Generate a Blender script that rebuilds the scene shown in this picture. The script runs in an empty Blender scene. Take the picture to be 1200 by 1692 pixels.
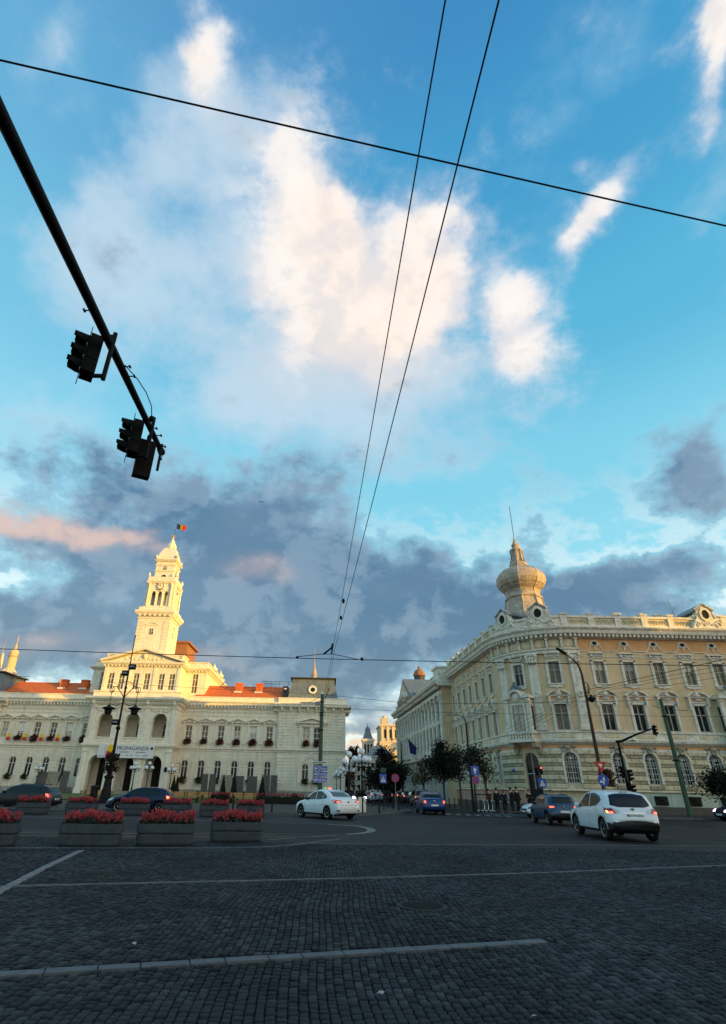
import bpy, bmesh, math, random
from mathutils import Vector, Matrix
import numpy as np
R = math.radians
PI = math.pi
random.seed(7)
S = bpy.context.scene
COL = S.collection

# ------------------------------------------------------------------ camera
CAM_H = 1.65
cd = bpy.data.cameras.new('camera')
cam = bpy.data.objects.new('camera', cd)
COL.objects.link(cam)
cam.location = (0, 0, CAM_H)
cam.matrix_world = Matrix.Translation((0, 0, CAM_H)) @ Matrix.Rotation(R(90 + 27.4), 4, 'X') @ Matrix.Rotation(R(1.2), 4, 'Z')
cd.sensor_fit = 'HORIZONTAL'
cd.sensor_width = 36
cd.lens = 36 * 880 / 1200
cd.shift_x = 55 / 1200
cd.clip_start = 0.05
cd.clip_end = 4000
S.camera = cam
S.view_settings.view_transform = 'Standard'
S.view_settings.look = 'None'
S.view_settings.exposure = 0.38
S.view_settings.gamma = 1.0
S.view_settings.use_curve_mapping = False
S.render.engine = 'CYCLES'

# ------------------------------------------------------------------ sun
SUN_AZ, SUN_EL = 120.0, 2.3          # clockwise from +Y, low evening sun behind and to the right
sd = bpy.data.lights.new('sun', 'SUN')
sd.energy = 4.4
sd.angle = R(0.5)
sd.color = (1.0, 0.55, 0.04)
sun = bpy.data.objects.new('sun', sd)
COL.objects.link(sun)
sdir = Vector((math.sin(R(SUN_AZ)) * math.cos(R(SUN_EL)), math.cos(R(SUN_AZ)) * math.cos(R(SUN_EL)), math.sin(R(SUN_EL))))
sun.rotation_euler = sdir.to_track_quat('Z', 'Y').to_euler()
sun.location = (60, -60, 60)

# ------------------------------------------------------------------ sky
# cloud banks: world direction, long axis, half sizes (radians), strength
WHITE_PUFFS = [
  ((-0.035, 0.533, 0.845), (-0.204, -0.832, 0.516), 0.073, 0.060, 1.00),
  ((-0.019, 0.606, 0.795), (0.177, -0.781, 0.599), 0.081, 0.077, 1.00),
  ((-0.087, 0.671, 0.736), (0.354, 0.712, -0.607), 0.082, 0.066, 0.80),
  ((0.01, 0.702, 0.712), (0.334, -0.674, 0.659), 0.070, 0.059, 0.70),
  ((0.111, 0.692, 0.713), (0.214, -0.717, 0.663), 0.083, 0.066, 0.85),
  ((0.15, 0.611, 0.777), (0.495, -0.727, 0.476), 0.092, 0.049, 1.00),
  ((0.188, 0.56, 0.807), (0.412, -0.791, 0.453), 0.042, 0.022, 0.70),
  ((0.193, 0.672, 0.715), (0.091, -0.738, 0.669), 0.058, 0.046, 0.80),
  ((0.314, 0.679, 0.663), (0.055, -0.71, 0.702), 0.065, 0.055, 1.00),
  ((0.295, 0.638, 0.711), (0.392, -0.759, 0.519), 0.032, 0.032, 0.55),
  ((-0.191, 0.363, 0.912), (-0.09, -0.931, 0.352), 0.054, 0.035, 0.85),
  ((-0.166, 0.333, 0.928), (-0.11, -0.942, 0.318), 0.029, 0.025, 0.60),
  ((0.368, 0.51, 0.777), (0.293, -0.857, 0.424), 0.082, 0.024, 1.15),
  ((0.451, 0.306, 0.839), (0.219, -0.949, 0.228), 0.043, 0.030, 1.05),
  ((0.456, 0.284, 0.843), (0.207, -0.956, 0.21), 0.027, 0.029, 0.70),
  ((0.45, 0.383, 0.807), (-0.059, -0.889, 0.455), 0.071, 0.018, 0.70),
  ((0.326, 0.449, 0.832), (0.945, -0.171, -0.278), 0.023, 0.015, 0.40),
  ((-0.054, 0.463, 0.884), (0.577, -0.709, 0.406), 0.048, 0.027, 0.50),
]
SOFT_VEILS = [
  ((-0.206, 0.443, 0.872), (0.477, -0.733, 0.485), 0.138, 0.073, 0.80),
  ((-0.338, 0.548, 0.765), (0.566, -0.531, 0.63), 0.100, 0.060, 0.75),
  ((-0.276, 0.622, 0.733), (0.961, 0.163, 0.223), 0.130, 0.058, 0.60),
  ((-0.115, 0.582, 0.805), (0.223, -0.775, 0.592), 0.128, 0.090, 0.95),
  ((-0.01, 0.76, 0.65), (1.0, -0.005, 0.022), 0.237, 0.088, 1.10),
  ((0.077, 0.742, 0.666), (0.997, -0.071, -0.036), 0.190, 0.065, 0.90),
  ((-0.381, 0.34, 0.86), (0.801, -0.344, 0.491), 0.078, 0.035, 0.75),
  ((0.104, 0.821, 0.562), (0.994, -0.098, -0.042), 0.172, 0.056, 0.60),
  ((0.468, 0.402, 0.787), (-0.059, -0.874, 0.482), 0.096, 0.042, 0.50),
  ((0.507, 0.47, 0.722), (0.043, -0.851, 0.524), 0.073, 0.039, 0.35),
  ((0.254, 0.412, 0.875), (0.415, -0.864, 0.286), 0.039, 0.019, 0.40),
  ((0.554, 0.552, 0.623), (0.222, -0.82, 0.528), 0.051, 0.041, 0.35),
  ((-0.48, 0.697, 0.533), (0.877, 0.366, 0.31), 0.109, 0.059, 0.60),
  ((-0.261, 0.37, 0.892), (0.37, -0.815, 0.447), 0.053, 0.040, 0.45),
  ((-0.071, 0.404, 0.912), (0.44, -0.808, 0.392), 0.063, 0.052, 0.35),
]
GREY_BANKS = [
  ((-0.13, 0.881, 0.455), (0.952, -0.019, 0.307), 0.213, 0.079, 0.50),
  ((-0.003, 0.936, 0.353), (0.972, 0.086, -0.221), 0.219, 0.083, 1.00),
  ((-0.156, 0.946, 0.283), (0.906, 0.251, -0.34), 0.207, 0.068, 1.00),
  ((0.174, 0.948, 0.268), (0.985, -0.173, -0.027), 0.175, 0.058, 1.00),
  ((0.258, 0.92, 0.295), (0.966, -0.252, -0.058), 0.101, 0.036, 0.90),
  ((-0.327, 0.854, 0.406), (0.794, 0.015, 0.607), 0.127, 0.086, 0.40),
  ((0.108, 0.908, 0.405), (0.651, 0.243, -0.72), 0.088, 0.051, 0.35),
  ((-0.466, 0.848, 0.252), (0.801, 0.525, -0.287), 0.145, 0.026, 0.90),
  ((-0.469, 0.858, 0.21), (0.883, 0.45, 0.134), 0.166, 0.040, 1.00),
  ((-0.254, 0.946, 0.199), (0.967, 0.244, 0.073), 0.254, 0.037, 0.95),
  ((0.066, 0.972, 0.228), (0.998, -0.068, 0.005), 0.140, 0.032, 0.70),
  ((-0.434, 0.821, 0.371), (0.755, 0.556, -0.348), 0.161, 0.029, 0.70),
  ((-0.443, 0.746, 0.497), (0.759, 0.607, -0.235), 0.125, 0.045, 0.40),
  ((0.059, 0.818, 0.572), (0.998, -0.06, -0.017), 0.216, 0.045, 0.15),
  ((0.57, 0.69, 0.446), (0.798, -0.594, -0.102), 0.072, 0.051, 0.95),
  ((0.58, 0.645, 0.498), (0.814, -0.475, -0.334), 0.036, 0.036, 0.50),
  ((0.467, 0.826, 0.316), (0.864, -0.502, 0.037), 0.077, 0.039, 0.80),
  ((0.416, 0.865, 0.281), (0.909, -0.403, -0.107), 0.114, 0.032, 0.90),
  ((0.554, 0.766, 0.326), (0.833, -0.519, -0.194), 0.067, 0.023, 0.50),
  ((0.055, 0.995, 0.082), (0.998, -0.057, 0.015), 0.062, 0.012, 0.60),
  ((0.076, 0.99, 0.121), (0.997, -0.078, 0.01), 0.074, 0.006, 0.30),
  ((-0.15, 0.972, 0.181), (0.988, 0.144, 0.047), 0.086, 0.018, 0.50),
]
PINK_GLOW = [
  ((-0.491, 0.763, 0.422), (0.708, 0.631, -0.318), 0.103, 0.025, 0.85),
  ((-0.364, 0.851, 0.38), (0.864, 0.46, -0.204), 0.093, 0.021, 0.70),
  ((-0.126, 0.929, 0.348), (0.992, 0.111, 0.064), 0.078, 0.029, 0.60),
  ((-0.469, 0.858, 0.21), (0.883, 0.45, 0.134), 0.080, 0.027, 0.50),
  ((-0.077, 0.701, 0.709), (0.997, 0.04, 0.068), 0.213, 0.127, 0.25),
  ((0.006, 0.584, 0.812), (-0.026, -0.812, 0.584), 0.102, 0.071, 0.60),
  ((0.153, 0.64, 0.753), (0.101, -0.768, 0.633), 0.100, 0.062, 0.55),
  ((-0.193, 0.352, 0.916), (0.14, -0.914, 0.38), 0.037, 0.033, 0.50),
  ((0.098, 0.726, 0.68), (0.995, -0.085, -0.052), 0.168, 0.064, 0.40),
  ((-0.254, 0.948, 0.194), (0.967, 0.244, 0.071), 0.168, 0.030, 0.50),
  ((-0.493, 0.673, 0.551), (0.87, 0.366, 0.33), 0.079, 0.038, 0.35),
]


def build_world():
    w = bpy.data.worlds.new('World')
    S.world = w
    w.use_nodes = True
    nt = w.node_tree
    N, Lk = nt.nodes, nt.links
    bg = N['Background']

    def link(a, b):
        Lk.new(a, b)

    def sock(node, i, v):
        if hasattr(v, 'links'):
            link(v, node.inputs[i])
        else:
            node.inputs[i].default_value = v

    def m(op, a, b=None, c=None, clamp=False):
        n = N.new('ShaderNodeMath'); n.operation = op; n.use_clamp = clamp
        sock(n, 0, a)
        if b is not None: sock(n, 1, b)
        if c is not None: sock(n, 2, c)
        return n.outputs[0]

    def vm(op, a, b=None, c=None, scale=None):
        n = N.new('ShaderNodeVectorMath'); n.operation = op
        sock(n, 0, a)
        if b is not None: sock(n, 1, b)
        if c is not None: sock(n, 2, c)
        if scale is not None: sock(n, 3, scale)
        return n

    def noise(vec, scale, detail, rough=0.5, lac=2.0, dist=0.0):
        n = N.new('ShaderNodeTexNoise'); n.noise_dimensions = '3D'
        link(vec, n.inputs['Vector'])
        n.inputs['Scale'].default_value = scale
        n.inputs['Detail'].default_value = detail
        n.inputs['Roughness'].default_value = rough
        n.inputs['Lacunarity'].default_value = lac
        n.inputs['Distortion'].default_value = dist
        return n

    def mr(v, a, b, c=0.0, d=1.0, kind='SMOOTHSTEP'):
        n = N.new('ShaderNodeMapRange'); n.interpolation_type = kind
        sock(n, 0, v)
        for i, x in ((1, a), (2, b), (3, c), (4, d)): n.inputs[i].default_value = x
        return n.outputs[0]

    def mix(f, a, b, bt='MIX'):
        n = N.new('ShaderNodeMix'); n.data_type = 'RGBA'; n.blend_type = bt
        sock(n, 0, f)
        for i, v in ((6, a), (7, b)):
            if hasattr(v, 'links'): link(v, n.inputs[i])
            else: n.inputs[i].default_value = (v[0], v[1], v[2], 1)
        return n.outputs[2]

    tc = N.new('ShaderNodeTexCoord')
    D = vm('NORMALIZE', tc.outputs['Generated']).outputs[0]
    sep = N.new('ShaderNodeSeparateXYZ'); link(D, sep.inputs[0])
    z = sep.outputs[2]
    # domain warp
    w1 = noise(D, 3.2, 6, 0.55)
    w1v = vm('SUBTRACT', w1.outputs['Color'], (0.5, 0.5, 0.5)).outputs[0]
    w2 = noise(D, 11.0, 6, 0.6)
    w2v = vm('SUBTRACT', w2.outputs['Color'], (0.5, 0.5, 0.5)).outputs[0]
    Dw = vm('MULTIPLY_ADD', w1v, (0.26, 0.26, 0.22), D).outputs[0]
    Dw = vm('MULTIPLY_ADD', w2v, (0.04, 0.04, 0.035), Dw).outputs[0]

    def blobs(lst, vec):
        acc = None
        for d0, t1, s1, s2, k in lst:
            d0 = Vector(d0).normalized(); t1 = Vector(t1); t1 = (t1 - d0 * t1.dot(d0)).normalized(); t2 = d0.cross(t1)
            mp = N.new('ShaderNodeMapping'); mp.vector_type = 'TEXTURE'
            link(vec, mp.inputs[0])
            mp.inputs['Rotation'].default_value = Matrix((t1, t2, d0)).transposed().to_euler()
            mp.inputs['Scale'].default_value = (s1, s2, 50.0)
            r2 = vm('DOT_PRODUCT', mp.outputs[0], mp.outputs[0]).outputs['Value']
            g = m('DIVIDE', k, m('ADD', m('POWER', r2, 1.5), 1.0))
            acc = g if acc is None else m('ADD', acc, g)
        return acc

    # clear sky colour by elevation
    cr = N.new('ShaderNodeValToRGB')
    cr.color_ramp.interpolation = 'EASE'
    el = cr.color_ramp.elements
    stops = SKY_STOPS
    el[0].position, el[0].color = stops[0][0], (*stops[0][1], 1)
    el[1].position, el[1].color = stops[-1][0], (*stops[-1][1], 1)
    for p, c in stops[1:-1]:
        e = el.new(p); e.color = (*c, 1)
    link(z, cr.inputs[0])
    sky = cr.outputs[0]
    # left side slightly paler
    sky = mix(mr(sep.outputs[0], 0.25, -0.75, 0.0, 0.28), sky, (0.40, 0.72, 0.88))

    # fractal detail; f1s is the same field a little nearer the light, their difference models relief
    Ds = vm('MULTIPLY', D, (1.0, 1.0, 1.5)).outputs[0]
    Dd = vm('MULTIPLY_ADD', w2v, (0.05, 0.05, 0.05), Ds).outputs[0]
    f1 = noise(vm('ADD', Dd, (3.1, 1.7, 0.4)).outputs[0], 6.0, 9, 0.56, 2.1, 0.1).outputs[0]
    f1s = noise(vm('ADD', Dd, (3.135, 1.68, 0.385)).outputs[0], 6.0, 4, 0.55, 2.1, 0.1).outputs[0]
    f2 = noise(vm('ADD', Ds, (9.1, 4.7, 2.4)).outputs[0], 17.0, 7, 0.62, 2.1, 0.2).outputs[0]
    f3 = noise(vm('ADD', Ds, (1.1, 7.7, 5.4)).outputs[0], 2.6, 6, 0.6).outputs[0]
    fb = m('ADD', m('MULTIPLY', m('SUBTRACT', f1, 0.5), 1.6), m('MULTIPLY', m('SUBTRACT', f2, 0.5), 0.75))
    relief = mr(m('SUBTRACT', f1, f1s), -0.13, 0.13)

    # high thin veils
    bv = blobs(SOFT_VEILS, Dw)
    dv = m('ADD', bv, m('MULTIPLY', fb, 0.9))
    veil = mr(dv, 0.36, 1.45, 0.0, 0.82)
    bp = blobs(PINK_GLOW, Dw)
    cv = mix(mr(bp, 0.1, 1.0), (0.56, 0.70, 0.82), (0.74, 0.68, 0.70))
    sky = mix(mr(m('ADD', f3, m('MULTIPLY', fb, 0.35)), 0.5, 0.85, 0.0, 0.30), sky, (0.55, 0.76, 0.88))
    sky = mix(veil, sky, cv)

    bw = blobs(WHITE_PUFFS, Dw)
    dw = m('ADD', bw, fb)
    aw = m('MULTIPLY', mr(dw, 0.22, 1.08), mr(dw, 0.1, 1.2, 0.6, 1.0))
    lit = mr(dw, 0.45, 1.5, 0.0, 1.0)
    cw = mix(lit, (0.64, 0.72, 0.82), (0.98, 0.90, 0.84))
    cw = mix(m('MULTIPLY', mr(bp, 0.2, 1.0), 0.75), cw, (1.0, 0.83, 0.70))
    cw = mix(m('MULTIPLY', mr(relief, 0.75, 0.0), 0.34), cw, (0.52, 0.58, 0.70))
    cw = mix(m('MULTIPLY', mr(relief, 0.5, 1.0), 0.25), cw, (1.05, 1.0, 0.96))
    sky = mix(aw, sky, cw)

    bgx = blobs(GREY_BANKS, Dw)
    dg = m('ADD', bgx, m('MULTIPLY', fb, 1.25))
    ag = mr(dg, 0.20, 0.90, 0.0, 1.0)
    dens = mr(m('ADD', dg, m('MULTIPLY', m('SUBTRACT', f2, 0.5), 1.1)), 0.3, 1.3, 0.0, 1.0)
    cg = mix(dens, (0.27, 0.48, 0.64), (0.05, 0.13, 0.265))
    cg = mix(m('MULTIPLY', mr(relief, 0.35, 1.0), 0.40), cg, (0.33, 0.42, 0.52))
    cg = mix(m('MULTIPLY', mr(relief, 0.6, 0.0), 0.45), cg, (0.06, 0.135, 0.245))
    cg = mix(mr(f3, 0.42, 0.75, 0.0, 0.34), cg, (0.22, 0.31, 0.44))
    cg = mix(m('MULTIPLY', mr(bp, 0.25, 1.0), m('ADD', 0.35, m('MULTIPLY', relief, 0.5))), cg, (0.80, 0.50, 0.40))
    # bright rims where a bank thins out
    rim = m('MULTIPLY', mr(dg, 0.12, 0.34), mr(dg, 0.56, 0.38))
    sky = mix(m('MULTIPLY', ag, 0.92), sky, cg)
    sky = mix(m('MULTIPLY', m('MULTIPLY', rim, mr(z, 0.55, 0.2)), 0.85), sky, (0.80, 0.93, 0.95))

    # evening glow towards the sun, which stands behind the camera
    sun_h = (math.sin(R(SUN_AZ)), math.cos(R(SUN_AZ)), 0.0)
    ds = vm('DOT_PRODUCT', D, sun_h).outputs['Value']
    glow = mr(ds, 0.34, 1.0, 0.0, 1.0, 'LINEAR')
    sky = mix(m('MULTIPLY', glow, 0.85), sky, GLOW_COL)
    skt = N.new('ShaderNodeTexSky'); skt.sky_type = 'NISHITA'; skt.sun_disc = False
    skt.sun_elevation = R(SUN_EL); skt.sun_rotation = R(SUN_AZ)
    nis = vm('SCALE', skt.outputs[0], scale=NISHITA_STRENGTH).outputs[0]
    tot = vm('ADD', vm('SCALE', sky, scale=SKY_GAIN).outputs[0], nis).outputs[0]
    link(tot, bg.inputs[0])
    bg.inputs[1].default_value = 1.0
    w.cycles.sampling_method = 'MANUAL'
    w.cycles.sample_map_resolution = 512

NISHITA_STRENGTH = 0.05
SKY_GAIN = 0.76
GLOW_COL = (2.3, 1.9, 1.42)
SKY_STOPS = [(0.0, (0.85, 0.55, 0.38)), (0.07, (0.80, 0.62, 0.50)), (0.115, (0.70, 0.76, 0.74)), (0.18, (0.50, 0.79, 0.87)), (0.31, (0.29, 0.70, 0.85)), (0.5, (0.20, 0.61, 0.80)), (0.68, (0.085, 0.45, 0.69)), (0.85, (0.045, 0.32, 0.60)), (0.95, (0.035, 0.235, 0.52))]
build_world()

# ------------------------------------------------------------------ materials
MATS = {}
def mat(name, col, rough=0.8, metal=0.0, var=0.12, vscale=1.2, streak=0.0, bump=0.0, bscale=30.0, col2=None, emit=None, estr=0.0, spec=0.5, coat=0.0, trans=0.0, alpha=None):
    if name in MATS: return MATS[name]
    mt = bpy.data.materials.new(name); mt.use_nodes = True
    nt = mt.node_tree; N, L = nt.nodes, nt.links
    b = N['Principled BSDF']
    b.inputs['Roughness'].default_value = rough
    spec = min(spec, 0.22) if rough > 0.65 else spec
    b.inputs['Metallic'].default_value = metal
    b.inputs['Specular IOR Level'].default_value = spec
    b.inputs['Coat Weight'].default_value = coat
    if trans: b.inputs['Transmission Weight'].default_value = trans
    c = (*col, 1)
    b.inputs['Base Color'].default_value = c
    geo = N.new('ShaderNodeNewGeometry')
    if var > 0:
        n1 = N.new('ShaderNodeTexNoise'); n1.inputs['Scale'].default_value = vscale; n1.inputs['Detail'].default_value = 6; n1.inputs['Roughness'].default_value = 0.65
        L.new(geo.outputs['Position'], n1.inputs['Vector'])
        fac = n1.outputs[0]
        mr = N.new('ShaderNodeMapRange'); mr.inputs[1].default_value = 0.3; mr.inputs[2].default_value = 0.7
        mr.inputs[3].default_value = 1 - var; mr.inputs[4].default_value = 1 + var * 0.6
        L.new(fac, mr.inputs[0])
        mx = N.new('ShaderNodeMix'); mx.data_type = 'RGBA'; mx.blend_type = 'MULTIPLY'; mx.inputs[0].default_value = 1
        mx.inputs[6].default_value = c
        L.new(mr.outputs[0], mx.inputs[7])
        out = mx.outputs[2]
        if col2:
            n2 = N.new('ShaderNodeTexNoise'); n2.inputs['Scale'].default_value = vscale * 2.3; n2.inputs['Detail'].default_value = 8; n2.inputs['Roughness'].default_value = 0.7
            L.new(geo.outputs['Position'], n2.inputs['Vector'])
            r2 = N.new('ShaderNodeMapRange'); r2.inputs[1].default_value = 0.48; r2.inputs[2].default_value = 0.68
            L.new(n2.outputs[0], r2.inputs[0])
            m2 = N.new('ShaderNodeMix'); m2.data_type = 'RGBA'
            L.new(r2.outputs[0], m2.inputs[0]); L.new(out, m2.inputs[6]); m2.inputs[7].default_value = (*col2, 1)
            out = m2.outputs[2]
        if streak > 0:
            mp = N.new('ShaderNodeMapping'); mp.inputs['Scale'].default_value = (2.6, 2.6, 0.16)
            L.new(geo.outputs['Position'], mp.inputs[0])
            n3 = N.new('ShaderNodeTexNoise'); n3.inputs['Scale'].default_value = 1.6; n3.inputs['Detail'].default_value = 7; n3.inputs['Roughness'].default_value = 0.6
            L.new(mp.outputs[0], n3.inputs['Vector'])
            r3 = N.new('ShaderNodeMapRange'); r3.inputs[1].default_value = 0.5; r3.inputs[2].default_value = 0.78
            r3.inputs[3].default_value = 0; r3.inputs[4].default_value = streak
            L.new(n3.outputs[0], r3.inputs[0])
            m3 = N.new('ShaderNodeMix'); m3.data_type = 'RGBA'
            L.new(r3.outputs[0], m3.inputs[0]); L.new(out, m3.inputs[6]); m3.inputs[7].default_value = (col[0] * .38, col[1] * .36, col[2] * .33, 1)
            out = m3.outputs[2]
        L.new(out, b.inputs['Base Color'])
        if rough > 0.25 and metal < 0.5:
            rr = N.new('ShaderNodeMapRange'); rr.inputs[3].default_value = max(rough - 0.12, 0.02); rr.inputs[4].default_value = min(rough + 0.12, 1)
            L.new(fac, rr.inputs[0]); L.new(rr.outputs[0], b.inputs['Roughness'])
    if bump > 0:
        nb = N.new('ShaderNodeTexNoise'); nb.inputs['Scale'].default_value = bscale; nb.inputs['Detail'].default_value = 6; nb.inputs['Roughness'].default_value = 0.65
        L.new(geo.outputs['Position'], nb.inputs['Vector'])
        bp = N.new('ShaderNodeBump'); bp.inputs['Strength'].default_value = bump; bp.inputs['Distance'].default_value = 0.02
        L.new(nb.outputs[0], bp.inputs['Height']); L.new(bp.outputs[0], b.inputs['Normal'])
    if emit:
        b.inputs['Emission Color'].default_value = (*emit, 1); b.inputs['Emission Strength'].default_value = estr
    MATS[name] = mt
    return mt

M_plaster = mat('cream_plaster', (0.80, 0.73, 0.58), 0.85, var=0.13, vscale=0.5, streak=0.6, bump=0.25, bscale=14, col2=(0.70, 0.67, 0.55))
M_stucco = mat('cream_stucco_trim', (0.83, 0.76, 0.62), 0.8, var=0.16, vscale=1.4, streak=0.5, bump=0.3, bscale=20, col2=(0.72, 0.69, 0.59))
M_socle = mat('grey_stone_socle', (0.30, 0.27, 0.22), 0.9, var=0.3, vscale=1.5, streak=0.4, bump=0.5, bscale=18, col2=(0.20, 0.18, 0.15))
M_ochre = mat('ochre_plaster', (0.70, 0.52, 0.32), 0.85, var=0.16, vscale=0.7, streak=0.3, bump=0.25, bscale=16, col2=(0.64, 0.46, 0.26))
M_orange = mat('orange_plaster_band', (0.70, 0.38, 0.17), 0.85, var=0.15, vscale=0.9, streak=0.3, bump=0.2, bscale=16)
M_rust = mat('sandy_render', (0.72, 0.60, 0.40), 0.9, var=0.22, vscale=0.9, streak=0.5, bump=0.45, bscale=16, col2=(0.46, 0.41, 0.28))
M_rust2 = mat('rough_sand_stone', (0.42, 0.37, 0.25), 0.95, var=0.35, vscale=2.4, streak=0.3, bump=0.9, bscale=11, col2=(0.20, 0.17, 0.11))
M_white = mat('white_lime_trim', (0.80, 0.73, 0.61), 0.8, var=0.2, vscale=1.3, streak=0.55, bump=0.3, bscale=18, col2=(0.46, 0.45, 0.38))
M_mint = mat('pale_green_socle_paint', (0.50, 0.58, 0.47), 0.85, var=0.2, vscale=0.8, streak=0.4, bump=0.3, bscale=12)
M_pinksoc = mat('pink_socle_paint', (0.52, 0.33, 0.25), 0.85, var=0.2, vscale=0.8, streak=0.4, bump=0.3, bscale=12)
M_darksoc = mat('dark_stone_socle', (0.13, 0.115, 0.10), 0.85, var=0.3, vscale=1.5, streak=0.3, bump=0.5, bscale=14)
M_tile = mat('red_clay_tile', (0.72, 0.17, 0.045), 0.8, var=0.25, vscale=2.0, streak=0.2, bump=0.5, bscale=9, col2=(0.36, 0.08, 0.04))
M_slate = mat('grey_zinc_roof', (0.15, 0.18, 0.20), 0.55, metal=0.1, var=0.3, vscale=0.8, streak=0.5, bump=0.3, bscale=6, col2=(0.20, 0.23, 0.22))
M_darkroof = mat('dark_slate_roof', (0.07, 0.075, 0.085), 0.7, var=0.3, vscale=1.0, bump=0.4, bscale=8)
M_domeskin = mat('weathered_dome_sheet', (0.50, 0.40, 0.31), 0.6, metal=0.1, var=0.35, vscale=1.3, streak=0.6, bump=0.4, bscale=5, col2=(0.27, 0.21, 0.17))
M_brick = mat('brown_brick', (0.35, 0.16, 0.08), 0.9, var=0.2, vscale=1.5, bump=0.4, bscale=12)
M_winw = mat('white_window_paint', (0.72, 0.72, 0.66), 0.5, var=0.15, vscale=3)
M_wing = mat('grey_window_paint', (0.36, 0.35, 0.30), 0.6, var=0.2, vscale=3)
M_glass = mat('dark_window_glass', (0.012, 0.015, 0.018), 0.08, var=0.0, spec=0.3)
M_curt = mat('window_curtain_glass', (0.17, 0.135, 0.09), 0.15, var=0.5, vscale=2.5, spec=0.3)
M_curtw = mat('sky_reflecting_glass', (0.36, 0.30, 0.22), 0.1, var=0.4, vscale=1.7, spec=0.9)
M_void = mat('dark_interior', (0.025, 0.022, 0.02), 0.9, var=0.2)
M_black = mat('black_painted_steel', (0.003, 0.003, 0.0035), 0.6, var=0.25, vscale=9, bump=0.1, bscale=40, spec=0.12)
M_blackm = mat('matt_black_plastic', (0.003, 0.004, 0.004), 0.7, var=0.2, vscale=9, spec=0.12)
M_greenpole = mat('dark_green_pole_paint', (0.012, 0.06, 0.032), 0.5, var=0.3, vscale=2, bump=0.1)
M_iron = mat('wrought_iron', (0.006, 0.006, 0.007), 0.6, var=0.2, vscale=6, bump=0.2, spec=0.2)
M_globe = mat('opal_lamp_globe', (0.66, 0.70, 0.74), 0.3, var=0.05, spec=0.5)
M_wire = mat('overhead_cable', (0.004, 0.004, 0.005), 0.7, var=0, spec=0.1)
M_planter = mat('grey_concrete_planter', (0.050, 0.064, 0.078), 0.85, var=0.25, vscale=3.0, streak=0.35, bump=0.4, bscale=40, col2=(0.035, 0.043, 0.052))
M_red = mat('red_blossom', (0.34, 0.006, 0.012), 0.6, var=0.4, vscale=14)
M_redd = mat('dark_red_blossom', (0.14, 0.005, 0.012), 0.6, var=0.4, vscale=14)
M_leaf = mat('flower_leaf_green', (0.018, 0.032, 0.010), 0.6, var=0.4, vscale=12)
M_bark = mat('tree_bark', (0.06, 0.045, 0.03), 0.9, var=0.3, vscale=5, bump=0.5)
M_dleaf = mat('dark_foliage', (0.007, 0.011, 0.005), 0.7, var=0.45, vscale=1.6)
M_bleaf = mat('brown_green_foliage', (0.07, 0.062, 0.022), 0.7, var=0.4, vscale=1.6)
M_aleaf = mat('autumn_foliage', (0.16, 0.085, 0.015), 0.7, var=0.4, vscale=1.6)
M_ger = mat('rust_red_trailing_blossom', (0.13, 0.03, 0.018), 0.7, var=0.5, vscale=7)
M_grass = mat('lawn_green', (0.07, 0.12, 0.025), 0.9, var=0.3, vscale=3)
M_asph = mat('asphalt', (0.013, 0.015, 0.0175), 0.9, var=0.25, vscale=0.9, bump=0.5, bscale=60, col2=(0.010, 0.0115, 0.0135))
M_pave = mat('pavement_slabs', (0.055, 0.052, 0.047), 0.85, var=0.25, vscale=1.1, bump=0.4, bscale=40, col2=(0.042, 0.04, 0.037))
M_gran = mat('pale_granite_strip', (0.10, 0.112, 0.125), 0.75, var=0.25, vscale=2.2, bump=0.3, bscale=40, col2=(0.065, 0.075, 0.085))
M_paint = mat('worn_white_road_paint', (0.17, 0.18, 0.185), 0.75, var=0.35, vscale=6, bump=0.3, bscale=50, col2=(0.05, 0.05, 0.053))
M_joint = mat('dark_joint_sand', (0.004, 0.004, 0.0045), 0.95, var=0.3, vscale=8, bump=0.4, bscale=90)
M_rail = mat('worn_tram_rail', (0.06, 0.06, 0.06), 0.35, metal=0.9, var=0.3)
M_wood = mat('varnished_bench_slat', (0.42, 0.23, 0.07), 0.5, var=0.25, vscale=5, bump=0.2)
M_stoneslab = mat('grey_lapidary_stone', (0.12, 0.115, 0.105), 0.9, var=0.4, vscale=4, bump=0.8, bscale=12, col2=(0.07, 0.068, 0.062))
M_signw = mat('sign_white', (0.65, 0.66, 0.66), 0.4, var=0.08, vscale=5)
M_scrap = mat('grey_paper_scrap', (0.30, 0.32, 0.33), 0.8, var=0.2)
M_signb = mat('sign_blue', (0.012, 0.07, 0.36), 0.35, var=0.12, vscale=5)
M_signr = mat('sign_red', (0.45, 0.02, 0.02), 0.35, var=0.12, vscale=5)
M_signg = mat('sign_back_grey', (0.16, 0.17, 0.18), 0.45, metal=0.4, var=0.12, vscale=5)
M_fred = mat('flag_red', (0.60, 0.02, 0.02), 0.7, var=0.1)
M_fyel = mat('flag_yellow', (0.80, 0.50, 0.02), 0.7, var=0.1)
M_fblu = mat('flag_blue', (0.012, 0.02, 0.10), 0.7, var=0.1)

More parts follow.
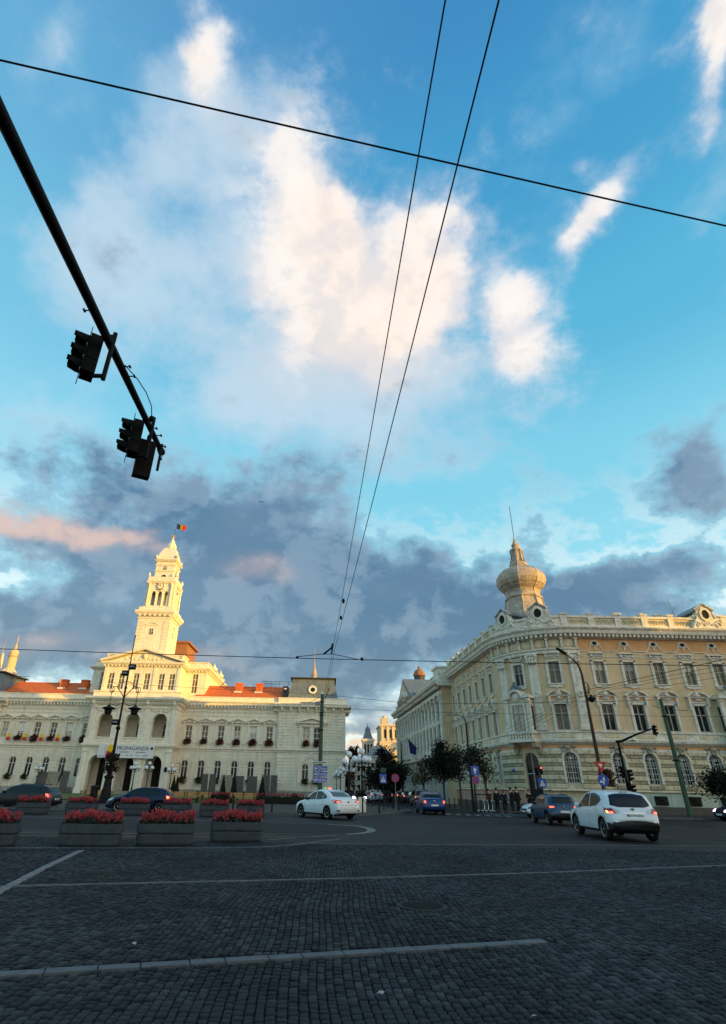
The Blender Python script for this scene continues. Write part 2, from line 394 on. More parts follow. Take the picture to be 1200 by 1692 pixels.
def cobble_material():
    mt = mat('basalt_sett', (0.030, 0.034, 0.040), 0.7, var=0.0, spec=0.15)
    nt = mt.node_tree; N, L = nt.nodes, nt.links; b = N['Principled BSDF']
    g = N.new('ShaderNodeNewGeometry')
    cr = N.new('ShaderNodeValToRGB'); e = cr.color_ramp.elements
    e[0].color = (0.005, 0.0075, 0.011, 1); e[1].color = (0.036, 0.040, 0.045, 1)
    x = e.new(0.55); x.color = (0.013, 0.017, 0.021, 1)
    L.new(g.outputs['Random Per Island'], cr.inputs[0])
    n = N.new('ShaderNodeTexNoise'); n.inputs['Scale'].default_value = 0.45; n.inputs['Detail'].default_value = 5
    L.new(g.outputs['Position'], n.inputs['Vector'])
    mr = N.new('ShaderNodeMapRange'); mr.inputs[1].default_value = 0.3; mr.inputs[2].default_value = 0.7; mr.inputs[3].default_value = 0.5; mr.inputs[4].default_value = 1.6
    L.new(n.outputs[0], mr.inputs[0])
    mx = N.new('ShaderNodeMix'); mx.data_type = 'RGBA'; mx.blend_type = 'MULTIPLY'; mx.inputs[0].default_value = 1
    L.new(cr.outputs[0], mx.inputs[6]); L.new(mr.outputs[0], mx.inputs[7]); L.new(mx.outputs[2], b.inputs['Base Color'])
    n2 = N.new('ShaderNodeTexNoise'); n2.inputs['Scale'].default_value = 55; n2.inputs['Detail'].default_value = 5; n2.inputs['Roughness'].default_value = 0.7
    L.new(g.outputs['Position'], n2.inputs['Vector'])
    bp = N.new('ShaderNodeBump'); bp.inputs['Strength'].default_value = 0.55; bp.inputs['Distance'].default_value = 0.012
    L.new(n2.outputs[0], bp.inputs['Height']); L.new(bp.outputs[0], b.inputs['Normal'])
    r = N.new('ShaderNodeMapRange'); r.inputs[3].default_value = 0.5; r.inputs[4].default_value = 0.9
    L.new(n2.outputs[0], r.inputs[0]); L.new(r.outputs[0], b.inputs['Roughness'])
    return mt
M_cobble = cobble_material()

# ------------------------------------------------------------------ mesh helpers
def add_root_label(o, label=None, cat=None, group=None, kind=None):
    if label: o['label'] = label
    if cat: o['category'] = cat
    if group: o['group'] = group
    if kind: o['kind'] = kind
    return o

class MB:
    """collects faces; .build() links them as one mesh object"""
    def __init__(s, warp=None, M=None):
        s.v, s.f, s.mi, s.warp, s.M, s.cur = [], [], [], warp, M, 0
    def add(s, pts, faces, mi=None):
        b = len(s.v)
        for p in pts:
            p = Vector(p)
            if s.M is not None: p = s.M @ p
            if s.warp: p = s.warp(p)
            s.v.append(tuple(p))
        for f in faces:
            s.f.append(tuple(b + i for i in f)); s.mi.append(s.cur if mi is None else mi)
    def box(s, x0, x1, y0, y1, z0, z1, mi=None):
        s.add([(x0, y0, z0), (x1, y0, z0), (x1, y1, z0), (x0, y1, z0), (x0, y0, z1), (x1, y0, z1), (x1, y1, z1), (x0, y1, z1)],
              [(0, 3, 2, 1), (4, 5, 6, 7), (0, 1, 5, 4), (1, 2, 6, 5), (2, 3, 7, 6), (3, 0, 4, 7)], mi)
    def lbox(s, x0, x1, y0, y1, z0, z1, step=0.6, mi=None):
        """box cut along x so that it can follow a warp"""
        n = max(1, int(math.ceil((x1 - x0) / step))) if s.warp else 1
        for i in range(n):
            a = x0 + (x1 - x0) * i / n; b = x0 + (x1 - x0) * (i + 1) / n
            P = [(a, y0, z0), (b, y0, z0), (b, y1, z0), (a, y1, z0), (a, y0, z1), (b, y0, z1), (b, y1, z1), (a, y1, z1)]
            F = [(0, 3, 2, 1), (4, 5, 6, 7), (0, 1, 5, 4), (2, 3, 7, 6)]
            if i == 0: F.append((3, 0, 4, 7))
            if i == n - 1: F.append((1, 2, 6, 5))
            s.add(P, F, mi)
    def bevbox(s, x0, x1, y0, y1, z0, z1, c, mi=None):
        """block whose front (y0) face is chamfered by c"""
        s.add([(x0, y1, z0), (x1, y1, z0), (x1, y1, z1), (x0, y1, z1), (x0, y0 + c, z0), (x1, y0 + c, z0), (x1, y0 + c, z1), (x0, y0 + c, z1),
               (x0 + c, y0, z0 + c), (x1 - c, y0, z0 + c), (x1 - c, y0, z1 - c), (x0 + c, y0, z1 - c)],
              [(8, 9, 10, 11), (4, 5, 9, 8), (5, 6, 10, 9), (6, 7, 11, 10), (7, 4, 8, 11), (0, 1, 5, 4), (1, 2, 6, 5), (2, 3, 7, 6), (3, 0, 4, 7)], mi)
    def prism(s, poly, y0, y1, mi=None, caps=True):
        """polygon in (x, z), extruded from y0 (front) to y1"""
        n = len(poly)
        P = [(x, y0, z) for x, z in poly] + [(x, y1, z) for x, z in poly]
        F = [(i, (i + 1) % n, n + (i + 1) % n, n + i) for i in range(n)]
        if caps: F += [tuple(range(n - 1, -1, -1)), tuple(range(n, 2 * n))]
        s.add(P, F, mi)
    def xprism(s, poly, x0, x1, step=0.6, mi=None):
        """profile in (y, z), swept along x"""
        n = len(poly)
        k = max(1, int(math.ceil((x1 - x0) / step))) if s.warp else 1
        P = []
        for i in range(k + 1):
            x = x0 + (x1 - x0) * i / k
            P += [(x, y, z) for y, z in poly]
        F = []
        for i in range(k):
            for j in range(n):
                a, b = i * n + j, i * n + (j + 1) % n
                F.append((a, b, b + n, a + n))
        F += [tuple(range(n - 1, -1, -1)), tuple(k * n + j for j in range(n))]
        s.add(P, F, mi)
    def tube(s, pts, r, n=6, mi=None, caps=True):
        pts = [Vector(p) for p in pts]
        rs = r if isinstance(r, (list, tuple)) else [r] * len(pts)
        P, F = [], []
        for i, p in enumerate(pts):
            d = (pts[min(i + 1, len(pts) - 1)] - pts[max(i - 1, 0)]).normalized()
            a = d.cross(Vector((0, 0, 1)))
            if a.length < 0.05: a = d.cross(Vector((1, 0, 0)))
            a.normalize(); b = d.cross(a)
            for k in range(n):
                t = 2 * PI * k / n
                P.append(p + (a * math.cos(t) + b * math.sin(t)) * rs[i])
        for i in range(len(pts) - 1):
            for k in range(n):
                F.append((i * n + k, i * n + (k + 1) % n, (i + 1) * n + (k + 1) % n, (i + 1) * n + k))
        if caps: F += [tuple(range(n - 1, -1, -1)), tuple((len(pts) - 1) * n + k for k in range(n))]
        s.add(P, F, mi)
    def lathe(s, prof, n=16, c=(0, 0, 0), mi=None, a0=0.0, sq=1.0, hole=False):
        if hole: prof = list(prof) + [prof[0]]
        """profile of (r, z) turned round the z axis"""
        P, F = [], []
        for r, z in prof:
            for k in range(n):
                t = a0 + 2 * PI * k / n
                P.append((c[0] + r * math.cos(t), c[1] + r * sq * math.sin(t), c[2] + z))
        m = len(prof)
        for i in range(m - 1):
            for k in range(n):
                F.append((i * n + k, i * n + (k + 1) % n, (i + 1) * n + (k + 1) % n, (i + 1) * n + k))
        if not hole: F += [tuple(range(n - 1, -1, -1)), tuple((m - 1) * n + k for k in range(n))]
        s.add(P, F, mi)
    def sphere(s, c, r, n=12, m=8, mi=None, sz=1.0):
        s.lathe([(max(r * math.sin(PI * i / m), 0.0005), -r * sz * math.cos(PI * i / m)) for i in range(m + 1)], n, c, mi)
    def mesh(s, name, mats, smooth=False):
        me = bpy.data.meshes.new(name)
        me.from_pydata(s.v, [], s.f)
        for x in (mats if isinstance(mats, (list, tuple)) else [mats]): me.materials.append(x)
        if any(s.mi): me.polygons.foreach_set('material_index', s.mi)
        if smooth: me.polygons.foreach_set('use_smooth', [True] * len(me.polygons))
        me.update()
        return me
    def build(s, name, mats, parent=None, loc=None, rot=None, smooth=False, M=None):
        return put(s.mesh(name, mats, smooth), name, parent, loc, rot, M)

def put(me, name, parent=None, loc=None, rot=None, M=None):
    o = bpy.data.objects.new(name, me)
    COL.objects.link(o)
    if parent is not None: o.parent = parent
    if M is not None: o.matrix_local = M if parent is not None else M
    else:
        if loc is not None: o.location = loc
        if rot is not None: o.rotation_euler = rot
    return o

def thing(name, label, cat, loc=(0, 0, 0), rz=0.0, group=None, kind=None):
    o = bpy.data.objects.new(name, None)
    COL.objects.link(o)
    o.empty_display_size = 0.5
    o.location = loc; o.rotation_euler = (0, 0, rz)
    return add_root_label(o, label, cat, group, kind)

def copy_thing(src, loc, rz=0.0, label=None, scale=None, group=None):
    r = src.copy(); COL.objects.link(r); r.location = loc; r.rotation_euler = (0, 0, rz)
    if scale is not None: r.scale = scale if isinstance(scale, tuple) else (scale,) * 3
    if label: r['label'] = label
    if group: r['group'] = group
    for ch in list(src.children):
        c = ch.copy(); COL.objects.link(c); c.parent = r
        for g in ch.children:
            d = g.copy(); COL.objects.link(d); d.parent = c
    return r

def ordinal(i):
    return ['first', 'second', 'third', 'fourth', 'fifth', 'sixth', 'seventh', 'eighth', 'ninth', 'tenth', 'eleventh', 'twelfth', 'thirteenth', 'fourteenth', 'fifteenth', 'sixteenth', 'seventeenth', 'eighteenth', 'nineteenth', 'twentieth'][i]

def T(x=0, y=0, z=0): return Matrix.Translation((x, y, z))
def RZ(a): return Matrix.Rotation(a, 4, 'Z')

def text_mesh(name, body, size, mt, parent=None, loc=(0, 0, 0), rot=(0, 0, 0), depth=0.003, align='CENTER', M=None):
    cu = bpy.data.curves.new(name, 'FONT'); cu.body = body; cu.size = size; cu.extrude = depth; cu.align_x = align; cu.align_y = 'CENTER'; cu.resolution_u = 2
    tmp = bpy.data.objects.new(name, cu)
    me = bpy.data.meshes.new_from_object(tmp)
    bpy.data.objects.remove(tmp); bpy.data.curves.remove(cu)
    me.materials.clear(); me.materials.append(mt)
    return put(me, name, parent, loc, rot, M)

def arch_pts(cx, w, zs, n=10):
    """points of a semicircular arch, left springing to right springing"""
    r = w / 2
    return [(cx - r * math.cos(PI * i / n), zs + r * math.sin(PI * i / n)) for i in range(n + 1)]

def wall(mb, x0, x1, z0, z1, ops, y=0.0, depth=0.35, mi=None, step=0.8):
    """wall sheet with openings; ops = (cx, w, zb, zt, arched)"""
    ops = sorted(ops)
    edges = [x0]
    for (cx, w, zb, zt, ar) in ops: edges += [cx - w / 2, cx + w / 2]
    edges.append(x1)
    def quad(a, b, c, d):
        if b - a < 1e-4 or d - c < 1e-4: return
        k = max(1, int(math.ceil((b - a) / step))) if mb.warp else 1
        for i in range(k):
            p, q = a + (b - a) * i / k, a + (b - a) * (i + 1) / k
            mb.add([(p, y, c), (q, y, c), (q, y, d), (p, y, d)], [(0, 1, 2, 3)], mi)
    for i in range(0, len(edges), 2): quad(edges[i], edges[i + 1], z0, z1)
    for (cx, w, zb, zt, ar) in ops:
        a, b = cx - w / 2, cx + w / 2
        quad(a, b, z0, zb)
        if ar:
            zs = zt - w / 2
            ap = arch_pts(cx, w, zs)
            for j in range(len(ap) - 1):
                (xa, za), (xb, zb2) = ap[j], ap[j + 1]
                mb.add([(xa, y, za), (xb, y, zb2), (xb, y, z1), (xa, y, z1)], [(0, 1, 2, 3)], mi)
            out = [(a, zb)] + ap + [(b, zb)]
        else:
            quad(a, b, zt, z1)
            out = [(a, zb), (a, zt), (b, zt), (b, zb)]
        n = len(out)
        P = [(p[0], y, p[1]) for p in out] + [(p[0], y + depth, p[1]) for p in out]
        mb.add(P, [(j, (j + 1) % n, n + (j + 1) % n, n + j) for j in range(n)], mi)

def ring(mb, cx, zs, r0, r1, y0, y1, n=12, a0=0.0, a1=PI, gap=0.0, mi=None):
    """half ring of voussoirs; gap leaves open joints"""
    for i in range(n):
        t0 = a0 + (a1 - a0) * i / n + gap / 2; t1 = a0 + (a1 - a0) * (i + 1) / n - gap / 2
        poly = [(cx + r0 * math.cos(t0), zs + r0 * math.sin(t0)), (cx + r1 * math.cos(t0), zs + r1 * math.sin(t0)),
                (cx + r1 * math.cos(t1), zs + r1 * math.sin(t1)), (cx + r0 * math.cos(t1), zs + r0 * math.sin(t1))]
        mb.prism(poly[::-1], y0, y1, mi)

def window_meshes(w, h, arched, frame_mat, bars=(0.66,), glass=None, fw=0.07, mull=True, grille=False):
    """(frame mesh, glass mesh), origin at the sill centre, glass plane at y=0, frame in front of it"""
    f = MB()
    zs = h - w / 2 if arched else h
    if arched:
        ring(f, 0, zs, w / 2 - fw, w / 2, -0.06, 0.02, 8)
        f.box(-w / 2, -w / 2 + fw, -0.06, 0.02, 0, zs); f.box(w / 2 - fw, w / 2, -0.06, 0.02, 0, zs)
    else:
        f.box(-w / 2, -w / 2 + fw, -0.06, 0.02, 0, h); f.box(w / 2 - fw, w / 2, -0.06, 0.02, 0, h)
        f.box(-w / 2 + fw, w / 2 - fw, -0.06, 0.02, h - fw, h)
    f.box(-w / 2 + fw, w / 2 - fw, -0.06, 0.02, 0, fw)
    if mull: f.box(-fw * .7, fw * .7, -0.075, 0.015, fw, h - fw)
    for b in bars: f.box(-w / 2 + fw, w / 2 - fw, -0.085, 0.01, h * b - fw * .6, h * b + fw * .6)
    g = MB()
    if arched:
        poly = [(-w / 2 + .01, 0.01)] + [(x * .99, z) for x, z in arch_pts(0, w, zs, 8)] + [(w / 2 - .01, 0.01)]
    else:
        poly = [(-w / 2 + .01, 0.01), (-w / 2 + .01, h - .01), (w / 2 - .01, h - .01), (w / 2 - .01, 0.01)]
    g.add([(x, 0.0, z) for x, z in poly], [tuple(range(len(poly)))])
    return f.mesh('window', frame_mat), [g.mesh('pane', m_) for m_ in (glass or [M_glass])]

# ------------------------------------------------------------------ town hall
HX, HY = -34.3, 105.0
def build_town_hall():
    hall = thing('town_hall', 'long cream neoclassical town hall with a sunlit central clock tower and red tiled roofs', 'town hall', (HX, HY, 0))
    WR = [9.4 + 2.95 * k for k in range(6)]
    WL = [-x + 0.0 for x in WR[::-1]]
    PX = 25.7       # wings end
    PE = 38.0       # pavilion end
    # ---- wing walls
    for sgn in (-1, 1):
        x0, x1 = (7.2, PX) if sgn > 0 else (-PX, -7.2)
        W = WR if sgn > 0 else WL
        w = MB()
        wall(w, x0, x1, 0, 7.3, [(c, 1.15, 2.55, 5.65, True) for c in W], 0)
        wall(w, x0, x1, 7.3, 14.4, [(c, 1.15, 8.75, 11.35, False) for c in W], 0)
        w.build('wall', M_plaster, hall)
        m = MB()
        m.xprism([(0.0, 0), (-0.28, 0), (-0.28, 0.75), (-0.12, 0.95), (0, 0.95)], x0, x1)
        m.build('socle', M_socle, hall)
        m = MB()
        m.xprism([(0, 7.15), (-0.14, 7.15), (-0.14, 7.35), (-0.34, 7.5), (-0.34, 7.68), (-0.2, 7.74), (0, 7.74)], x0, x1)
        m.xprism([(0, 6.72), (-0.07, 6.72), (-0.07, 6.86), (0, 6.86)], x0, x1)
        m.build('string_course', M_stucco, hall)
        m = MB()
        m.xprism([(0, 14.3), (-0.12, 14.3), (-0.16, 14.75), (-0.62, 14.9), (-0.66, 15.25), (-0.85, 15.45), (-0.85, 15.62), (0.5, 15.75), (0.5, 14.3)], x0, x1)
        m.xprism([(0, 13.0), (-0.09, 13.05), (-0.09, 13.2), (0, 13.2)], x0, x1)
        m.xprism([(0.2, 15.7), (-0.12, 15.7), (-0.12, 16.3), (-0.2, 16.35), (-0.2, 16.47), (0.2, 16.47)], x0, x1)
        m.build('cornice', M_stucco, hall)
        d = MB(); x = x0 + .25
        while x < x1 - .2:
            d.box(x, x + .26, -0.55, -0.1, 14.5, 14.86); x += .62
        d.build('dentil_row', M_stucco, hall)['kind'] = 'stuff'
        fz = MB(); x = x0 + .4                                   # garland relief of the frieze
        while x < x1 - .3:
            fz.sphere((x, -.02, 13.78), .17, 8, 5)
            fz.tube([(x + .15, -.03, 13.95), (x + .45, -.06, 13.7), (x + .75, -.03, 13.95)], .05, 5)
            x += 1.0
        fz.build('frieze_garland', M_stucco, hall)['kind'] = 'stuff'
    # ---- coursed stones between the ground windows
    def courses(xa, xb, y, z0, z1, h, nm='stone_course', split=False, mt=M_plaster):
        z = z0; k = 0
        while z + h * .8 < z1:
            n = max(1, int(round((xb - xa) / 1.25))) if split else 1
            off = 0.0
            for i in range(n):
                a = xa + (xb - xa) * i / n; b = xa + (xb - xa) * (i + 1) / n
                key = (round(b - a, 2), h, nm)
                if key not in courses.c:
                    mb = MB(); mb.bevbox(0.02, b - a - 0.02, -0.085, 0.0, 0.03, h - 0.035, 0.035)
                    courses.c[key] = mb.mesh(nm, mt)
                put(courses.c[key], nm, hall, (a, y, z))
            z += h; k += 1
    courses.c = {}
    for W, x0, x1 in ((WR, 7.9, PX), (WL, -PX, -7.9)):
        ed = [x0] + [e for c in W for e in (c - .78, c + .78)] + [x1]
        for i in range(0, len(ed), 2):
            if ed[i + 1] - ed[i] > 0.3:
                courses(ed[i], ed[i + 1], 0, 1.0, 5.2, 0.5)
    ar = MB(); ring(ar, 0, 0, 0.62, 1.42, -0.1, 0.0, 9, gap=0.05)
    ar.prism([(-.17, .5), (.17, .5), (.25, 1.55), (-.25, 1.55)][::-1], -0.19, 0)
    me_ar = ar.mesh('arch_ring', M_plaster)
    # ---- window kinds
    gfr, ggl = window_meshes(1.15, 3.1, True, M_winw, (0.66,), [M_glass])
    ufr, ugl = window_meshes(1.15, 2.6, False, M_winw, (0.66, 0.33), [M_curt, M_glass, M_curtw])
    def win(fr, gl, x, z, y=0.22):
        o = put(fr, 'window', hall, (x, y, z)); put(gl, 'pane', o); return o
    # upper surround with pilasters and pediment
    s = MB()
    for q in (-1, 1):
        s.box(q * .88 - .17, q * .88 + .17, -.14, 0, -.95, 2.75); s.box(q * .88 - .21, q * .88 + .21, -.18, 0, -.95, -.78)
        s.box(q * .64 - .05, q * .64 + .05, -.08, 0, 0, 2.6)
    s.box(-1.1, 1.1, -.18, 0, 2.72, 2.92)
    s.box(-.78, .78, -.12, 0, -.12, 0); s.box(-.62, .62, -.05, 0, -.85, -.15)
    for q in (-1, 1): s.box(q * .95 - .1, q * .95 + .1, -.34, 0, 2.95, 3.2)
    me_sur = s.mesh('window_surround', M_stucco)
    p = MB()
    p.box(-1.32, 1.32, -.42, 0, 3.2, 3.32)
    p.prism([(-1.36, 3.32), (0, 3.86), (1.36, 3.32), (1.2, 3.32), (0, 3.74), (-1.2, 3.32)][::-1], -.44, 0)
    p.prism([(-.5, 3.35), (0, 3.6), (.5, 3.35)][::-1], -.1, 0)
    p.prism([(-1.42, 3.33), (0, 3.9), (1.42, 3.33), (1.42, 3.4), (0, 3.98), (-1.42, 3.4)][::-1], -.5, 0)
    me_ped = p.mesh('window_pediment', M_stucco)
    rnd = random.Random(3)
    for x in WR + WL:
        win(gfr, ggl[0], x, 2.55)
        put(me_ar, 'arch_ring', hall, (x, 0, 5.07))
        o = win(ufr, ugl[rnd.choice([0, 0, 1, 2])], x, 8.75)
        if rnd.random() < .55:
            hb_ = rnd.uniform(.4, 1.5); v = MB(); v.box(-.5, .5, -.012, -.004, 2.52 - hb_, 2.52); v.build('blind', M_winw if rnd.random() < .5 else M_curt, o)
        put(me_sur, 'window_surround', hall, (x, 0, 8.75))
        put(me_ped, 'window_pediment', hall, (x, 0, 8.75))
        v = MB(); v.box(x - .4, x + .4, -.3, -.27, .3, .85); v.build('basement_grille', M_wing, hall)
    bal = MB()                                                    # balustrade strip between the upper windows
    for W in (WR, WL):
        for i in range(len(W) - 1):
            a, b = W[i] + 1.1, W[i + 1] - 1.1
            bal.box(a, b, -.12, 0, 8.45, 8.6); bal.box(a, b, -.12, 0, 7.76, 7.9)
            x = a + .06
            while x < b - .05:
                bal.box(x, x + .12, -.1, 0, 7.9, 8.45); x += .24
    bal.build('balustrade', M_stucco, hall)['kind'] = 'stuff'

    # ---- pavilions
    for sg in (-1, 1):
        xa, xb = (PX, PE) if sg > 0 else (-PE, -PX)
        c = (xa + xb) / 2
        w = MB()
        wall(w, xa, xb, 0, 7.3, [(c - .95, 1.15, 2.7, 5.4, True), (c + .95, 1.15, 2.7, 5.4, True)], -.5, .5)
        wall(w, xa, xb, 7.3, 14.5, [(c - .98, 1.2, 8.75, 11.35, False), (c + .98, 1.2, 8.75, 11.35, False)], -.5, .5)
        for xx in (xa, xb): w.add([(xx, -.5, 0), (xx, 14, 0), (xx, 14, 14.5), (xx, -.5, 14.5)], [(0, 1, 2, 3)])
        w.build('wall', M_plaster, hall)
        m = MB()
        def belt(prof, over):      # runs round three sides
            m.xprism([(y - .5, z) for y, z in prof], xa - over, xb + over)
            for q, xx in ((-1, xa), (1, xb)):
                x1 = xx + q * over
                m.box(min(xx, x1), max(xx, x1), -.5, 12, min(z for _, z in prof), max(z for _, z in prof))
        belt([(0, 0), (-.28, 0), (-.28, .9), (-.15, 1.05), (0, 1.05)], .2)
        m.build('socle', M_socle, hall)
        m = MB(); belt([(0, 7.15), (-.14, 7.15), (-.14, 7.35), (-.4, 7.5), (-.4, 7.7), (-.2, 7.78), (0, 7.78)], .3)
        m.build('string_course', M_stucco, hall)
        m = MB()
        m.xprism([(-.5, 14.1), (-.62, 14.1), (-.66, 14.5), (-.9, 14.6), (-1.5, 14.85), (-1.55, 15.15), (-1.6, 15.25), (0, 15.45), (0, 14.1)], xa - 1.0, xb + 1.0)
        m.box(xa - 1.0, xa, -.5, 12, 14.8, 15.24); m.box(xb, xb + 1.0, -.5, 12, 14.8, 15.24)
        m.box(xa - .2, xb + .2, -.62, -.2, 15.45, 16.4); m.box(xb - .2, xb + .2, -.2, 12, 15.24, 16.4)
        m.box(xa - .28, xb + .28, -.7, -.12, 16.4, 16.52)
        m.build('cornice', M_stucco, hall)
        bb = MB(); bb.prism([(-.14, 0), (-.14, .5), (.14, .5), (.14, 0)], -.85, 0); bb.box(-.1, .1, -.5, 0, -.28, 0)
        me_b = bb.mesh('cornice_bracket', M_stucco)
        for k in range(8):
            put(me_b, 'cornice_bracket', hall, (xa + .6 + (xb - xa - 1.2) * k / 7, -.5, 14.28))
        # quoins and coursed wall
        for (z0, z1, h) in ((1.1, 7.0, .5), (7.85, 14.0, .5)):
            z = z0; k = 0
            while z + h * .8 < z1:
                for q, xx in ((1, xa), (-1, xb)):
                    ln = 1.5 if k % 2 == 0 else 1.05
                    a, b = (xx, xx + ln) if q > 0 else (xx - ln, xx)
                    key = ('q', ln)
                    if key not in courses.c:
                        mb = MB(); mb.bevbox(0, ln, -.12, 0, .03, h - .03, .04); courses.c[key] = mb.mesh('quoin', M_stucco)
                    put(courses.c[key], 'quoin', hall, (a, -.5, z))
                    lim = 2.35
                    gx = (a + ln, c - lim + (0 if z0 > 5 or z < 5.2 else 0)) if q > 0 else (c + lim, a)
                    key = ('c', round(gx[1] - gx[0], 2))
                    if key not in courses.c:
                        mb = MB(); mb.bevbox(.02, gx[1] - gx[0] - .02, -.055, 0, .03, h - .035, .03); courses.c[key] = mb.mesh('stone_course', M_plaster)
                    put(courses.c[key], 'stone_course', hall, (gx[0], -.5, z))
                z += h; k += 1
        # ground floor twin arch
        r = MB(); ring(r, 0, 0, 1.75, 2.3, -.62, -.5, 13, gap=.03); r.prism([(-.22, 1.7), (.22, 1.7), (.3, 2.6), (-.3, 2.6)][::-1], -.75, -.5)
        r.box(-2.3, -1.75, -.6, -.5, -3.6, 0); r.box(1.75, 2.3, -.6, -.5, -3.6, 0)
        r.build('arch_ring', M_stucco, hall, (c, 0, 4.55))
        r = MB(); r.lathe([(.01, -.02), (.5, 0), (.55, .08), (.3, .12), (.01, .16)], 14)
        r.build('lunette_shell', M_stucco, hall, M=T(c, -.5, 5.75) @ Matrix.Rotation(PI / 2, 4, 'X'))
        r = MB(); r.box(-.3, .3, -.62, -.5, 2.3, 5.2); r.box(-2.2, 2.2, -.68, -.5, 2.35, 2.6); r.build('window_surround', M_stucco, hall, (c, 0, 0))
        for q in (-1, 1):
            fr, gl = window_meshes(1.15, 2.7, True, M_winw, (.66,), [M_glass])
            o = put(fr, 'window', hall, (c + q * .95, -.25, 2.7)); put(gl[0], 'pane', o)
            fr, gl = window_meshes(1.2, 2.6, False, M_winw, (.66, .33), [M_curtw if q * sg < 0 else M_glass])
            o = put(fr, 'window', hall, (c + q * .98, -.25, 8.75)); put(gl[0], 'pane', o)
        s = MB()
        for xx in (-2.0, 0, 2.0):
            wd = .2 if xx else .28
            s.box(xx - wd, xx + wd, -.68, -.5, 7.8, 11.6)
        s.box(-2.3, 2.3, -.72, -.5, 11.5, 11.85); s.box(-.8 - 1.2, 2.0, -.66, -.5, 8.5, 8.7)
        s.build('window_surround', M_stucco, hall, (c, 0, 0))
        s = MB()
        s.box(-2.9, 2.9, -1.05, -.5, 12.05, 12.2)
        s.prism([(-2.95, 12.2), (0, 13.0), (2.95, 12.2), (2.6, 12.2), (0, 12.86), (-2.6, 12.2)][::-1], -1.1, -.5)
        for xx in (-2.4, 0, 2.4): s.box(xx - .13, xx + .13, -.9, -.5, 11.78, 12.05)
        s.prism([(-1.6, 12.25), (0, 12.7), (1.6, 12.25)][::-1], -.62, -.5)
        s.build('window_pediment', M_stucco, hall, (c, 0, 0))
        v = MB(); v.box(c - .5, c + .5, -.83, -.79, .25, .85); v.build('basement_grille', M_wing, hall)
        # mansard roof
        r = MB()
        b0, b1, t0, t1, zb, zt = 4.75, 3.85, .25, 9.75, 16.5, 20.3
        r.add([(c - b0, 0, zb), (c + b0, 0, zb), (c + b0, 10.5, zb), (c - b0, 10.5, zb), (c - b1, 1.0, zt), (c + b1, 1.0, zt), (c + b1, 9.5, zt), (c - b1, 9.5, zt)],
              [(0, 1, 5, 4), (1, 2, 6, 5), (2, 3, 7, 6), (3, 0, 4, 7), (4, 5, 6, 7)])
        r.box(c - 4.05, c + 4.05, .85, 9.6, 19.75, 19.95)
        rf = r.build('mansard_roof', M_slate, hall)
        r = MB(); r.box(c - 4.4, c + 4.4, .55, 9.9, 20.3, 20.48); r.box(c - 4.0, c + 4.0, .95, 9.5, 19.98, 20.3)
        r.build('roof_rim', M_darkroof, rf)
        r = MB(); r.lathe([(1.9, 20.55), (1.2, 20.75), (.55, 21.2), (.5, 21.45), (.62, 21.75), (.5, 22.2), (.28, 23.0), (.1, 24.2), (.05, 26.2), (.01, 27.4)], 12, (c, 5.2, 0))
        r.build('spire', M_domeskin, rf)
        r = MB(); r.lathe([(.42, -.12), (.8, -.1), (.82, .1), (.62, .16), (.45, .1)], 18, hole=True)
        r.build('round_dormer', M_stucco, hall, M=T(c - .1, .35, 18.15) @ Matrix.Rotation(R(75), 4, 'X'))
        r = MB(); r.lathe([(.01, 0), (.44, 0), (.44, .02), (.01, .02)], 14)
        r.build('dormer_glass', M_glass, hall, M=T(c - .1, .33, 18.15) @ Matrix.Rotation(R(75), 4, 'X'))
        d = MB(); px = xa + .1 if sg > 0 else xb - .1                                # rain pipe with its offset neck
        q = -1 if sg > 0 else 1
        d.tube([(px + q * .4, -.75, 14.9), (px + q * .35, -.8, 14.3), (px + q * .1 - .1, -.45, 13.6), (px + q * .25, -.28, 13.0), (px + q * .25, -.28, .4)], .09, 6)
        d.build('rain_pipe', M_stucco, hall)

    # ---- wing roofs with chimneys
    for sg in (-1, 1):
        xa, xb = (9.5, 27.0) if sg > 0 else (-27.0, -9.5)
        r = MB()
        r.add([(xa, .3, 16.2), (xb, .3, 16.2), (xb, 5.5, 19.15), (xa, 5.5, 19.15), (xa, 11, 16.2), (xb, 11, 16.2)], [(0, 1, 2, 3), (3, 2, 5, 4), (0, 3, 4), (1, 5, 2)])
        rf = r.build('tiled_roof', M_tile, hall)
        r = MB()
        for i in range(44):                                                            # tile rows, each lapping the one below
            t = i / 22
            if t >= 1: break
            y, z = .3 + 5.2 * t, 16.2 + 2.95 * t
            r.xprism([(y, z + .01), (y + .24, z + .15), (y + .24, z + .02)], xa, xb)
        r.tube([(xa, 5.5, 19.2), (xb, 5.5, 19.2)], .12, 6)
        r.build('tile_rows', M_tile, rf)['kind'] = 'stuff'
        for cx in ((17.3, 21.3) if sg > 0 else (-17.0, -12.9)):
            k = MB(); k.box(cx - .65, cx + .65, 3.2, 4.3, 17.6, 19.55); k.box(cx - .72, cx + .72, 3.1, 4.4, 19.35, 19.6)
            k.build('chimney', M_tile, rf)
            k = MB(); k.box(cx - .85, cx + .65, 2.85, 3.1, 17.75, 18.05); k.build('chimney_flashing', M_winw, rf)
        for cx in ((14.5, 19.2) if sg > 0 else (-19, -14.4)):
            k = MB(); k.box(cx - .12, cx + .12, 5.2, 5.4, 19.2, 19.6); k.build('snow_guard_post', M_winw, rf)
        rl = MB()
        a, b = (21.5, 28.5) if sg > 0 else (-29.5, -25)
        for zz in (19.95, 20.4): rl.tube([(a, 5.6, zz), (b, 5.6, zz)], .035, 5)
        x = a
        while x <= b: rl.tube([(x, 5.6, 19.2), (x, 5.6, 20.4)], .03, 5); x += 1.75
        rl.build('roof_railing', M_iron, rf)
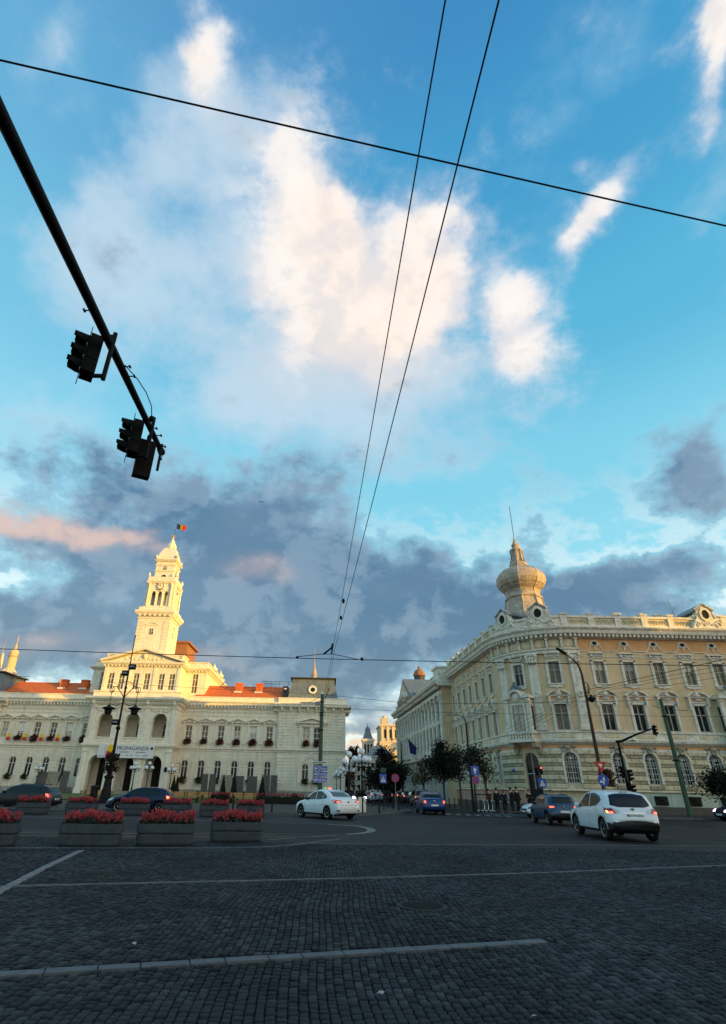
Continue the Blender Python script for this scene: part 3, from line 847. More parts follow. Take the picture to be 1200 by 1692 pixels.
    k = MB(); k.box(26.0, 27.0, 1.4, 2.2, 16.6, 18.9); k.build('chimney', M_darkroof, hall)
    k = MB(); k.tube([(26.5, 1.1, 18.2), (26.5, 1.1, 18.45)], .28, 8); k.build('roof_lamp', M_globe, hall)

    # ---- projecting portico: open arches below, loggia above
    AX = (-4.6, 0.2, 5.0)
    w = MB()
    wall(w, -7.5, 7.9, 0, 7.2, [(a, 2.9, .02, 6.05, True) for a in AX], -4.0, 1.3)
    wall(w, -7.5, 7.9, 7.2, 14.3, [(a, 2.5, 8.85, 12.85, True) for a in AX], -4.0, .9)
    for xx in (-7.5, 7.9):
        w2 = [(-4.0, 0)]
        w.add([(xx, -4, 0), (xx, 0, 0), (xx, 0, 14.3), (xx, -4, 14.3)], [(0, 1, 2, 3)])
    w.add([(-7.5, -.05, 0), (7.9, -.05, 0), (7.9, -.05, 14.3), (-7.5, -.05, 14.3)], [(0, 1, 2, 3)])
    w.add([(-7.5, -4, 7.3), (7.9, -4, 7.3), (7.9, 0, 7.3), (-7.5, 0, 7.3)], [(0, 1, 2, 3)])
    w.add([(-7.5, -4, 6.9), (7.9, -4, 6.9), (7.9, 0, 6.9), (-7.5, 0, 6.9)], [(3, 2, 1, 0)])
    w.add([(-7.5, -4, 14.3), (7.9, -4, 14.3), (7.9, 0, 14.3), (-7.5, 0, 14.3)], [(0, 1, 2, 3)])
    w.build('portico_wall', M_stucco, hall)
    for a in AX:
        r = MB(); ring(r, a, 6.05 - 1.45, 1.47, 1.75, -4.1, -4.0, 11, gap=.0)
        r.box(a - .2, a + .2, -4.3, -4.0, 5.95, 6.7); r.build('arch_ring', M_stucco, hall)
        r = MB(); ring(r, a, 12.85 - 1.25, 1.27, 1.6, -4.12, -4.0, 11)
        r.box(a - .18, a + .18, -4.3, -4.0, 12.75, 13.4)
        for q in (-1, 1): r.box(a + q * 1.45 - .22, a + q * 1.45 + .22, -4.14, -4.0, 11.3, 11.6)
        r.build('arch_ring', M_stucco, hall)
        r = MB(); r.box(a - 1.25, a + 1.25, -4.15, -3.9, 8.7, 8.88); r.box(a - 1.25, a + 1.25, -4.1, -3.95, 7.75, 7.95)
        x = a - 1.15
        while x < a + 1.15:
            r.lathe([(.05, 7.95), (.09, 8.2), (.05, 8.45), (.08, 8.7)], 6, (x, -4.02, 0)); x += .24
        r.build('loggia_balustrade', M_stucco, hall)
        r = MB(); r.prism(arch_pts(a + .1, 2.3, 5.0) + [(a + 1.25, .02), (a - 1.05, .02)], -.14, -.07); r.build('portal_door', M_void, hall)
        g = MB()
        for k in range(5): g.tube([(a - .6 + .3 * k, -.16, .1), (a - .6 + .3 * k, -.16, 4.2)], .025, 4)
        g.build('portal_grille', M_iron, hall)
        fr, gl = window_meshes(1.3, 3.3, True, M_winw, (.66, .33), [M_glass])
        o = put(fr, 'window', hall, (a + .3, -.12, 8.3)); put(gl[0], 'pane', o)
    # pilasters of the portico
    for z0, z1 in ((0, 7.1), (7.8, 14.2)):
        for xx in (-7.0, -2.2, 2.6, 7.4):
            m = MB(); wd = .48 if abs(xx) > 5 else .5
            m.bevbox(xx - wd, xx + wd, -4.2, -4.0, z0 + .9, z1 - .55, .03)
            m.box(xx - wd - .12, xx + wd + .12, -4.32, -4.0, z0, z0 + .9)
            m.box(xx - wd - .1, xx + wd + .1, -4.34, -4.0, z1 - .55, z1 - .4); m.box(xx - wd - .02, xx + wd + .02, -4.26, -4.0, z1 - .4, z1)
            if z0 > 5:
                for k in range(5): m.box(xx - .2, xx + .2, -4.26, -4.2, 9.3 + .62 * k, 9.6 + .62 * k)
            m.build('pilaster', M_stucco, hall)
    m = MB()
    def belt3(mb, z0, z1, o0, o1, xl=-7.5, xr=7.9, yf=-4.0, yb=0.0):
        """moulding round front and both sides, outwards from o0 (bottom) to o1 (top)"""
        P = []
        for (o, z) in ((o0, z0), (o1, z0 + (z1 - z0) * .55), (o1, z1)):
            P += [(xl - o, yb, z), (xl - o, yf - o, z), (xr + o, yf - o, z), (xr + o, yb, z)]
        F = []
        for L in range(2):
            for i in range(3): F.append((L * 4 + i, L * 4 + i + 1, L * 4 + 5 + i, L * 4 + 4 + i))
        F += [(8, 9, 10, 11), (3, 2, 1, 0)]
        mb.add(P, F)
    belt3(m, 0, .55, .22, .22)
    m.build('socle', M_socle, hall)
    m = MB(); belt3(m, 7.15, 7.8, .15, .42); belt3(m, 6.85, 7.1, .06, .1); m.build('string_course', M_stucco, hall)
    m = MB(); belt3(m, 14.2, 14.8, .2, .5); belt3(m, 14.8, 15.5, .75, 1.1); belt3(m, 15.5, 16.35, .15, .15); belt3(m, 16.35, 16.6, .22, .32); belt3(m, 13.55, 13.75, .08, .14)
    m.build('cornice', M_stucco, hall)
    m = MB(); m.box(-7.4, 7.8, -3.9, 0, 16.2, 16.4); m.build('terrace_deck', M_slate, hall)
    for xx in (-7.0, 7.4, -2.2, 2.6):
        m = MB(); m.box(-.22, .22, -.8, 0, 0, .5); m.box(-.16, .16, -.45, 0, -.3, 0); m.build('cornice_bracket', M_stucco, hall, (xx, -4.1, 14.3))
    sw = MB()
    for x0, x1 in ((-6.4, -2.8), (-1.6, 2.0), (3.2, 6.8)):
        for q in (0, 1):
            a = x0 + (x1 - x0) * q * .5; b = a + (x1 - x0) * .5
            sw.tube([(a + (b - a) * t, -4.12, 13.5 - math.sin(PI * t) * .35) for t in (0, .2, .4, .6, .8, 1)], .08, 5)
    sw.build('garland', M_stucco, hall)
    # niche, plaque beside the portico
    n = MB(); n.prism(arch_pts(8.4, .7, 5.2) + [(8.75, 3.4), (8.05, 3.4)], -.06, 0); n.build('niche', M_socle, hall)
    n = MB(); n.lathe([(.01, 0), (.32, 0), (.36, .05), (.01, .09)], 12); n.build('oval_plaque', M_iron, hall, M=T(7.35, -4.33, 3.9) @ Matrix.Rotation(PI / 2, 4, 'X') @ Matrix.Diagonal((.8, 1.2, 1, 1)))

    # ---- attic storey with pediment (sunlit)
    w = MB()
    PW = [-5.7, -3.75, -1.05, .95, 3.65, 5.6]
    wall(w, -7.1, 7.0, 16.2, 21.9, [(x, 1.1, 17.1, 20.0, False) for x in PW], -2.6, .4)
    for xx in (-7.1, 7.0): w.add([(xx, -2.6, 16.2), (xx, 1.8, 16.2), (xx, 1.8, 23.4), (xx, -2.6, 23.4)], [(0, 1, 2, 3)])
    w.add([(-7.1, -2.2, 21.5), (7.0, -2.2, 21.5), (7.0, -2.2, 23.5), (-7.1, -2.2, 23.5)], [(0, 1, 2, 3)])
    w.add([(-7.1, -2.2, 23.5), (7.0, -2.2, 23.5), (7.0, 2.0, 23.5), (-7.1, 2.0, 23.5)], [(0, 1, 2, 3)])
    wall(w, -11.0, 11.0, 16.2, 21.9, [(-8.9, 1.1, 17.3, 20.9, False), (8.9, 1.1, 17.3, 20.9, False)], 1.8, .4)
    w.add([(-11, 1.8, 21.6), (11, 1.8, 21.6), (11, 1.8, 22.9), (-11, 1.8, 22.9)], [(0, 1, 2, 3)])
    for xx in (-11, 11): w.add([(xx, 1.8, 16.2), (xx, 21, 16.2), (xx, 21, 22.9), (xx, 1.8, 22.9)], [(0, 1, 2, 3)])
    w.add([(-11, 1.8, 22.9), (11, 1.8, 22.9), (11, 21, 22.9), (-11, 21, 22.9)], [(0, 1, 2, 3)])
    w.build('attic_wall', M_stucco, hall)
    m = MB()
    belt3(m, 21.4, 22.0, .35, .75, -7.1, 7.0, -2.6, 1.2)
    belt3(m, 21.4, 22.0, .35, .75, -11, 11, 1.8, 21)
    belt3(m, 22.9, 23.1, .1, .2, -11, 11, 1.8, 21); belt3(m, 23.3, 23.6, .1, .25, -7.1, 7.0, -2.3, 1.6)
    m.prism([(-8.0, 22.0), (-.05, 24.3), (7.9, 22.0), (7.9, 22.35), (-.05, 24.7), (-8.0, 22.35)][::-1], -3.5, -2.2)
    m.build('attic_cornice', M_stucco, hall)
    m = MB(); m.prism([(-7.2, 22.0), (-.05, 24.25), (7.1, 22.0)][::-1], -2.7, -2.2); m.build('pediment_field', M_stucco, hall)
    m = MB(); m.sphere((0, -2.75, 23.1), .45, 10, 6)
    for k in range(9):
        a = -3.4 + .85 * k
        m.sphere((a, -2.72, 22.55 + .25 * math.sin(k * 1.7)), .22, 6, 4)
        m.tube([(a - .3, -2.75, 22.4), (a, -2.8, 22.75), (a + .35, -2.75, 22.35)], .08, 5)
    m.build('pediment_relief', M_stucco, hall)
    d = MB()
    for k in range(22): d.box(-7.3 + .68 * k, -7.3 + .68 * k + .25, -3.05, -2.6, 21.15, 21.42)
    for k in range(26): d.box(11.0, 11.4, 2.2 + .74 * k, 2.45 + .74 * k, 21.15, 21.42)
    for k in range(6): d.box(7.4 + .68 * k, 7.65 + .68 * k, 1.4, 1.8, 21.15, 21.42)
    d.build('dentil_row', M_stucco, hall)['kind'] = 'stuff'
    afr, agl = window_meshes(1.1, 2.9, False, M_winw, (.66, .33), [M_curt])
    for x in PW:
        o = put(afr, 'window', hall, (x, -2.35, 17.1)); put(agl[0], 'pane', o)
    bfr, bgl = window_meshes(1.1, 3.6, False, M_winw, (.7, .35), [M_curt])
    for x in (-8.9, 8.9):
        o = put(bfr, 'window', hall, (x, 2.05, 17.3)); put(bgl[0], 'pane', o)
    m = MB()
    for x in (-6.85, -2.4, 2.3, 6.75): m.box(x - .25, x + .25, -2.72, -2.6, 16.6, 21.2)
    m.build('attic_pilasters', M_stucco, hall)
    m = MB(); m.box(-5.5, 3.6, 12.5, 21, 22.9, 29.3); b = m.build('stair_block', M_brick, hall)
    m = MB(); m.box(-6.1, 4.2, 12.0, 21.6, 29.3, 29.7); m.box(3.62, 3.72, 13, 20, 23, 29.0); m.build('block_roof', M_brick, hall)
    for q in (9.5, 17.0):
        v = MB(); v.lathe([(.5, 0), (.75, .2), (.7, .5), (.35, .8), (.12, 1.3), (.01, 1.6)], 10, (10.8, q, 22.9)); v.build('roof_urn', M_stucco, hall)

    # ---- clock tower
    tx, ty = 0.0, 4.4
    before = set(hall.children)
    def sq(mb, h, z0, z1, h1=None):
        h1 = h if h1 is None else h1
        P = [(tx - h, ty - h, z0), (tx + h, ty - h, z0), (tx + h, ty + h, z0), (tx - h, ty + h, z0), (tx - h1, ty - h1, z1), (tx + h1, ty - h1, z1), (tx + h1, ty + h1, z1), (tx - h1, ty + h1, z1)]
        mb.add(P, [(0, 3, 2, 1), (4, 5, 6, 7), (0, 1, 5, 4), (1, 2, 6, 5), (2, 3, 7, 6), (3, 0, 4, 7)])
    def spin(fn):       # the four faces
        for k in range(4): fn(T(tx, ty, 0) @ RZ(k * PI / 2))
    t = MB(); sq(t, 3.85, 22, 32.3)
    t.build('tower_shaft', M_stucco, hall)
    c = MB()
    sq(c, 4.0, 23.3, 24.9); c.build('tower_base_band', M_stucco, hall); c = MB(); sq(c, 4.0, 31.3, 31.6, 4.05); sq(c, 4.15, 31.9, 32.5, 4.75); sq(c, 4.75, 32.5, 32.9); sq(c, 4.1, 32.9, 33.7)
    c.build('tower_cornice', M_stucco, hall)
    cq = MB(); cq.bevbox(-.75, .75, -.1, 0, .04, .6, .04); me_q = cq.mesh('quoin', M_stucco)
    bk = MB(); bk.box(-.14, .14, -.6, 0, -.4, 0); me_bk = bk.mesh('cornice_bracket', M_stucco)
    for k in (0, 1):                                                 # only two faces show
        Mk = T(tx, ty, 0) @ RZ(k * PI / 2)
        for i in range(9):
            for q in (-1, 1): put(me_q, 'quoin', hall, M=Mk @ T(q * 3.1, -3.85, 25.1 + .66 * i))
        for i in range(7): put(me_bk, 'cornice_bracket', hall, M=Mk @ T(-3.6 + 1.2 * i, -3.95, 32.1))
        fr, gl = window_meshes(1.0, 1.3, False, M_winw, (.6,), [M_glass])
        o = put(fr, 'window', hall, M=Mk @ T(-.2, -3.87, 28.0)); put(gl[0], 'pane', o, (0, .0, 0))
        s = MB(); s.box(-.95, .55, -3.95, -3.85, 27.3, 27.6); s.box(-1.7, 1.3, -4.0, -3.85, 29.9, 30.05)
        s.prism([(-1.8, 30.05), (-.2, 30.6), (1.4, 30.05), (1.2, 30.05), (-.2, 30.45), (-1.6, 30.05)][::-1], -4.05, -3.85)
        s.box(-1.5, 1.1, -3.9, -3.85, 25.4, 27.0)
        s.build('window_surround', M_stucco, hall, M=Mk)
    # belfry
    bw = MB(); hb = 3.2
    for k in range(4):
        bw.M = T(tx, ty, 0) @ RZ(k * PI / 2)
        wall(bw, -hb, hb, 33.6, 39.6, [(x, .95, 34.2, 37.3, True) for x in (-1.55, 0, 1.55)], -hb, .6)
    bw.M = None
    bw.box(tx - hb, tx + hb, ty - hb, ty + hb, 39.5, 39.7)
    bw.build('belfry_wall', M_stucco, hall)
    m = MB(); sq(m, 3.45, 38.95, 39.4, 3.7); sq(m, 3.4, 39.4, 40.4); sq(m, 3.4, 33.6, 34.0)
    m.box(tx - 1.2, tx + 1.2, ty - 1.2, ty + 1.2, 33.6, 39.5, 0)
    m.build('belfry_cornice', M_stucco, hall)
    m = MB()
    for k in range(4):
        m.M = T(tx, ty, 0) @ RZ(k * PI / 2)
        for x in (-2.75, 2.75): m.lathe([(.28, 34.0), (.22, 34.3), (.2, 38.2), (.32, 38.6), (.32, 38.9)], 10, (x, -3.45, 0))
        for x in (-.77, .77): m.lathe([(.2, 34.0), (.16, 34.2), (.15, 36.6), (.24, 36.9)], 8, (x, -3.28, 0))
    m.build('belfry_column', M_stucco, hall)
    for k in (0, 1):
        Mk = T(tx, ty, 0) @ RZ(k * PI / 2)
        cf = MB(); cf.lathe([(.01, .14), (.62, .14), (.64, .05), (1.0, .05), (1.12, .0), (1.12, -.1), (.01, -.1)], 28)
        o = cf.build('clock_face', M_stucco, hall, M=Mk @ T(-.1, -3.3, 38.35) @ Matrix.Rotation(PI / 2, 4, 'X'))
        hm = MB()
        for i in range(12):
            a = i * PI / 6; ca, sa = math.cos(a), math.sin(a)
            P = [(ca * r_ - sa * w_, sa * r_ + ca * w_, zz) for zz in (.1, .15) for r_, w_ in ((.68, -.09), (.95, -.11), (.95, .11), (.68, .09))]
            hm.add(P, [(3, 2, 1, 0), (4, 5, 6, 7), (0, 1, 5, 4), (1, 2, 6, 5), (2, 3, 7, 6), (3, 0, 4, 7)])
        hm.build('hour_marks', M_black, o)
        hd = MB(); hd.add([(-.04, -.1, .17), (.04, -.1, .17), (.02, .75, .17), (-.02, .75, .17)], [(0, 1, 2, 3)])
        hd.add([(-.45, .3, .18), (-.42, .35, .18), (.08, -.03, .18), (.03, -.08, .18)], [(0, 1, 2, 3)])
        hd.build('clock_hands', M_black, o)
    # upper stage
    m = MB(); sq(m, 2.35, 39.8, 44.3)
    m.build('upper_stage', M_stucco, hall)
    m = MB(); sq(m, 2.5, 43.2, 43.5, 2.6); sq(m, 2.55, 44.1, 44.5, 2.95); sq(m, 2.5, 44.5, 44.9); sq(m, 2.5, 41.9, 42.1)
    m.build('upper_cornice', M_stucco, hall)
    for k in (0, 1):
        Mk = T(tx, ty, 0) @ RZ(k * PI / 2)
        fr, gl = window_meshes(1.0, 1.0, True, M_winw, (.5,), [M_glass])
        o = put(fr, 'window', hall, M=Mk @ T(0, -2.37, 42.2)); put(gl[0], 'pane', o, (0, 0, 0))
        g = MB(); g.prism(arch_pts(0, 1.3, 40.5), -2.42, -2.36); g.build('lunette', M_glass, hall, M=Mk)
        for q in (-1, 1):
            v = MB(); v.lathe([(.15, 0), (.28, .2), (.2, .5), (.05, .8)], 8); v.build('corner_urn', M_stucco, hall, M=Mk @ T(q * 2.55, -2.55, 44.9))
            v = MB(); v.lathe([(.2, 0), (.35, .25), (.25, .6), (.06, 1.0)], 8); v.build('corner_urn', M_stucco, hall, M=Mk @ T(q * 3.3, -3.3, 40.4))
    m = MB()
    m.lathe([(3.3, 44.9), (3.25, 45.4), (3.0, 46.1), (2.5, 46.9), (2.05, 47.35), (2.15, 47.5), (2.1, 47.65), (1.2, 47.7)], 4, (tx, ty, 0), a0=PI / 4)
    m.lathe([(1.15, 47.6), (1.3, 48.0), (1.25, 48.5), (.95, 49.0), (.65, 49.4), (.6, 49.7), (.3, 50.1), (.12, 50.5), (.1, 50.9)], 8, (tx, ty, 0))
    m.build('tower_cap', M_stucco, hall)
    m = MB()
    for k in range(4):
        a = k * PI / 4
        m.tube([(tx - .6 * math.cos(a), ty, 50.9 - .6 * math.sin(a)), (tx + .6 * math.cos(a), ty, 50.9 + .6 * math.sin(a))], .09, 5)
    m.sphere((tx, ty, 50.9), .22, 8, 6)
    m.build('star_finial', M_domeskin, hall)
    m = MB(); m.tube([(tx, ty, 50.5), (tx + .5, ty, 54.4)], .05, 5); m.build('flagpole', M_iron, hall)
    K = T(-.55, 3.7, 0) @ Matrix.Diagonal((.84, .84, 1, 1)) @ T(-tx, -ty, 0)
    bpy.context.view_layer.update()
    for o in set(hall.children) - before: o.matrix_local = K @ o.matrix_local
    return hall
hall = build_town_hall()

def cloth(x0, z0, w, h, n=10, amp=.12, sag=0.0, ph=0.0):
    """waving vertical cloth panel hanging in the x-z plane, from the pole outwards"""
    mb = MB(); P = []
    for i in range(n + 1):
        t = i / n
        for j in (0, 1):
            P.append((x0 + w * t, amp * math.sin(ph + t * 7) * t, z0 - sag * t * t - h * j))
    mb.add(P, [(2 * i, 2 * i + 1, 2 * i + 3, 2 * i + 2) for i in range(n)])
    return mb
fl = thing('tricolour_flag', 'small blue, yellow and red flag flying above the clock tower', 'flag', (HX - .13, HY + 3.7, 54.2))
for i, mm in enumerate((M_fblu, M_fyel, M_fred)):
    P = []
    mb = MB()
    for k in range(5):
        t = (i + k / 4) / 3
        for j in (0, 1): P.append((2.1 * t, .18 * math.sin(t * 6), -.55 * t - 1.25 * j))
    mb.add(P, [(2 * k, 2 * k + 1, 2 * k + 3, 2 * k + 2) for k in range(4)])
    mb.build('flag_stripe', mm, fl)

# banner over the portico
bn = thing('exhibition_banner', 'white event banner with a masked figure hung across the town hall portico', 'banner', (HX, HY - 4.75, 0))
b = MB(); b.box(-4.55, 5.05, 0, .04, 5.55, 7.6); b.build('banner_sheet', M_signw, bn)
text_mesh('banner_title', 'PROPAGANDA', .82, M_black, bn, (1.35, -.02, 7.05), (PI / 2, 0, 0), align='CENTER')
b = MB()
for xx, ww, zz in ((-.9, 1.6, 6.42), (1.9, 1.7, 6.42), (-.9, .2, 5.9), (.3, .35, 5.9), (1.2, .25, 5.9), (2.2, .25, 5.9), (3.2, .8, 5.9)): b.box(xx, xx + ww, -.02, -.005, zz, zz + .12)
b.build('banner_small_print', M_signg, bn)
b = MB(); b.lathe([(.01, 0), (.62, 0), (.62, .02), (.01, .02)], 18); b.build('figure_head', M_fyel, bn, M=T(-2.45, -.02, 7.0) @ Matrix.Rotation(PI / 2, 4, 'X'))
b = MB(); b.add([(-3.2, -.03, 5.6), (-1.6, -.03, 5.6), (-1.75, -.03, 6.6), (-2.45, -.03, 6.9), (-3.1, -.03, 6.6)], [(0, 1, 2, 3, 4)]); b.build('figure_body', M_signr, bn)
b = MB(); b.add([(-4.4, -.02, 5.75), (-3.6, -.02, 5.75), (-3.6, -.02, 5.85), (-4.4, -.02, 5.85)], [(0, 1, 2, 3)]); b.add([(-3.4, -.02, 5.55), (-3.34, -.02, 5.55), (-3.34, -.02, 7.6), (-3.4, -.02, 7.6)], [(0, 1, 2, 3)]); b.build('banner_lines', M_signg, bn)
b = MB(); b.lathe([(.01, 0), (.22, 0), (.22, .02), (.01, .02)], 14); b.build('round_emblem', M_black, bn, M=T(4.6, -.02, 7.1) @ Matrix.Rotation(PI / 2, 4, 'X'))

# ------------------------------------------------------------------ corner palace
PRX, PRY, RR = 24.65, 53.0, 6.46
ARC = RR * PI / 2
STREET = math.atan(0.04)
def PW(s, y=0.0, z=0.0):
    """path round the corner: s<0 street side, 0..ARC round corner, above that the square front; y = depth into the building"""
    if s < 0:
        d = Vector((-math.sin(STREET), math.cos(STREET), 0)); n = Vector((math.cos(STREET), math.sin(STREET), 0))
        return Vector((-RR, RR, z)) + d * (-s) + n * y
    if s > ARC: return Vector((s - ARC, y, z))
    a = PI + s / RR
    return Vector(((RR - y) * math.cos(a), RR + (RR - y) * math.sin(a), z))
def PF(s, z=0.0, y=0.0):
    p = PW(s, y, z)
    if s < 0: a = -PI / 2 + STREET
    elif s > ARC: a = 0.0
    else: a = -PI / 2 + s / RR
    return Matrix.Translation(p) @ RZ(a)

def build_corner_palace():
    pal = thing('corner_palace', 'ochre baroque palace with a round domed corner and rusticated ground floor', 'palace', (PRX, PRY, 0))
    W = lambda p: PW(p[0], p[1], p[2])
    S0, S1 = -18.0, ARC + 24.0
    FX = [ARC + 2.0 + 2.92 * k for k in range(8)]
    SX = [-0.95 - 2.62 * k for k in range(7)]
    RS = [2.35, 4.28, 5.9, 7.85, 9.75]      # pilaster, oriel, pilaster, window, pilaster
    PG = [4.28, 7.95]
    OR = FX[4]
    allx = SX[::-1] + [4.28, 7.85] + FX
    # walls
    w = MB(W)
    wall(w, S0, S1, 0, 5.6, [(c, 1.15, 2.45, 5.0, True) for c in SX[::-1] + [7.95] + FX] + [(4.28, 1.5, 0.3, 5.0, True)], 0, .4)
    w.build('ground_wall', M_rust, pal)
    w = MB(W)
    wall(w, S0, S1, 5.6, 10.3, [(c, 1.12, 6.9, 9.2, False) for c in allx if c not in (4.28, OR)], 0, .35)
    wall(w, S0, S1, 10.3, 15.4, [(c, 1.05, 11.1, 13.15, False) for c in allx], 0, .35)
    w.build('upper_wall', M_ochre, pal)
    w = MB(W); w.lbox(S0, S1, -.03, 0, 5.35, 5.62); w.build('orange_band', M_orange, pal)
    w = MB(W); w.lbox(ARC + .35, S1, -.03, 0, 14.25, 15.4); w.build('orange_band', M_orange, pal)
    # socle
    m = MB(W); m.lbox(S0, S1, -.3, 0, 0, .72); m.build('dark_socle', M_darksoc, pal)
    m = MB(W); m.lbox(ARC - 1.2, S1, -.22, 0, .72, 1.8); m.build('painted_socle', M_mint, pal)
    m = MB(W); m.lbox(S0, 3.3, -.22, 0, .72, 1.8); m.build('painted_socle', M_pinksoc, pal)
    m = MB(W)
    m.xprism([(-.3, 1.8), (-.34, 1.86), (-.2, 1.98), (0, 1.98), (0, 1.8)], S0, 3.3); m.xprism([(-.3, 1.8), (-.34, 1.86), (-.2, 1.98), (0, 1.98), (0, 1.8)], 5.2, S1)
    m.build('socle_moulding', M_rust, pal)
    for c in FX[:7]:
        m = MB(); m.box(-.55, .55, -.36, -.22, .85, 1.55); m.build('basement_window', M_void, pal, M=PF(c))
        g = MB()
        for k in range(5): g.tube([(-.5 + .25 * k, -.38, .85), (-.25 + .25 * ((k * 2) % 4) - .25, -.38, 1.55)], .02, 4)
        g.build('basement_grille', M_iron, pal, M=PF(c))
        m = MB(); m.box(-.62, .62, -.27, 0, 1.98, 2.36); m.box(-.4, .4, -.31, -.27, 2.06, 2.28); m.build('apron_panel', M_rust2, pal, M=PF(c))
    # rusticated blocks between the ground windows
    ed = [S0 + .1]
    for c in SX[::-1] + [4.28, 7.95] + FX: ed += [c - (.62 if c != 4.28 else .85), c + (.62 if c != 4.28 else .85)]
    ed.append(S1)
    cache, n_side = {}, MB(W)
    hs = [(.40, 0), (.30, 1)]
    for i in range(0, len(ed), 2):
        a, b = ed[i], ed[i + 1]
        if b - a < .3: continue
        z = 2.0; k = 0
        while z < 5.0:
            h, kind = hs[k % 2]
            n = 2 if b - a < 2.4 else 3
            off = .5 * (b - a) / n if (k // 2) % 2 else 0
            cuts = sorted(set([a] + [a + off + (b - a) * j / n for j in range(0, n + 1) if a + .2 < a + off + (b - a) * j / n < b - .2] + [b]))
            for p, q in zip(cuts[:-1], cuts[1:]):
                prt = -.13 if kind == 0 else -.075
                if a < -1.0:
                    n_side.bevbox(p + .012, q - .012, prt, 0, z + .02, z + h - .02, .04, kind)
                else:
                    key = (round(q - p, 2), kind)
                    if key not in cache:
                        mb = MB(); L = key[0]; mb.bevbox(-L / 2 + .012, L / 2 - .012, prt, 0.03, .02, h - .02, .04); cache[key] = mb.mesh('stone_block', M_rust if kind == 0 else M_rust2)
                    put(cache[key], 'stone_block', pal, M=PF((p + q) / 2, z))
            z += h; k += 1
    n_side.build('street_side_blocks', [M_rust, M_rust2], pal)['kind'] = 'stuff'
    # belts
    m = MB(W)
    m.xprism([(0, 5.05), (-.14, 5.1), (-.14, 5.3), (0, 5.35)], S0, 3.2); m.xprism([(0, 5.05), (-.14, 5.1), (-.14, 5.3), (0, 5.35)], 5.3, S1)
    m.xprism([(0, 5.6), (-.12, 5.62), (-.42, 5.85), (-.46, 6.05), (-.3, 6.1), (-.14, 6.12), (-.14, 6.62), (-.26, 6.68), (-.26, 6.82), (0, 6.86)], S0, S1)
    m.build('belt_course', M_white, pal)
    pn = MB(); pn.box(-.85, .85, -.18, 0, 6.22, 6.52); pn.box(-.75, .75, -.2, 0, 6.27, 6.47); mp = pn.mesh('belt_panel', M_rust)
    kb = MB(); kb.prism([(-.3, 5.55), (.3, 5.55), (.16, 4.95), (-.16, 4.95)], -.34, 0); kb.sphere((0, -.32, 5.35), .17, 8, 5)
    for q in (-1, 1): kb.tube([(q * .25, -.2, 5.5), (q * .65, -.16, 5.45), (q * .5, -.14, 5.2)], .08, 5)
    mk = kb.mesh('keystone_mask', M_rust2)
    for c in allx:
        if c in (4.28, OR): continue
        put(mp, 'belt_panel', pal, M=PF(c)); put(mk, 'keystone_mask', pal, M=PF(c))
    # windows
    gf, gg = window_meshes(1.15, 2.55, True, M_wing, (.62,), [M_glass])
    gr = MB()
    for k in range(-2, 3): gr.tube([(k * .21, -.1, 0.02), (k * .21, -.1, 2.2)], .018, 4)
    for zz in (.4, .85, 1.3, 1.75): gr.tube([(-.55, -.1, zz), (.55, -.1, zz)], .018, 4)
    for k in range(6):
        t = PI * (k + .5) / 6; gr.tube([(0, -.1, 1.98), (.54 * math.cos(t), -.1, 1.98 + .54 * math.sin(t))], .016, 4)
    mgr = gr.mesh('window_grille', M_winw)
    jb = MB()
    for q in (-1, 1): jb.box(q * .66 - .09, q * .66 + .09, -.15, 0, 0, 1.95)
    ring(jb, 0, 1.975, .575, .76, -.15, 0, 8)
    mjb = jb.mesh('window_surround', M_white)
    for c in SX + [7.95] + FX:
        o = put(gf, 'window', pal, M=PF(c, 2.45, .25)); put(gg[0], 'pane', o); put(mgr, 'window_grille', o, (0, -.12, 0)); put(mjb, 'window_surround', pal, M=PF(c, 2.45))
    mf, mg = window_meshes(1.12, 2.3, False, M_wing, (.64,), [M_glass, M_curt])
    uf, ug = window_meshes(1.05, 2.05, False, M_wing, (.62,), [M_curt, M_glass])
    s = MB()                                # first-floor surround with broken pediment and cartouche
    for q in (-1, 1):
        s.box(q * .68 - .12, q * .68 + .12, -.12, 0, -.05, 2.42); s.box(q * .86 - .07, q * .86 + .07, -.08, 0, 1.9, 3.0)
        s.prism([(q * .86 - .1, 2.1), (q * .86 - .1, 3.0), (q * .86 + .1, 3.0), (q * .86 + .1, 2.3)], -.26, 0)
        sg = [(q * 1.12, 3.05), (q * 1.12, 3.13), (q * .62, 3.5), (q * .3, 3.55), (q * .34, 3.42), (q * .66, 3.32), (q * .9, 3.12), (q * .9, 3.05)]
        s.prism(sg if q > 0 else sg[::-1], -.36, 0)
    s.box(-.8, .8, -.12, 0, 2.3, 2.5); s.box(-.95, .95, -.1, 0, 2.55, 2.66); s.box(-1.05, 1.05, -.2, 0, 3.0, 3.08)
    s.sphere((0, -.12, 3.2), .26, 10, 6); s.sphere((0, -.1, 2.85), .18, 8, 5); s.sphere((0, -.1, 3.48), .15, 8, 5)
    for q in (-1, 1):
        s.tube([(q * .2, -.12, 3.3), (q * .42, -.14, 3.15), (q * .3, -.1, 2.9), (q * .12, -.1, 2.72)], .06, 5)
    ms = s.mesh('window_surround', M_white)
    pk = MB(); pk.box(-.8, .8, -.05, 0, 2.66, 3.0); mpk = pk.mesh('lintel_panel', M_orange)
    u = MB()                               # second-floor surround
    for q in (-1, 1): u.box(q * .63 - .12, q * .63 + .12, -.1, 0, -.12, 2.2)
    u.box(-.75, .75, -.1, 0, 2.08, 2.24); u.prism([(-.8, -.12), (.8, -.12), (.62, -.32), (.15, -.36), (0, -.46), (-.15, -.36), (-.62, -.32)], -.14, 0)
    u.box(-.78, .78, -.2, 0, -.1, 0)
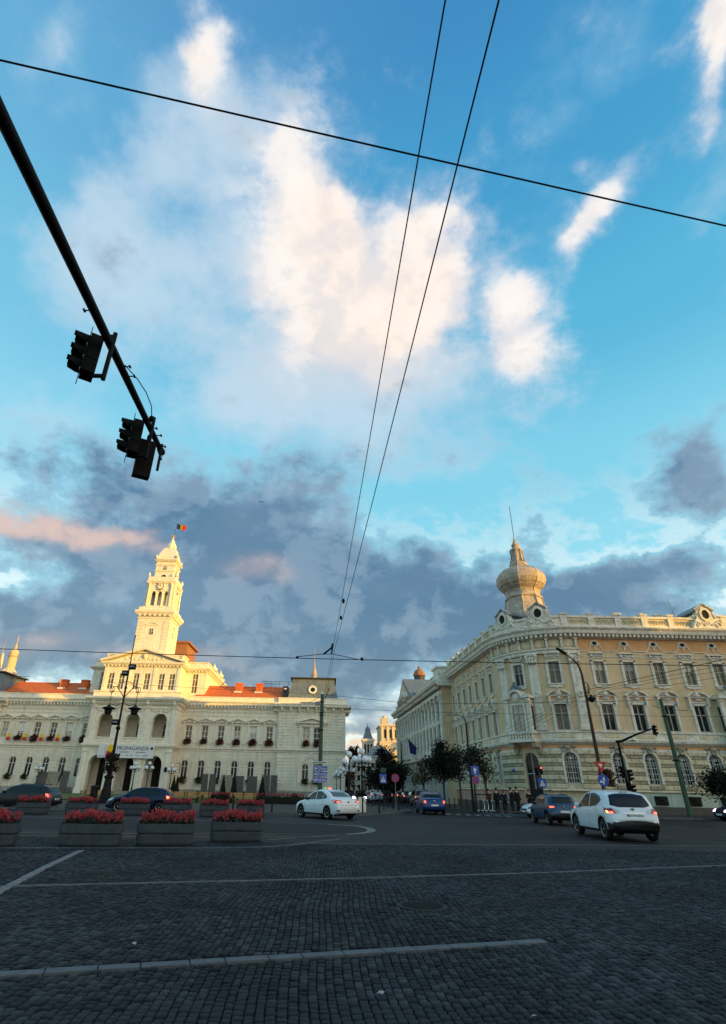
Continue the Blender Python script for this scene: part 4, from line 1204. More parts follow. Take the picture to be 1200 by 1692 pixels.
    u.box(-.82, .82, -.24, 0, 2.82, 2.92); u.box(-.7, .7, -.07, 0, 2.4, 2.75)
    for k in range(5): u.sphere((-.5 + .25 * k, -.1, 2.58 + .07 * (k % 2)), .11, 6, 4)
    for q in (-1, 1): u.box(q * .62 - .07, q * .62 + .07, -.18, 0, 2.55, 2.82)
    mu = u.mesh('window_surround', M_white)
    rb_ = random.Random(11)
    def blind(o, w_, h_):
        if rb_.random() < .5:
            q = rb_.uniform(.25, .8) * h_; v = MB(); v.box(-w_ / 2 + .07, w_ / 2 - .07, -.012, -.004, h_ - q, h_ - .05); v.build('blind', rb_.choice([M_curt, M_curtw, M_wing]), o)
    for i, c in enumerate(allx):
        if c not in (4.28, OR):
            o = put(mf, 'window', pal, M=PF(c, 6.9, .2)); put(mg[1 if c == 7.85 else 0], 'pane', o); blind(o, 1.12, 2.3) if rb_.random() < .5 else None
            put(ms, 'window_surround', pal, M=PF(c, 6.9)); put(mpk, 'lintel_panel', pal, M=PF(c, 6.9))
        o = put(uf, 'window', pal, M=PF(c, 11.1, .2)); put(ug[1 if c == 4.28 or c < 0 else 0], 'pane', o); blind(o, 1.05, 2.05)
        put(mu, 'window_surround', pal, M=PF(c, 11.1))
    # string line of the upper floor
    m = MB(W); m.lbox(ARC + .4, S1, -.05, 0, 13.62, 13.7)
    m.build('thin_string_course', M_white, pal)
    # oculi of the frieze
    oc = MB(); oc.lathe([(.24, -.02), (.42, 0), (.46, .1), (.3, .16), (.24, .1)], 12, sq=.7, hole=True); moc = oc.mesh('oculus_frame', M_white)
    og = MB(); og.lathe([(.01, 0), (.26, 0), (.26, .03), (.01, .03)], 10, sq=.7); mog = og.mesh('oculus_pane', M_void)
    osw = MB()
    for q in (-1, 1): osw.tube([(q * 1.45, -.03, 14.2), (q * .8, -.03, 14.2), (q * .55, -.05, 14.5), (q * .4, -.07, 14.9), (q * .2, -.08, 15.2)], .06, 5)
    osw.prism([(-.12, 14.6), (.12, 14.6), (0, 14.25)], -.1, 0)
    mos = osw.mesh('oculus_scroll', M_white)
    for c in FX + SX:
        o = put(moc, 'oculus_frame', pal, M=PF(c, 14.95) @ Matrix.Rotation(PI / 2, 4, 'X')); put(mog, 'oculus_pane', o, (0, 0, .03))
        put(mos, 'oculus_scroll', pal, M=PF(c))
    # giant pilasters of the round corner
    for c in (RS[0], RS[2], RS[4]):
        wd = .42
        m = MB(); m.bevbox(-wd, wd, -.22, .05, 6.9 + .7, 13.0, .03); m.box(-wd - .12, wd + .12, -.34, .05, 6.86, 7.3); m.box(-wd - .06, wd + .06, -.28, .05, 7.3, 7.6)
        m.box(-wd + .12, wd - .12, -.26, -.22, 8, 9.6)
        pl = m.build('pilaster', M_white, pal, M=PF(c))
        m = MB(); m.lathe([(.14, 0), (.3, 0), (.32, .08), (.16, .1)], 12, hole=True); m.build('pilaster_roundel', M_white, pl, M=T(0, -.22, 10.1) @ Matrix.Rotation(PI / 2, 4, 'X'))
        m = MB(); m.box(-wd - .14, wd + .14, -.42, .05, 13.85, 14.0); m.box(-wd, wd, -.28, .05, 13.0, 13.85)
        for r_ in range(2):
            for k in range(4): m.sphere((-.42 + .28 * k, -.32, 13.2 + .32 * r_), .16, 6, 5, sz=1.3)
        for q in (-1, 1): m.sphere((q * .48, -.38, 13.72), .17, 8, 6)
        m.build('capital', M_white, pl)
    # entablature
    m = MB(W)
    m.xprism([(0, 14.0), (-.3, 14.0), (-.3, 14.2), (-.42, 14.3), (-.42, 14.42), (0, 14.5)], 0.6, ARC + .35)
    m.build('architrave', M_white, pal)
    pb = MB(); pb.box(-.1, .1, -.34, 0, 0, 1.0); pb.box(-.14, .14, -.42, 0, .75, 1.0); mpb = pb.mesh('frieze_bracket', M_white)
    pf = MB(); pf.box(-.5, .5, -.07, 0, .15, .85); pf.box(-.42, .42, -.1, 0, .22, .78); mpf = pf.mesh('frieze_panel', M_rust)
    for k in range(8):
        s_ = .9 + 1.33 * k
        put(mpb, 'frieze_bracket', pal, M=PF(s_, 14.5)); put(mpf, 'frieze_panel', pal, M=PF(s_ + .66, 14.5)) if k < 7 else None
    m = MB(W)
    prof = [(0, 15.4), (-.2, 15.42), (-.3, 15.62), (-.36, 15.7), (-.8, 15.8), (-.86, 16.1), (-1.05, 16.3), (-1.05, 16.42), (0.4, 16.6), (.4, 15.4)]
    m.xprism(prof, S0, S1, .5)
    m.build('cornice', M_white, pal)
    d = MB(W); x = S0 + .3
    while x < S1:
        d.box(x, x + .2, -.72, -.25, 15.5, 15.78); x += .42
    d.build('dentil_row', M_white, pal)['kind'] = 'stuff'
    # parapet with posts and relief panels
    m = MB(W)
    m.lbox(S0, S1, -.3, .1, 16.55, 16.8); m.lbox(S0, S1, -.16, .05, 16.8, 17.5); m.lbox(S0, S1, -.34, .14, 17.5, 17.72)
    m.build('parapet', M_white, pal)
    pp = MB(); pp.box(-.3, .3, -.36, .16, 16.6, 17.85); pp.box(-.38, .38, -.44, .22, 17.8, 17.95); mpp = pp.mesh('parapet_post', M_white)
    pr = MB(); pr.box(-1.0, 1.0, -.2, -.1, 16.86, 17.44)
    for k in range(7): pr.tube([(-.9 + .28 * k, -.22, 16.95), (-.76 + .28 * k, -.25, 17.3), (-.6 + .28 * k, -.22, 16.95)], .05, 4)
    mpr = pr.mesh('relief_panel', M_rust)
    s_ = S0 + .5
    while s_ < S1:
        put(mpp, 'parapet_post', pal, M=PF(s_))
        if s_ + 1.35 < S1 and not (1.5 < s_ + 1.3 < 9.0): put(mpr, 'relief_panel', pal, M=PF(s_ + 1.35))
        s_ += 2.7
    # scrolled gables with oval eyes
    for c in (3.6, 7.2, OR, OR + 11):
        g = MB()
        out = [(-1.5, 16.6), (-1.45, 17.1), (-1.0, 17.5), (-.75, 18.1), (-.85, 18.6), (-.5, 18.75), (-.25, 19.0), (0, 19.15), (.25, 19.0), (.5, 18.75), (.85, 18.6), (.75, 18.1), (1.0, 17.5), (1.45, 17.1), (1.5, 16.6)]
        g.prism(out[::-1], -.5, .1)
        for q in (-1, 1):
            g.tube([(q * 1.4, -.52, 16.9), (q * 1.1, -.58, 17.3), (q * .7, -.56, 17.0), (q * 1.0, -.54, 16.75)], .09, 5)
            g.tube([(q * .95, -.52, 17.6), (q * .8, -.56, 18.2), (q * .95, -.54, 18.55), (q * .3, -.56, 18.95)], .08, 5)
        for k in range(9): g.sphere((-1.0 + .25 * k, -.54, 16.95 + .1 * (k % 3)), .12, 6, 4)
        gg_ = g.build('scrolled_gable', M_white, pal, M=PF(c))
        g = MB(); g.lathe([(.36, -.02), (.55, 0), (.58, .12), (.38, .14)], 14, sq=1.25, hole=True); g.build('oval_frame', M_white, gg_, M=T(0, -.5, 18.0) @ Matrix.Rotation(PI / 2, 4, 'X'))
        g = MB(); g.lathe([(.01, 0), (.38, 0), (.38, .05), (.01, .05)], 14, sq=1.25); g.build('oval_eye', M_void, gg_, M=T(0, -.5, 18.0) @ Matrix.Rotation(PI / 2, 4, 'X'))
        g = MB()
        pr_ = [(-.95, 18.45), (-.5, 18.85), (0, 19.2), (.5, 18.85), (.95, 18.45), (.9, 18.3), (0, 19.0), (-.9, 18.3)]
        g.prism(pr_[::-1], -.62, 3.2); g.box(-.75, .75, .1, 3.2, 16.6, 18.3); g.build('gable_roof', M_slate, gg_)
    # oriels
    def oriel(c, wd, prj):
        b = MB()
        b.box(-wd, wd, -prj, .1, 6.1, 10.2)
        o = b.build('oriel', M_rust, pal, M=PF(c))
        b = MB()
        b.box(-wd - .25, wd + .25, -prj - .28, 0, 5.85, 6.12); b.box(-wd - .15, wd + .15, -prj - .16, 0, 6.6, 6.8)
        for k in range(9): b.lathe([(.05, 6.12), (.1, 6.3), (.06, 6.45), (.09, 6.6)], 6, (-wd + (2 * wd) * k / 8, -prj - .08, 0))
        for q in (-1, 1):
            b.box(q * wd - .16, q * wd + .16, -prj - .12, -prj + .1, 6.8, 9.6); b.box(q * .72 - .1, q * .72 + .1, -prj - .09, -prj, 6.8, 9.35)
            b.box(q * wd - .22, q * wd + .22, -prj - .2, -prj + .1, 9.5, 9.75)
        b.box(-.85, .85, -prj - .1, -prj, 9.2, 9.4)
        n = 10
        arc = [(-wd - .3, 10.0), (-wd * .55, 10.0)] + [(wd * .55 * -math.cos(PI * i / n), 10.0 + .65 * math.sin(PI * i / n)) for i in range(1, n)] + [(wd * .55, 10.0), (wd + .3, 10.0)]
        low = [(x, z - .22) for x, z in arc[::-1]]
        b.prism((arc + low)[::-1], -prj - .35, 0)
        b.build('oriel_trim', M_white, o)
        b = MB(); b.lathe([(.01, .2), (.2, .2), (.24, .12), (.42, .12), (.5, 0), (.01, 0)], 14); b.build('shell_cartouche', M_white, o, M=T(0, -prj, 9.95) @ Matrix.Rotation(PI / 2, 4, 'X'))
        b = MB()
        b.sphere((-.2, -prj + .1, 10.75), .3, 8, 6, sz=.8); b.tube([(-.5, -prj + .1, 10.7), (-.1, -prj, 11.1), (.3, -prj + .1, 10.8), (.75, -prj + .15, 10.6)], [.2, .18, .16, .08], 7); b.sphere((-.05, -prj, 11.3), .15, 8, 6)
        b.build('reclining_figure', M_slate, o)
        f_, g_ = window_meshes(1.15, 2.35, False, M_wing, (.64,), [M_curtw if c < 10 else M_glass])
        ww = put(f_, 'window', o, (0, -prj - .03, 6.85)); put(g_[0], 'pane', ww)
        for q in (-1, 1):
            f2, g2 = window_meshes(.42, 2.2, False, M_wing, (.64,), [M_glass], mull=False, fw=.05)
            ww = put(f2, 'window', o, M=T(q * (wd + .02), -prj * .5, 6.9) @ RZ(q * PI / 2)); put(g2[0], 'pane', ww)
        b = MB()
        for q in (-1, 1):
            b = MB(); b.prism([(q * wd - .2, 4.9), (q * wd - .2, 5.85), (q * wd + .2, 5.85), (q * wd + .2, 4.9)], -prj * .45, 0)
            b.prism([(q * wd - .22, 5.4), (q * wd - .22, 5.85), (q * wd + .22, 5.85), (q * wd + .22, 5.4)], -prj - .1, -prj * .45)
            b.build('oriel_bracket', M_rust2, o)
    oriel(4.28, 1.2, .95); oriel(OR, 1.35, .9)
    # entrance under the corner oriel
    gf2, gg2 = window_meshes(1.5, 4.7, True, M_wing, (.62,), [M_glass])
    o = put(gf2, 'doorway', pal, M=PF(4.28, .3, .3)); put(gg2[0], 'pane', o)
    m = MB(); m.box(-.55, .55, -.2, -.1, .3, 1.9); m.build('door_leaf', M_void, pal, M=PF(4.28, 0, .3))
    # roof, chimneys
    r = MB(W)
    r.xprism([(.3, 16.6), (5.0, 18.0), (5.0, 16.4), (.3, 16.4)], S0, ARC * .02); r.xprism([(.3, 16.6), (5.4, 17.6), (5.4, 16.4), (.3, 16.4)], 0.2, ARC)
    r.xprism([(.3, 16.6), (6.0, 18.25), (9, 18.25), (9, 16.4), (.3, 16.4)], ARC + .1, S1)
    r.build('sheet_roof', M_slate, pal)
    for x in (6.1, 8.9, 10.5, 17):
        k = MB(); k.box(x - .3, x + .3, 2.0, 2.6, 17, 18.6 + .1 * (x % 2)); k.box(x - .42, x + .42, 1.9, 2.7, 18.55, 18.75); k.build('chimney', M_white, pal)
    for x, z in ((12.3, 20.6),):
        k = MB(); k.tube([(x, 2, 17.8), (x - .3, 2, z)], .03, 5); k.build('antenna', M_signg, pal)
    # onion dome
    c = (-2.3, 5.4, 0)
    a0 = R(246)
    dm = MB()
    dm.lathe([(2.75, 16.8), (2.6, 18.6), (2.38, 19.3), (2.05, 20.4), (1.9, 21.1)], 8, c, a0=a0)
    od = dm.build('dome_drum', M_domeskin, pal)
    dm = MB(); n = 40
    dm.lathe([(1.92, 21.1), (2.06, 21.15), (2.08, 21.3), (1.92, 21.35)], 8, c, a0=a0)
    dm.lathe([(2.2, 22.3), (2.36, 22.35), (2.36, 22.45), (2.2, 22.5)], 8, c, a0=a0)
    dm.lathe([(.98, 25.2), (1.05, 25.25), (1.05, 25.4), (.9, 25.45)], 8, c, a0=a0)
    bul = [(1.85, 21.3), (1.80, 21.75), (1.9, 22.05), (2.2, 22.35), (2.5, 22.7), (2.68, 23.15), (2.68, 23.65), (2.5, 24.1), (2.1, 24.45), (1.6, 24.68), (1.1, 24.95), (.88, 25.35)]
    # slightly rounded eight-sided bulb
    P, F = [], []
    for r_, z in bul:
        for k in range(n):
            t = 2 * PI * k / n; ph = (t % (PI / 4)) - PI / 8
            rr = r_ * (.55 + .45 * math.cos(PI / 8) / math.cos(ph)) * 1.02
            P.append((c[0] + rr * math.cos(t + a0), c[1] + rr * math.sin(t + a0), z))
    for i in range(len(bul) - 1):
        for k in range(n): F.append((i * n + k, i * n + (k + 1) % n, (i + 1) * n + (k + 1) % n, (i + 1) * n + k))
    dm.add(P, F)
    od = dm.build('onion_dome', M_domeskin, pal, smooth=False)
    rb = MB()
    for k in range(8):
        t = a0 + k * PI / 4
        rb.tube([(c[0] + (r_ + .02) * math.cos(t), c[1] + (r_ + .02) * math.sin(t), z) for r_, z in bul], .07, 5)
        rb.tube([(c[0] + r_ * math.cos(t), c[1] + r_ * math.sin(t), z) for r_, z in ((2.6, 18.6), (2.38, 19.3), (2.1, 20.4), (2.0, 21.1))], .06, 5)
    rb.build('dome_rib', M_domeskin, od)
    ln = MB()
    ln.lathe([(.95, 25.4), (.9, 25.6), (.7, 25.7), (.62, 27.0), (.75, 27.15), (.78, 27.3), (.55, 27.4), (.4, 27.7), (.5, 27.9), (.3, 28.2), (.12, 28.6), (.04, 29.1)], 8, c, a0=a0)
    for k in range(8):
        t = a0 + k * PI / 4
        ln.tube([(c[0] + .86 * math.cos(t), c[1] + .86 * math.sin(t), 25.6), (c[0] + .7 * math.cos(t), c[1] + .7 * math.sin(t), 26.1), (c[0] + .66 * math.cos(t), c[1] + .66 * math.sin(t), 27.1)], .08, 5)
    ln.build('dome_lantern', M_domeskin, od)
    ln = MB(); ln.tube([(c[0], c[1], 29), (c[0] + .02, c[1], 33.2)], .035, 5); ln.build('lightning_rod', M_iron, od)
    # mint patches and scrawls of graffiti on the socle
    g = MB()
    rnd = random.Random(5)
    for x0, wd in ((ARC + 3.1, 1.5), (ARC + 6.6, .7), (ARC + 3.9, .4)):
        for k in range(int(wd * 9)):
            a = x0 + k * .11
            pts = [(a + .04 * math.cos(t * 1.3 + k), -.24, 1.15 + .2 * math.sin(t + k * 2.1)) for t in (0, 1, 2, 3, 4)]
            g.tube(pts, .02, 4)
    g.build('graffiti_scrawl', M_black, pal)
    g = MB(); g.box(-.25, .25, -.16, -.14, 3.4, 3.6); g.build('street_name_plate', M_signb, pal, M=PF(2.1))
    # core so that no light leaks through
    k = MB(); k.box(1.5, 24, 1.2, 14, .1, 16.4); k.box(-4.9, 1.5, 7.5, 24, .1, 16.4); k.build('inner_core', M_void, pal)
    return pal
palace = build_corner_palace()

# ------------------------------------------------------------------ ground
def sheet(name, pts, z, m, kind='structure', parent=None):
    mb = MB(); mb.add([(x, y, z) for x, y in pts], [tuple(range(len(pts)))])
    o = mb.build(name, m, parent)
    if kind: o['kind'] = kind
    return o

def far_cobble_material():
    mt = mat('distant_setts', (0.034, 0.037, 0.042), 0.75, var=0.0)
    nt = mt.node_tree; N, L = nt.nodes, nt.links; b = N['Principled BSDF']
    g = N.new('ShaderNodeNewGeometry')
    nw = N.new('ShaderNodeTexNoise'); nw.inputs['Scale'].default_value = 0.8; L.new(g.outputs['Position'], nw.inputs['Vector'])
    ad = N.new('ShaderNodeVectorMath'); ad.operation = 'MULTIPLY_ADD'; ad.inputs[1].default_value = (.25, .25, 0); L.new(nw.outputs['Color'], ad.inputs[0]); L.new(g.outputs['Position'], ad.inputs[2])
    mp = N.new('ShaderNodeMapping'); mp.inputs['Rotation'].default_value = (0, 0, R(92)); L.new(ad.outputs[0], mp.inputs[0])
    br = N.new('ShaderNodeTexBrick'); br.inputs['Scale'].default_value = 1.0; br.inputs['Brick Width'].default_value = 0.115; br.inputs['Row Height'].default_value = 0.098
    br.inputs['Mortar Size'].default_value = 0.014; br.inputs['Mortar Smooth'].default_value = 0.4; br.inputs['Bias'].default_value = 0.0
    br.inputs['Color1'].default_value = (0.010, 0.013, 0.017, 1); br.inputs['Color2'].default_value = (0.024, 0.027, 0.031, 1); br.inputs['Mortar'].default_value = (0.004, 0.004, 0.0045, 1)
    L.new(mp.outputs[0], br.inputs['Vector'])
    n = N.new('ShaderNodeTexNoise'); n.inputs['Scale'].default_value = 0.45; n.inputs['Detail'].default_value = 5; L.new(g.outputs['Position'], n.inputs['Vector'])
    mr = N.new('ShaderNodeMapRange'); mr.inputs[1].default_value = 0.3; mr.inputs[2].default_value = 0.7; mr.inputs[3].default_value = 0.65; mr.inputs[4].default_value = 1.35; L.new(n.outputs[0], mr.inputs[0])
    mx = N.new('ShaderNodeMix'); mx.data_type = 'RGBA'; mx.blend_type = 'MULTIPLY'; mx.inputs[0].default_value = 1
    L.new(br.outputs['Color'], mx.inputs[6]); L.new(mr.outputs[0], mx.inputs[7]); L.new(mx.outputs[2], b.inputs['Base Color'])
    bp = N.new('ShaderNodeBump'); bp.inputs['Strength'].default_value = 0.9; bp.inputs['Distance'].default_value = 0.02; bp.invert = True
    L.new(br.outputs['Fac'], bp.inputs['Height']); L.new(bp.outputs[0], b.inputs['Normal'])
    return mt
M_fcob = far_cobble_material()

sheet('ground', [(-900, -500), (900, -500), (900, 1500), (-900, 1500)], -0.06, M_asph)
sheet('cobbled_square', [(-70, -25), (70, -25), (70, 62), (-70, 62)], -0.02, M_joint)
sheet('cobbled_crossing', [(-60, 19.5), (-60, 21), (60, 21), (60, 52), (20, 52), (14, 60), (7.7, 50), (2.5, 41.5), (-40, 40.4), (-60, 40)][0:0] or [(-62, 21), (62, 21), (62, 54), (-62, 54)], -0.008, M_fcob)
asph_pts = [(-60, 24.0), (-8, 25.0), (-2.2, 25.2), (1.4, 25.6), (2.1, 27), (2.25, 28.6), (1.9, 30.2), (1.2, 31.2), (-3, 31.6), (-60, 31.0)]
sheet('asphalt_lane', asph_pts, -0.003, M_asph)
sheet('street_roadway', [(5.5, 44.0), (13.3, 44.0), (12.6, 60), (10.0, 130), (8, 200), (-2, 200), (2.5, 130), (4.2, 75), (7.0, 52)], -0.002, M_asph)

# granite strips set in the cobbles; each is a list of slabs
strips = []
def strip(name, pts, w, ln, m, z0, z1, h=.006):
    """row of slabs along a polyline"""
    root = thing(name, None, None, (0, 0, 0)); root['kind'] = 'structure'
    tot = 0; segs = []
    for a, b in zip(pts[:-1], pts[1:]):
        a, b = Vector(a), Vector(b); segs.append((a, b, (b - a).length)); tot += (b - a).length
    rnd = random.Random(int(tot * 100))
    def at(t):
        for a, b, L in segs:
            if t <= L: return a + (b - a) * (t / L), (b - a).normalized()
            t -= L
        return segs[-1][1], (segs[-1][1] - segs[-1][0]).normalized()
    t = 0.0
    while t < tot - .05:
        l = min(ln * rnd.uniform(.85, 1.2), tot - t)
        p, d = at(t + .006); q, d2 = at(t + l - .006)
        n1 = Vector((-d.y, d.x)) * w / 2; n2 = Vector((-d2.y, d2.x)) * w / 2
        dz = rnd.uniform(0, .003)
        A = [p - n1, q - n2, q + n2, p + n1]
        c = .004
        ctr = (A[0] + A[1] + A[2] + A[3]) / 4
        B = [ctr + (x - ctr) * (1 - c * 2 / l) for x in A]
        mb = MB()
        mb.add([(v.x, v.y, -.019) for v in A] + [(v.x, v.y, h + dz - .004) for v in A] + [(v.x, v.y, h + dz) for v in B],
               [(0, 1, 5, 4), (1, 2, 6, 5), (2, 3, 7, 6), (3, 0, 4, 7), (4, 5, 9, 8), (5, 6, 10, 9), (6, 7, 11, 10), (7, 4, 8, 11), (8, 9, 10, 11)])
        mb.build('granite_slab', m, root)
        t += l
    strips.append((pts, w / 2 + .015))
strip('pale_granite_band', [(-6.5, 5.62), (-3.1, 6.62), (2.85, 8.38)], .155, .42, M_gran, 0, 1)
strip('thin_granite_band', [(-6.2, 11.3), (-5.03, 11.65), (-2.36, 12.43), (.85, 13.34), (5.16, 14.78), (10.87, 17.01), (14, 18.3)], .10, 1.0, M_gran, 0, 1)
strip('white_slab_band', [(-5.0, 9.2), (-5.45, 11.0), (-6.1, 14.2), (-6.65, 17.4)], .17, .6, M_paint, 0, 1)
strip('kerb_line', [(-14, 16.7), (-9, 17.55), (-5.85, 18.2), (-3.4, 18.7), (-1.9, 19.25), (-.9, 20.2), (-.28, 21.4), (.7, 22.9)], .10, 1.0, M_gran, 0, 1)
strip('track_edge_line', [(-1.0, 20.86), (1.35, 20.97), (7.89, 22.2), (15.1, 23.32), (24, 24.6)], .07, 1.0, M_gran, 0, 1)

def near_strip(x, y):
    for pts, hw in strips:
        for a, b in zip(pts[:-1], pts[1:]):
            dx, dy = b[0] - a[0], b[1] - a[1]; L2 = dx * dx + dy * dy
            t = np.clip(((x - a[0]) * dx + (y - a[1]) * dy) / L2, 0, 1)
            d = np.hypot(x - a[0] - t * dx, y - a[1] - t * dy)
            yield d < hw + .035

def build_setts():
    rng = np.random.default_rng(4)
    cols = []
    x = -17.0
    C = []
    while x < 17.5:
        wd = rng.uniform(.078, .100)
        ys = []; y = 4.2 + rng.uniform(0, .1)
        while y < 21.0:
            l = rng.uniform(.085, .125)
            ys.append((y + l / 2, l)); y += l
        ys = np.array(ys)
        cx = x + wd / 2
        cxx = cx + .05 * np.sin(ys[:, 0] * .55 + cx * .25) + .02 * np.sin(ys[:, 0] * 1.7)
        m = np.abs(cxx - .02 * ys[:, 0]) < .64 * ys[:, 0] + 1.4
        for (yy, l), xx, k in zip(ys, cxx, m):
            if k: C.append((xx, yy, wd, l))
        x += wd
    C = np.array(C)
    keep = np.ones(len(C), bool)
    for d in near_strip(C[:, 0], C[:, 1]): keep &= ~d
    # manhole and drain
    keep &= np.hypot((C[:, 0] - 1.62), (C[:, 1] - 10.5)) > .44
    keep &= ~((np.abs(C[:, 0] + 4.62) < .42) & (np.abs(C[:, 1] - 13.3) < .22))
    C = C[keep]
    n = len(C)
    g = .005
    hw = C[:, 2] / 2 - g * rng.uniform(.5, 1.4, n); hl = C[:, 3] / 2 - g * rng.uniform(.5, 1.4, n)
    ang = rng.normal(0, .035, n)
    hgt = rng.normal(.0, .0035, n)
    hgt -= .012 * np.exp(-(((C[:, 0] - 5.2) / 1.3) ** 2 + ((C[:, 1] - 12.0) / .6) ** 2))
    tx, ty = rng.normal(0, .03, n), rng.normal(0, .03, n)
    sg = np.array([(-1, -1), (1, -1), (1, 1), (-1, 1)], float)
    V = np.zeros((n, 13, 3))
    for k in range(4):
        for ring_, (f, zz) in enumerate(((1.0, -.02), (1.0, -.006), (.80, .004))):
            jx = 1 + rng.normal(0, .05, n); jy = 1 + rng.normal(0, .05, n)
            lx = sg[k, 0] * hw * f * jx; ly = sg[k, 1] * hl * f * jy
            i = ring_ * 4 + k
            V[:, i, 0] = C[:, 0] + lx * np.cos(ang) - ly * np.sin(ang)
            V[:, i, 1] = C[:, 1] + lx * np.sin(ang) + ly * np.cos(ang)
            V[:, i, 2] = zz if ring_ == 0 else zz + hgt + tx * lx + ty * ly + rng.normal(0, .0012, n)
    V[:, 12, 0] = C[:, 0] + rng.normal(0, .01, n); V[:, 12, 1] = C[:, 1] + rng.normal(0, .01, n); V[:, 12, 2] = .0075 + hgt
    Q = [(0, 1, 5, 4), (1, 2, 6, 5), (2, 3, 7, 6), (3, 0, 4, 7), (4, 5, 9, 8), (5, 6, 10, 9), (6, 7, 11, 10), (7, 4, 8, 11)]
    Tt = [(8, 9, 12), (9, 10, 12), (10, 11, 12), (11, 8, 12)]
    root = bpy.data.objects['cobbled_square']
    dist = np.hypot(C[:, 0] - 0.2, C[:, 1])
    inview = (C[:, 1] > 5.35) & (np.abs(C[:, 0] - .2) < .52 * C[:, 1])
    order = np.argsort(np.where(inview, dist, 999))
    near = order[:300]; mask = np.ones(n, bool); mask[near] = False
    def mk(name, idx):
        m_ = len(idx)
        me = bpy.data.meshes.new(name)
        me.vertices.add(m_ * 13); me.vertices.foreach_set('co', V[idx].reshape(-1))
        base = (np.arange(m_) * 13)[:, None]
        q = (base[:, :, None] + np.array(Q)[None]).reshape(m_, -1); t = (base[:, :, None] + np.array(Tt)[None]).reshape(m_, -1)
        loops = np.concatenate([q, t], 1).reshape(-1)
        tot = np.tile(np.array([4] * 8 + [3] * 4), m_)
        me.loops.add(len(loops)); me.loops.foreach_set('vertex_index', loops.astype(np.int32))
        st = np.concatenate([[0], np.cumsum(tot)[:-1]])
        me.polygons.add(len(tot)); me.polygons.foreach_set('loop_start', st.astype(np.int32)); me.polygons.foreach_set('loop_total', tot.astype(np.int32))
        me.materials.append(M_cobble); me.update(); me.validate()
        return me
    for i in near:
        put(mk('sett', np.array([i])), 'sett', root)
    o = put(mk('setts_further_out', np.nonzero(mask)[0]), 'setts_further_out', root); o['kind'] = 'stuff'
build_setts()

# manhole cover, drain, litter
mh = thing('manhole_cover', 'round ribbed iron manhole cover set in the cobbles right of centre', 'manhole cover', (1.62, 10.5, 0))
b = MB(); b.lathe([(.42, -.018), (.42, .002), (.37, .006), (.36, .0), (.34, .0), (.01, .0)], 32); b.build('cover_frame', M_iron, mh)
b = MB()
for k in range(-5, 6):
    L = math.sqrt(max(.33 ** 2 - (k * .055) ** 2, 0)); b.box(-L, L, k * .055 - .014, k * .055 + .014, 0, .006)
b.build('cover_rib', M_asph, mh)['kind'] = 'stuff'
dr = thing('drain_grate', 'rectangular iron drain grate among the setts at left', 'drain grate', (-4.62, 13.3, 0))
b = MB(); b.box(-.38, .38, -.2, -.17, -.019, .006); b.box(-.38, .38, .17, .2, -.019, .006); b.box(-.38, -.35, -.17, .17, -.019, .006); b.box(.35, .38, -.17, .17, -.019, .006); b.build('grate_frame', M_iron, dr)
for k in range(8):
    b = MB(); b.box(-.32 + .085 * k, -.28 + .085 * k, -.17, .17, -.012, .005); b.build('grate_bar', M_iron, dr)
for (x, y, s_, lb) in ((-2.15, 7.75, .045, 'crumpled white paper scrap lying on the cobbles at left'), (.55, 6.25, .035, 'small pale leaf lying on the cobbles near the bottom centre'), (1.75, 5.75, .03, 'tiny white scrap on the cobbles at the lower right')):
    b = MB(); rnd = random.Random(int(x * 10))
    P = [(s_ * rnd.uniform(.6, 1.3) * math.cos(k * 1.05), s_ * rnd.uniform(.4, .9) * math.sin(k * 1.05), .012 + rnd.uniform(0, .02)) for k in range(6)] + [(0, 0, .035)]
    b.add(P, [(k, (k + 1) % 6, 6) for k in range(6)])
    add_root_label(b.build('litter', M_scrap, None, (x, y, 0)), lb, 'litter')

# tram rails
def rail(pts, nm='tram_rail'):
    b = MB()
    for a, c in zip(pts[:-1], pts[1:]):
        a, c = Vector((*a, 0)), Vector((*c, 0)); d = (c - a).normalized(); n = Vector((-d.y, d.x, 0))
        for o0, o1, z in ((-.035, .035, .004), (.035, .075, -.002), (.075, .10, .003)):
            b.add([a + n * o0 + Vector((0, 0, z)), c + n * o0 + Vector((0, 0, z)), c + n * o1 + Vector((0, 0, z)), a + n * o1 + Vector((0, 0, z))], [(0, 1, 2, 3)], 0 if z > 0 else 1)
    o = b.build(nm, [M_rail, M_void]); o['kind'] = 'structure'
for off in (0, 1.35):
    rail([(-60, 18.5 + off), (-14, 20.6 + off), (-5, 22.4 + off), (2, 24.0 + off), (8, 24.9 + off), (17, 26.6 + off), (60, 33 + off)])
for off in (0, 1.2):
    rail([(-60, 32.6 + off), (-12, 32.8 + off), (0, 34.0 + off), (9, 34.9 + off), (22, 36.5 + off), (60, 42 + off)])
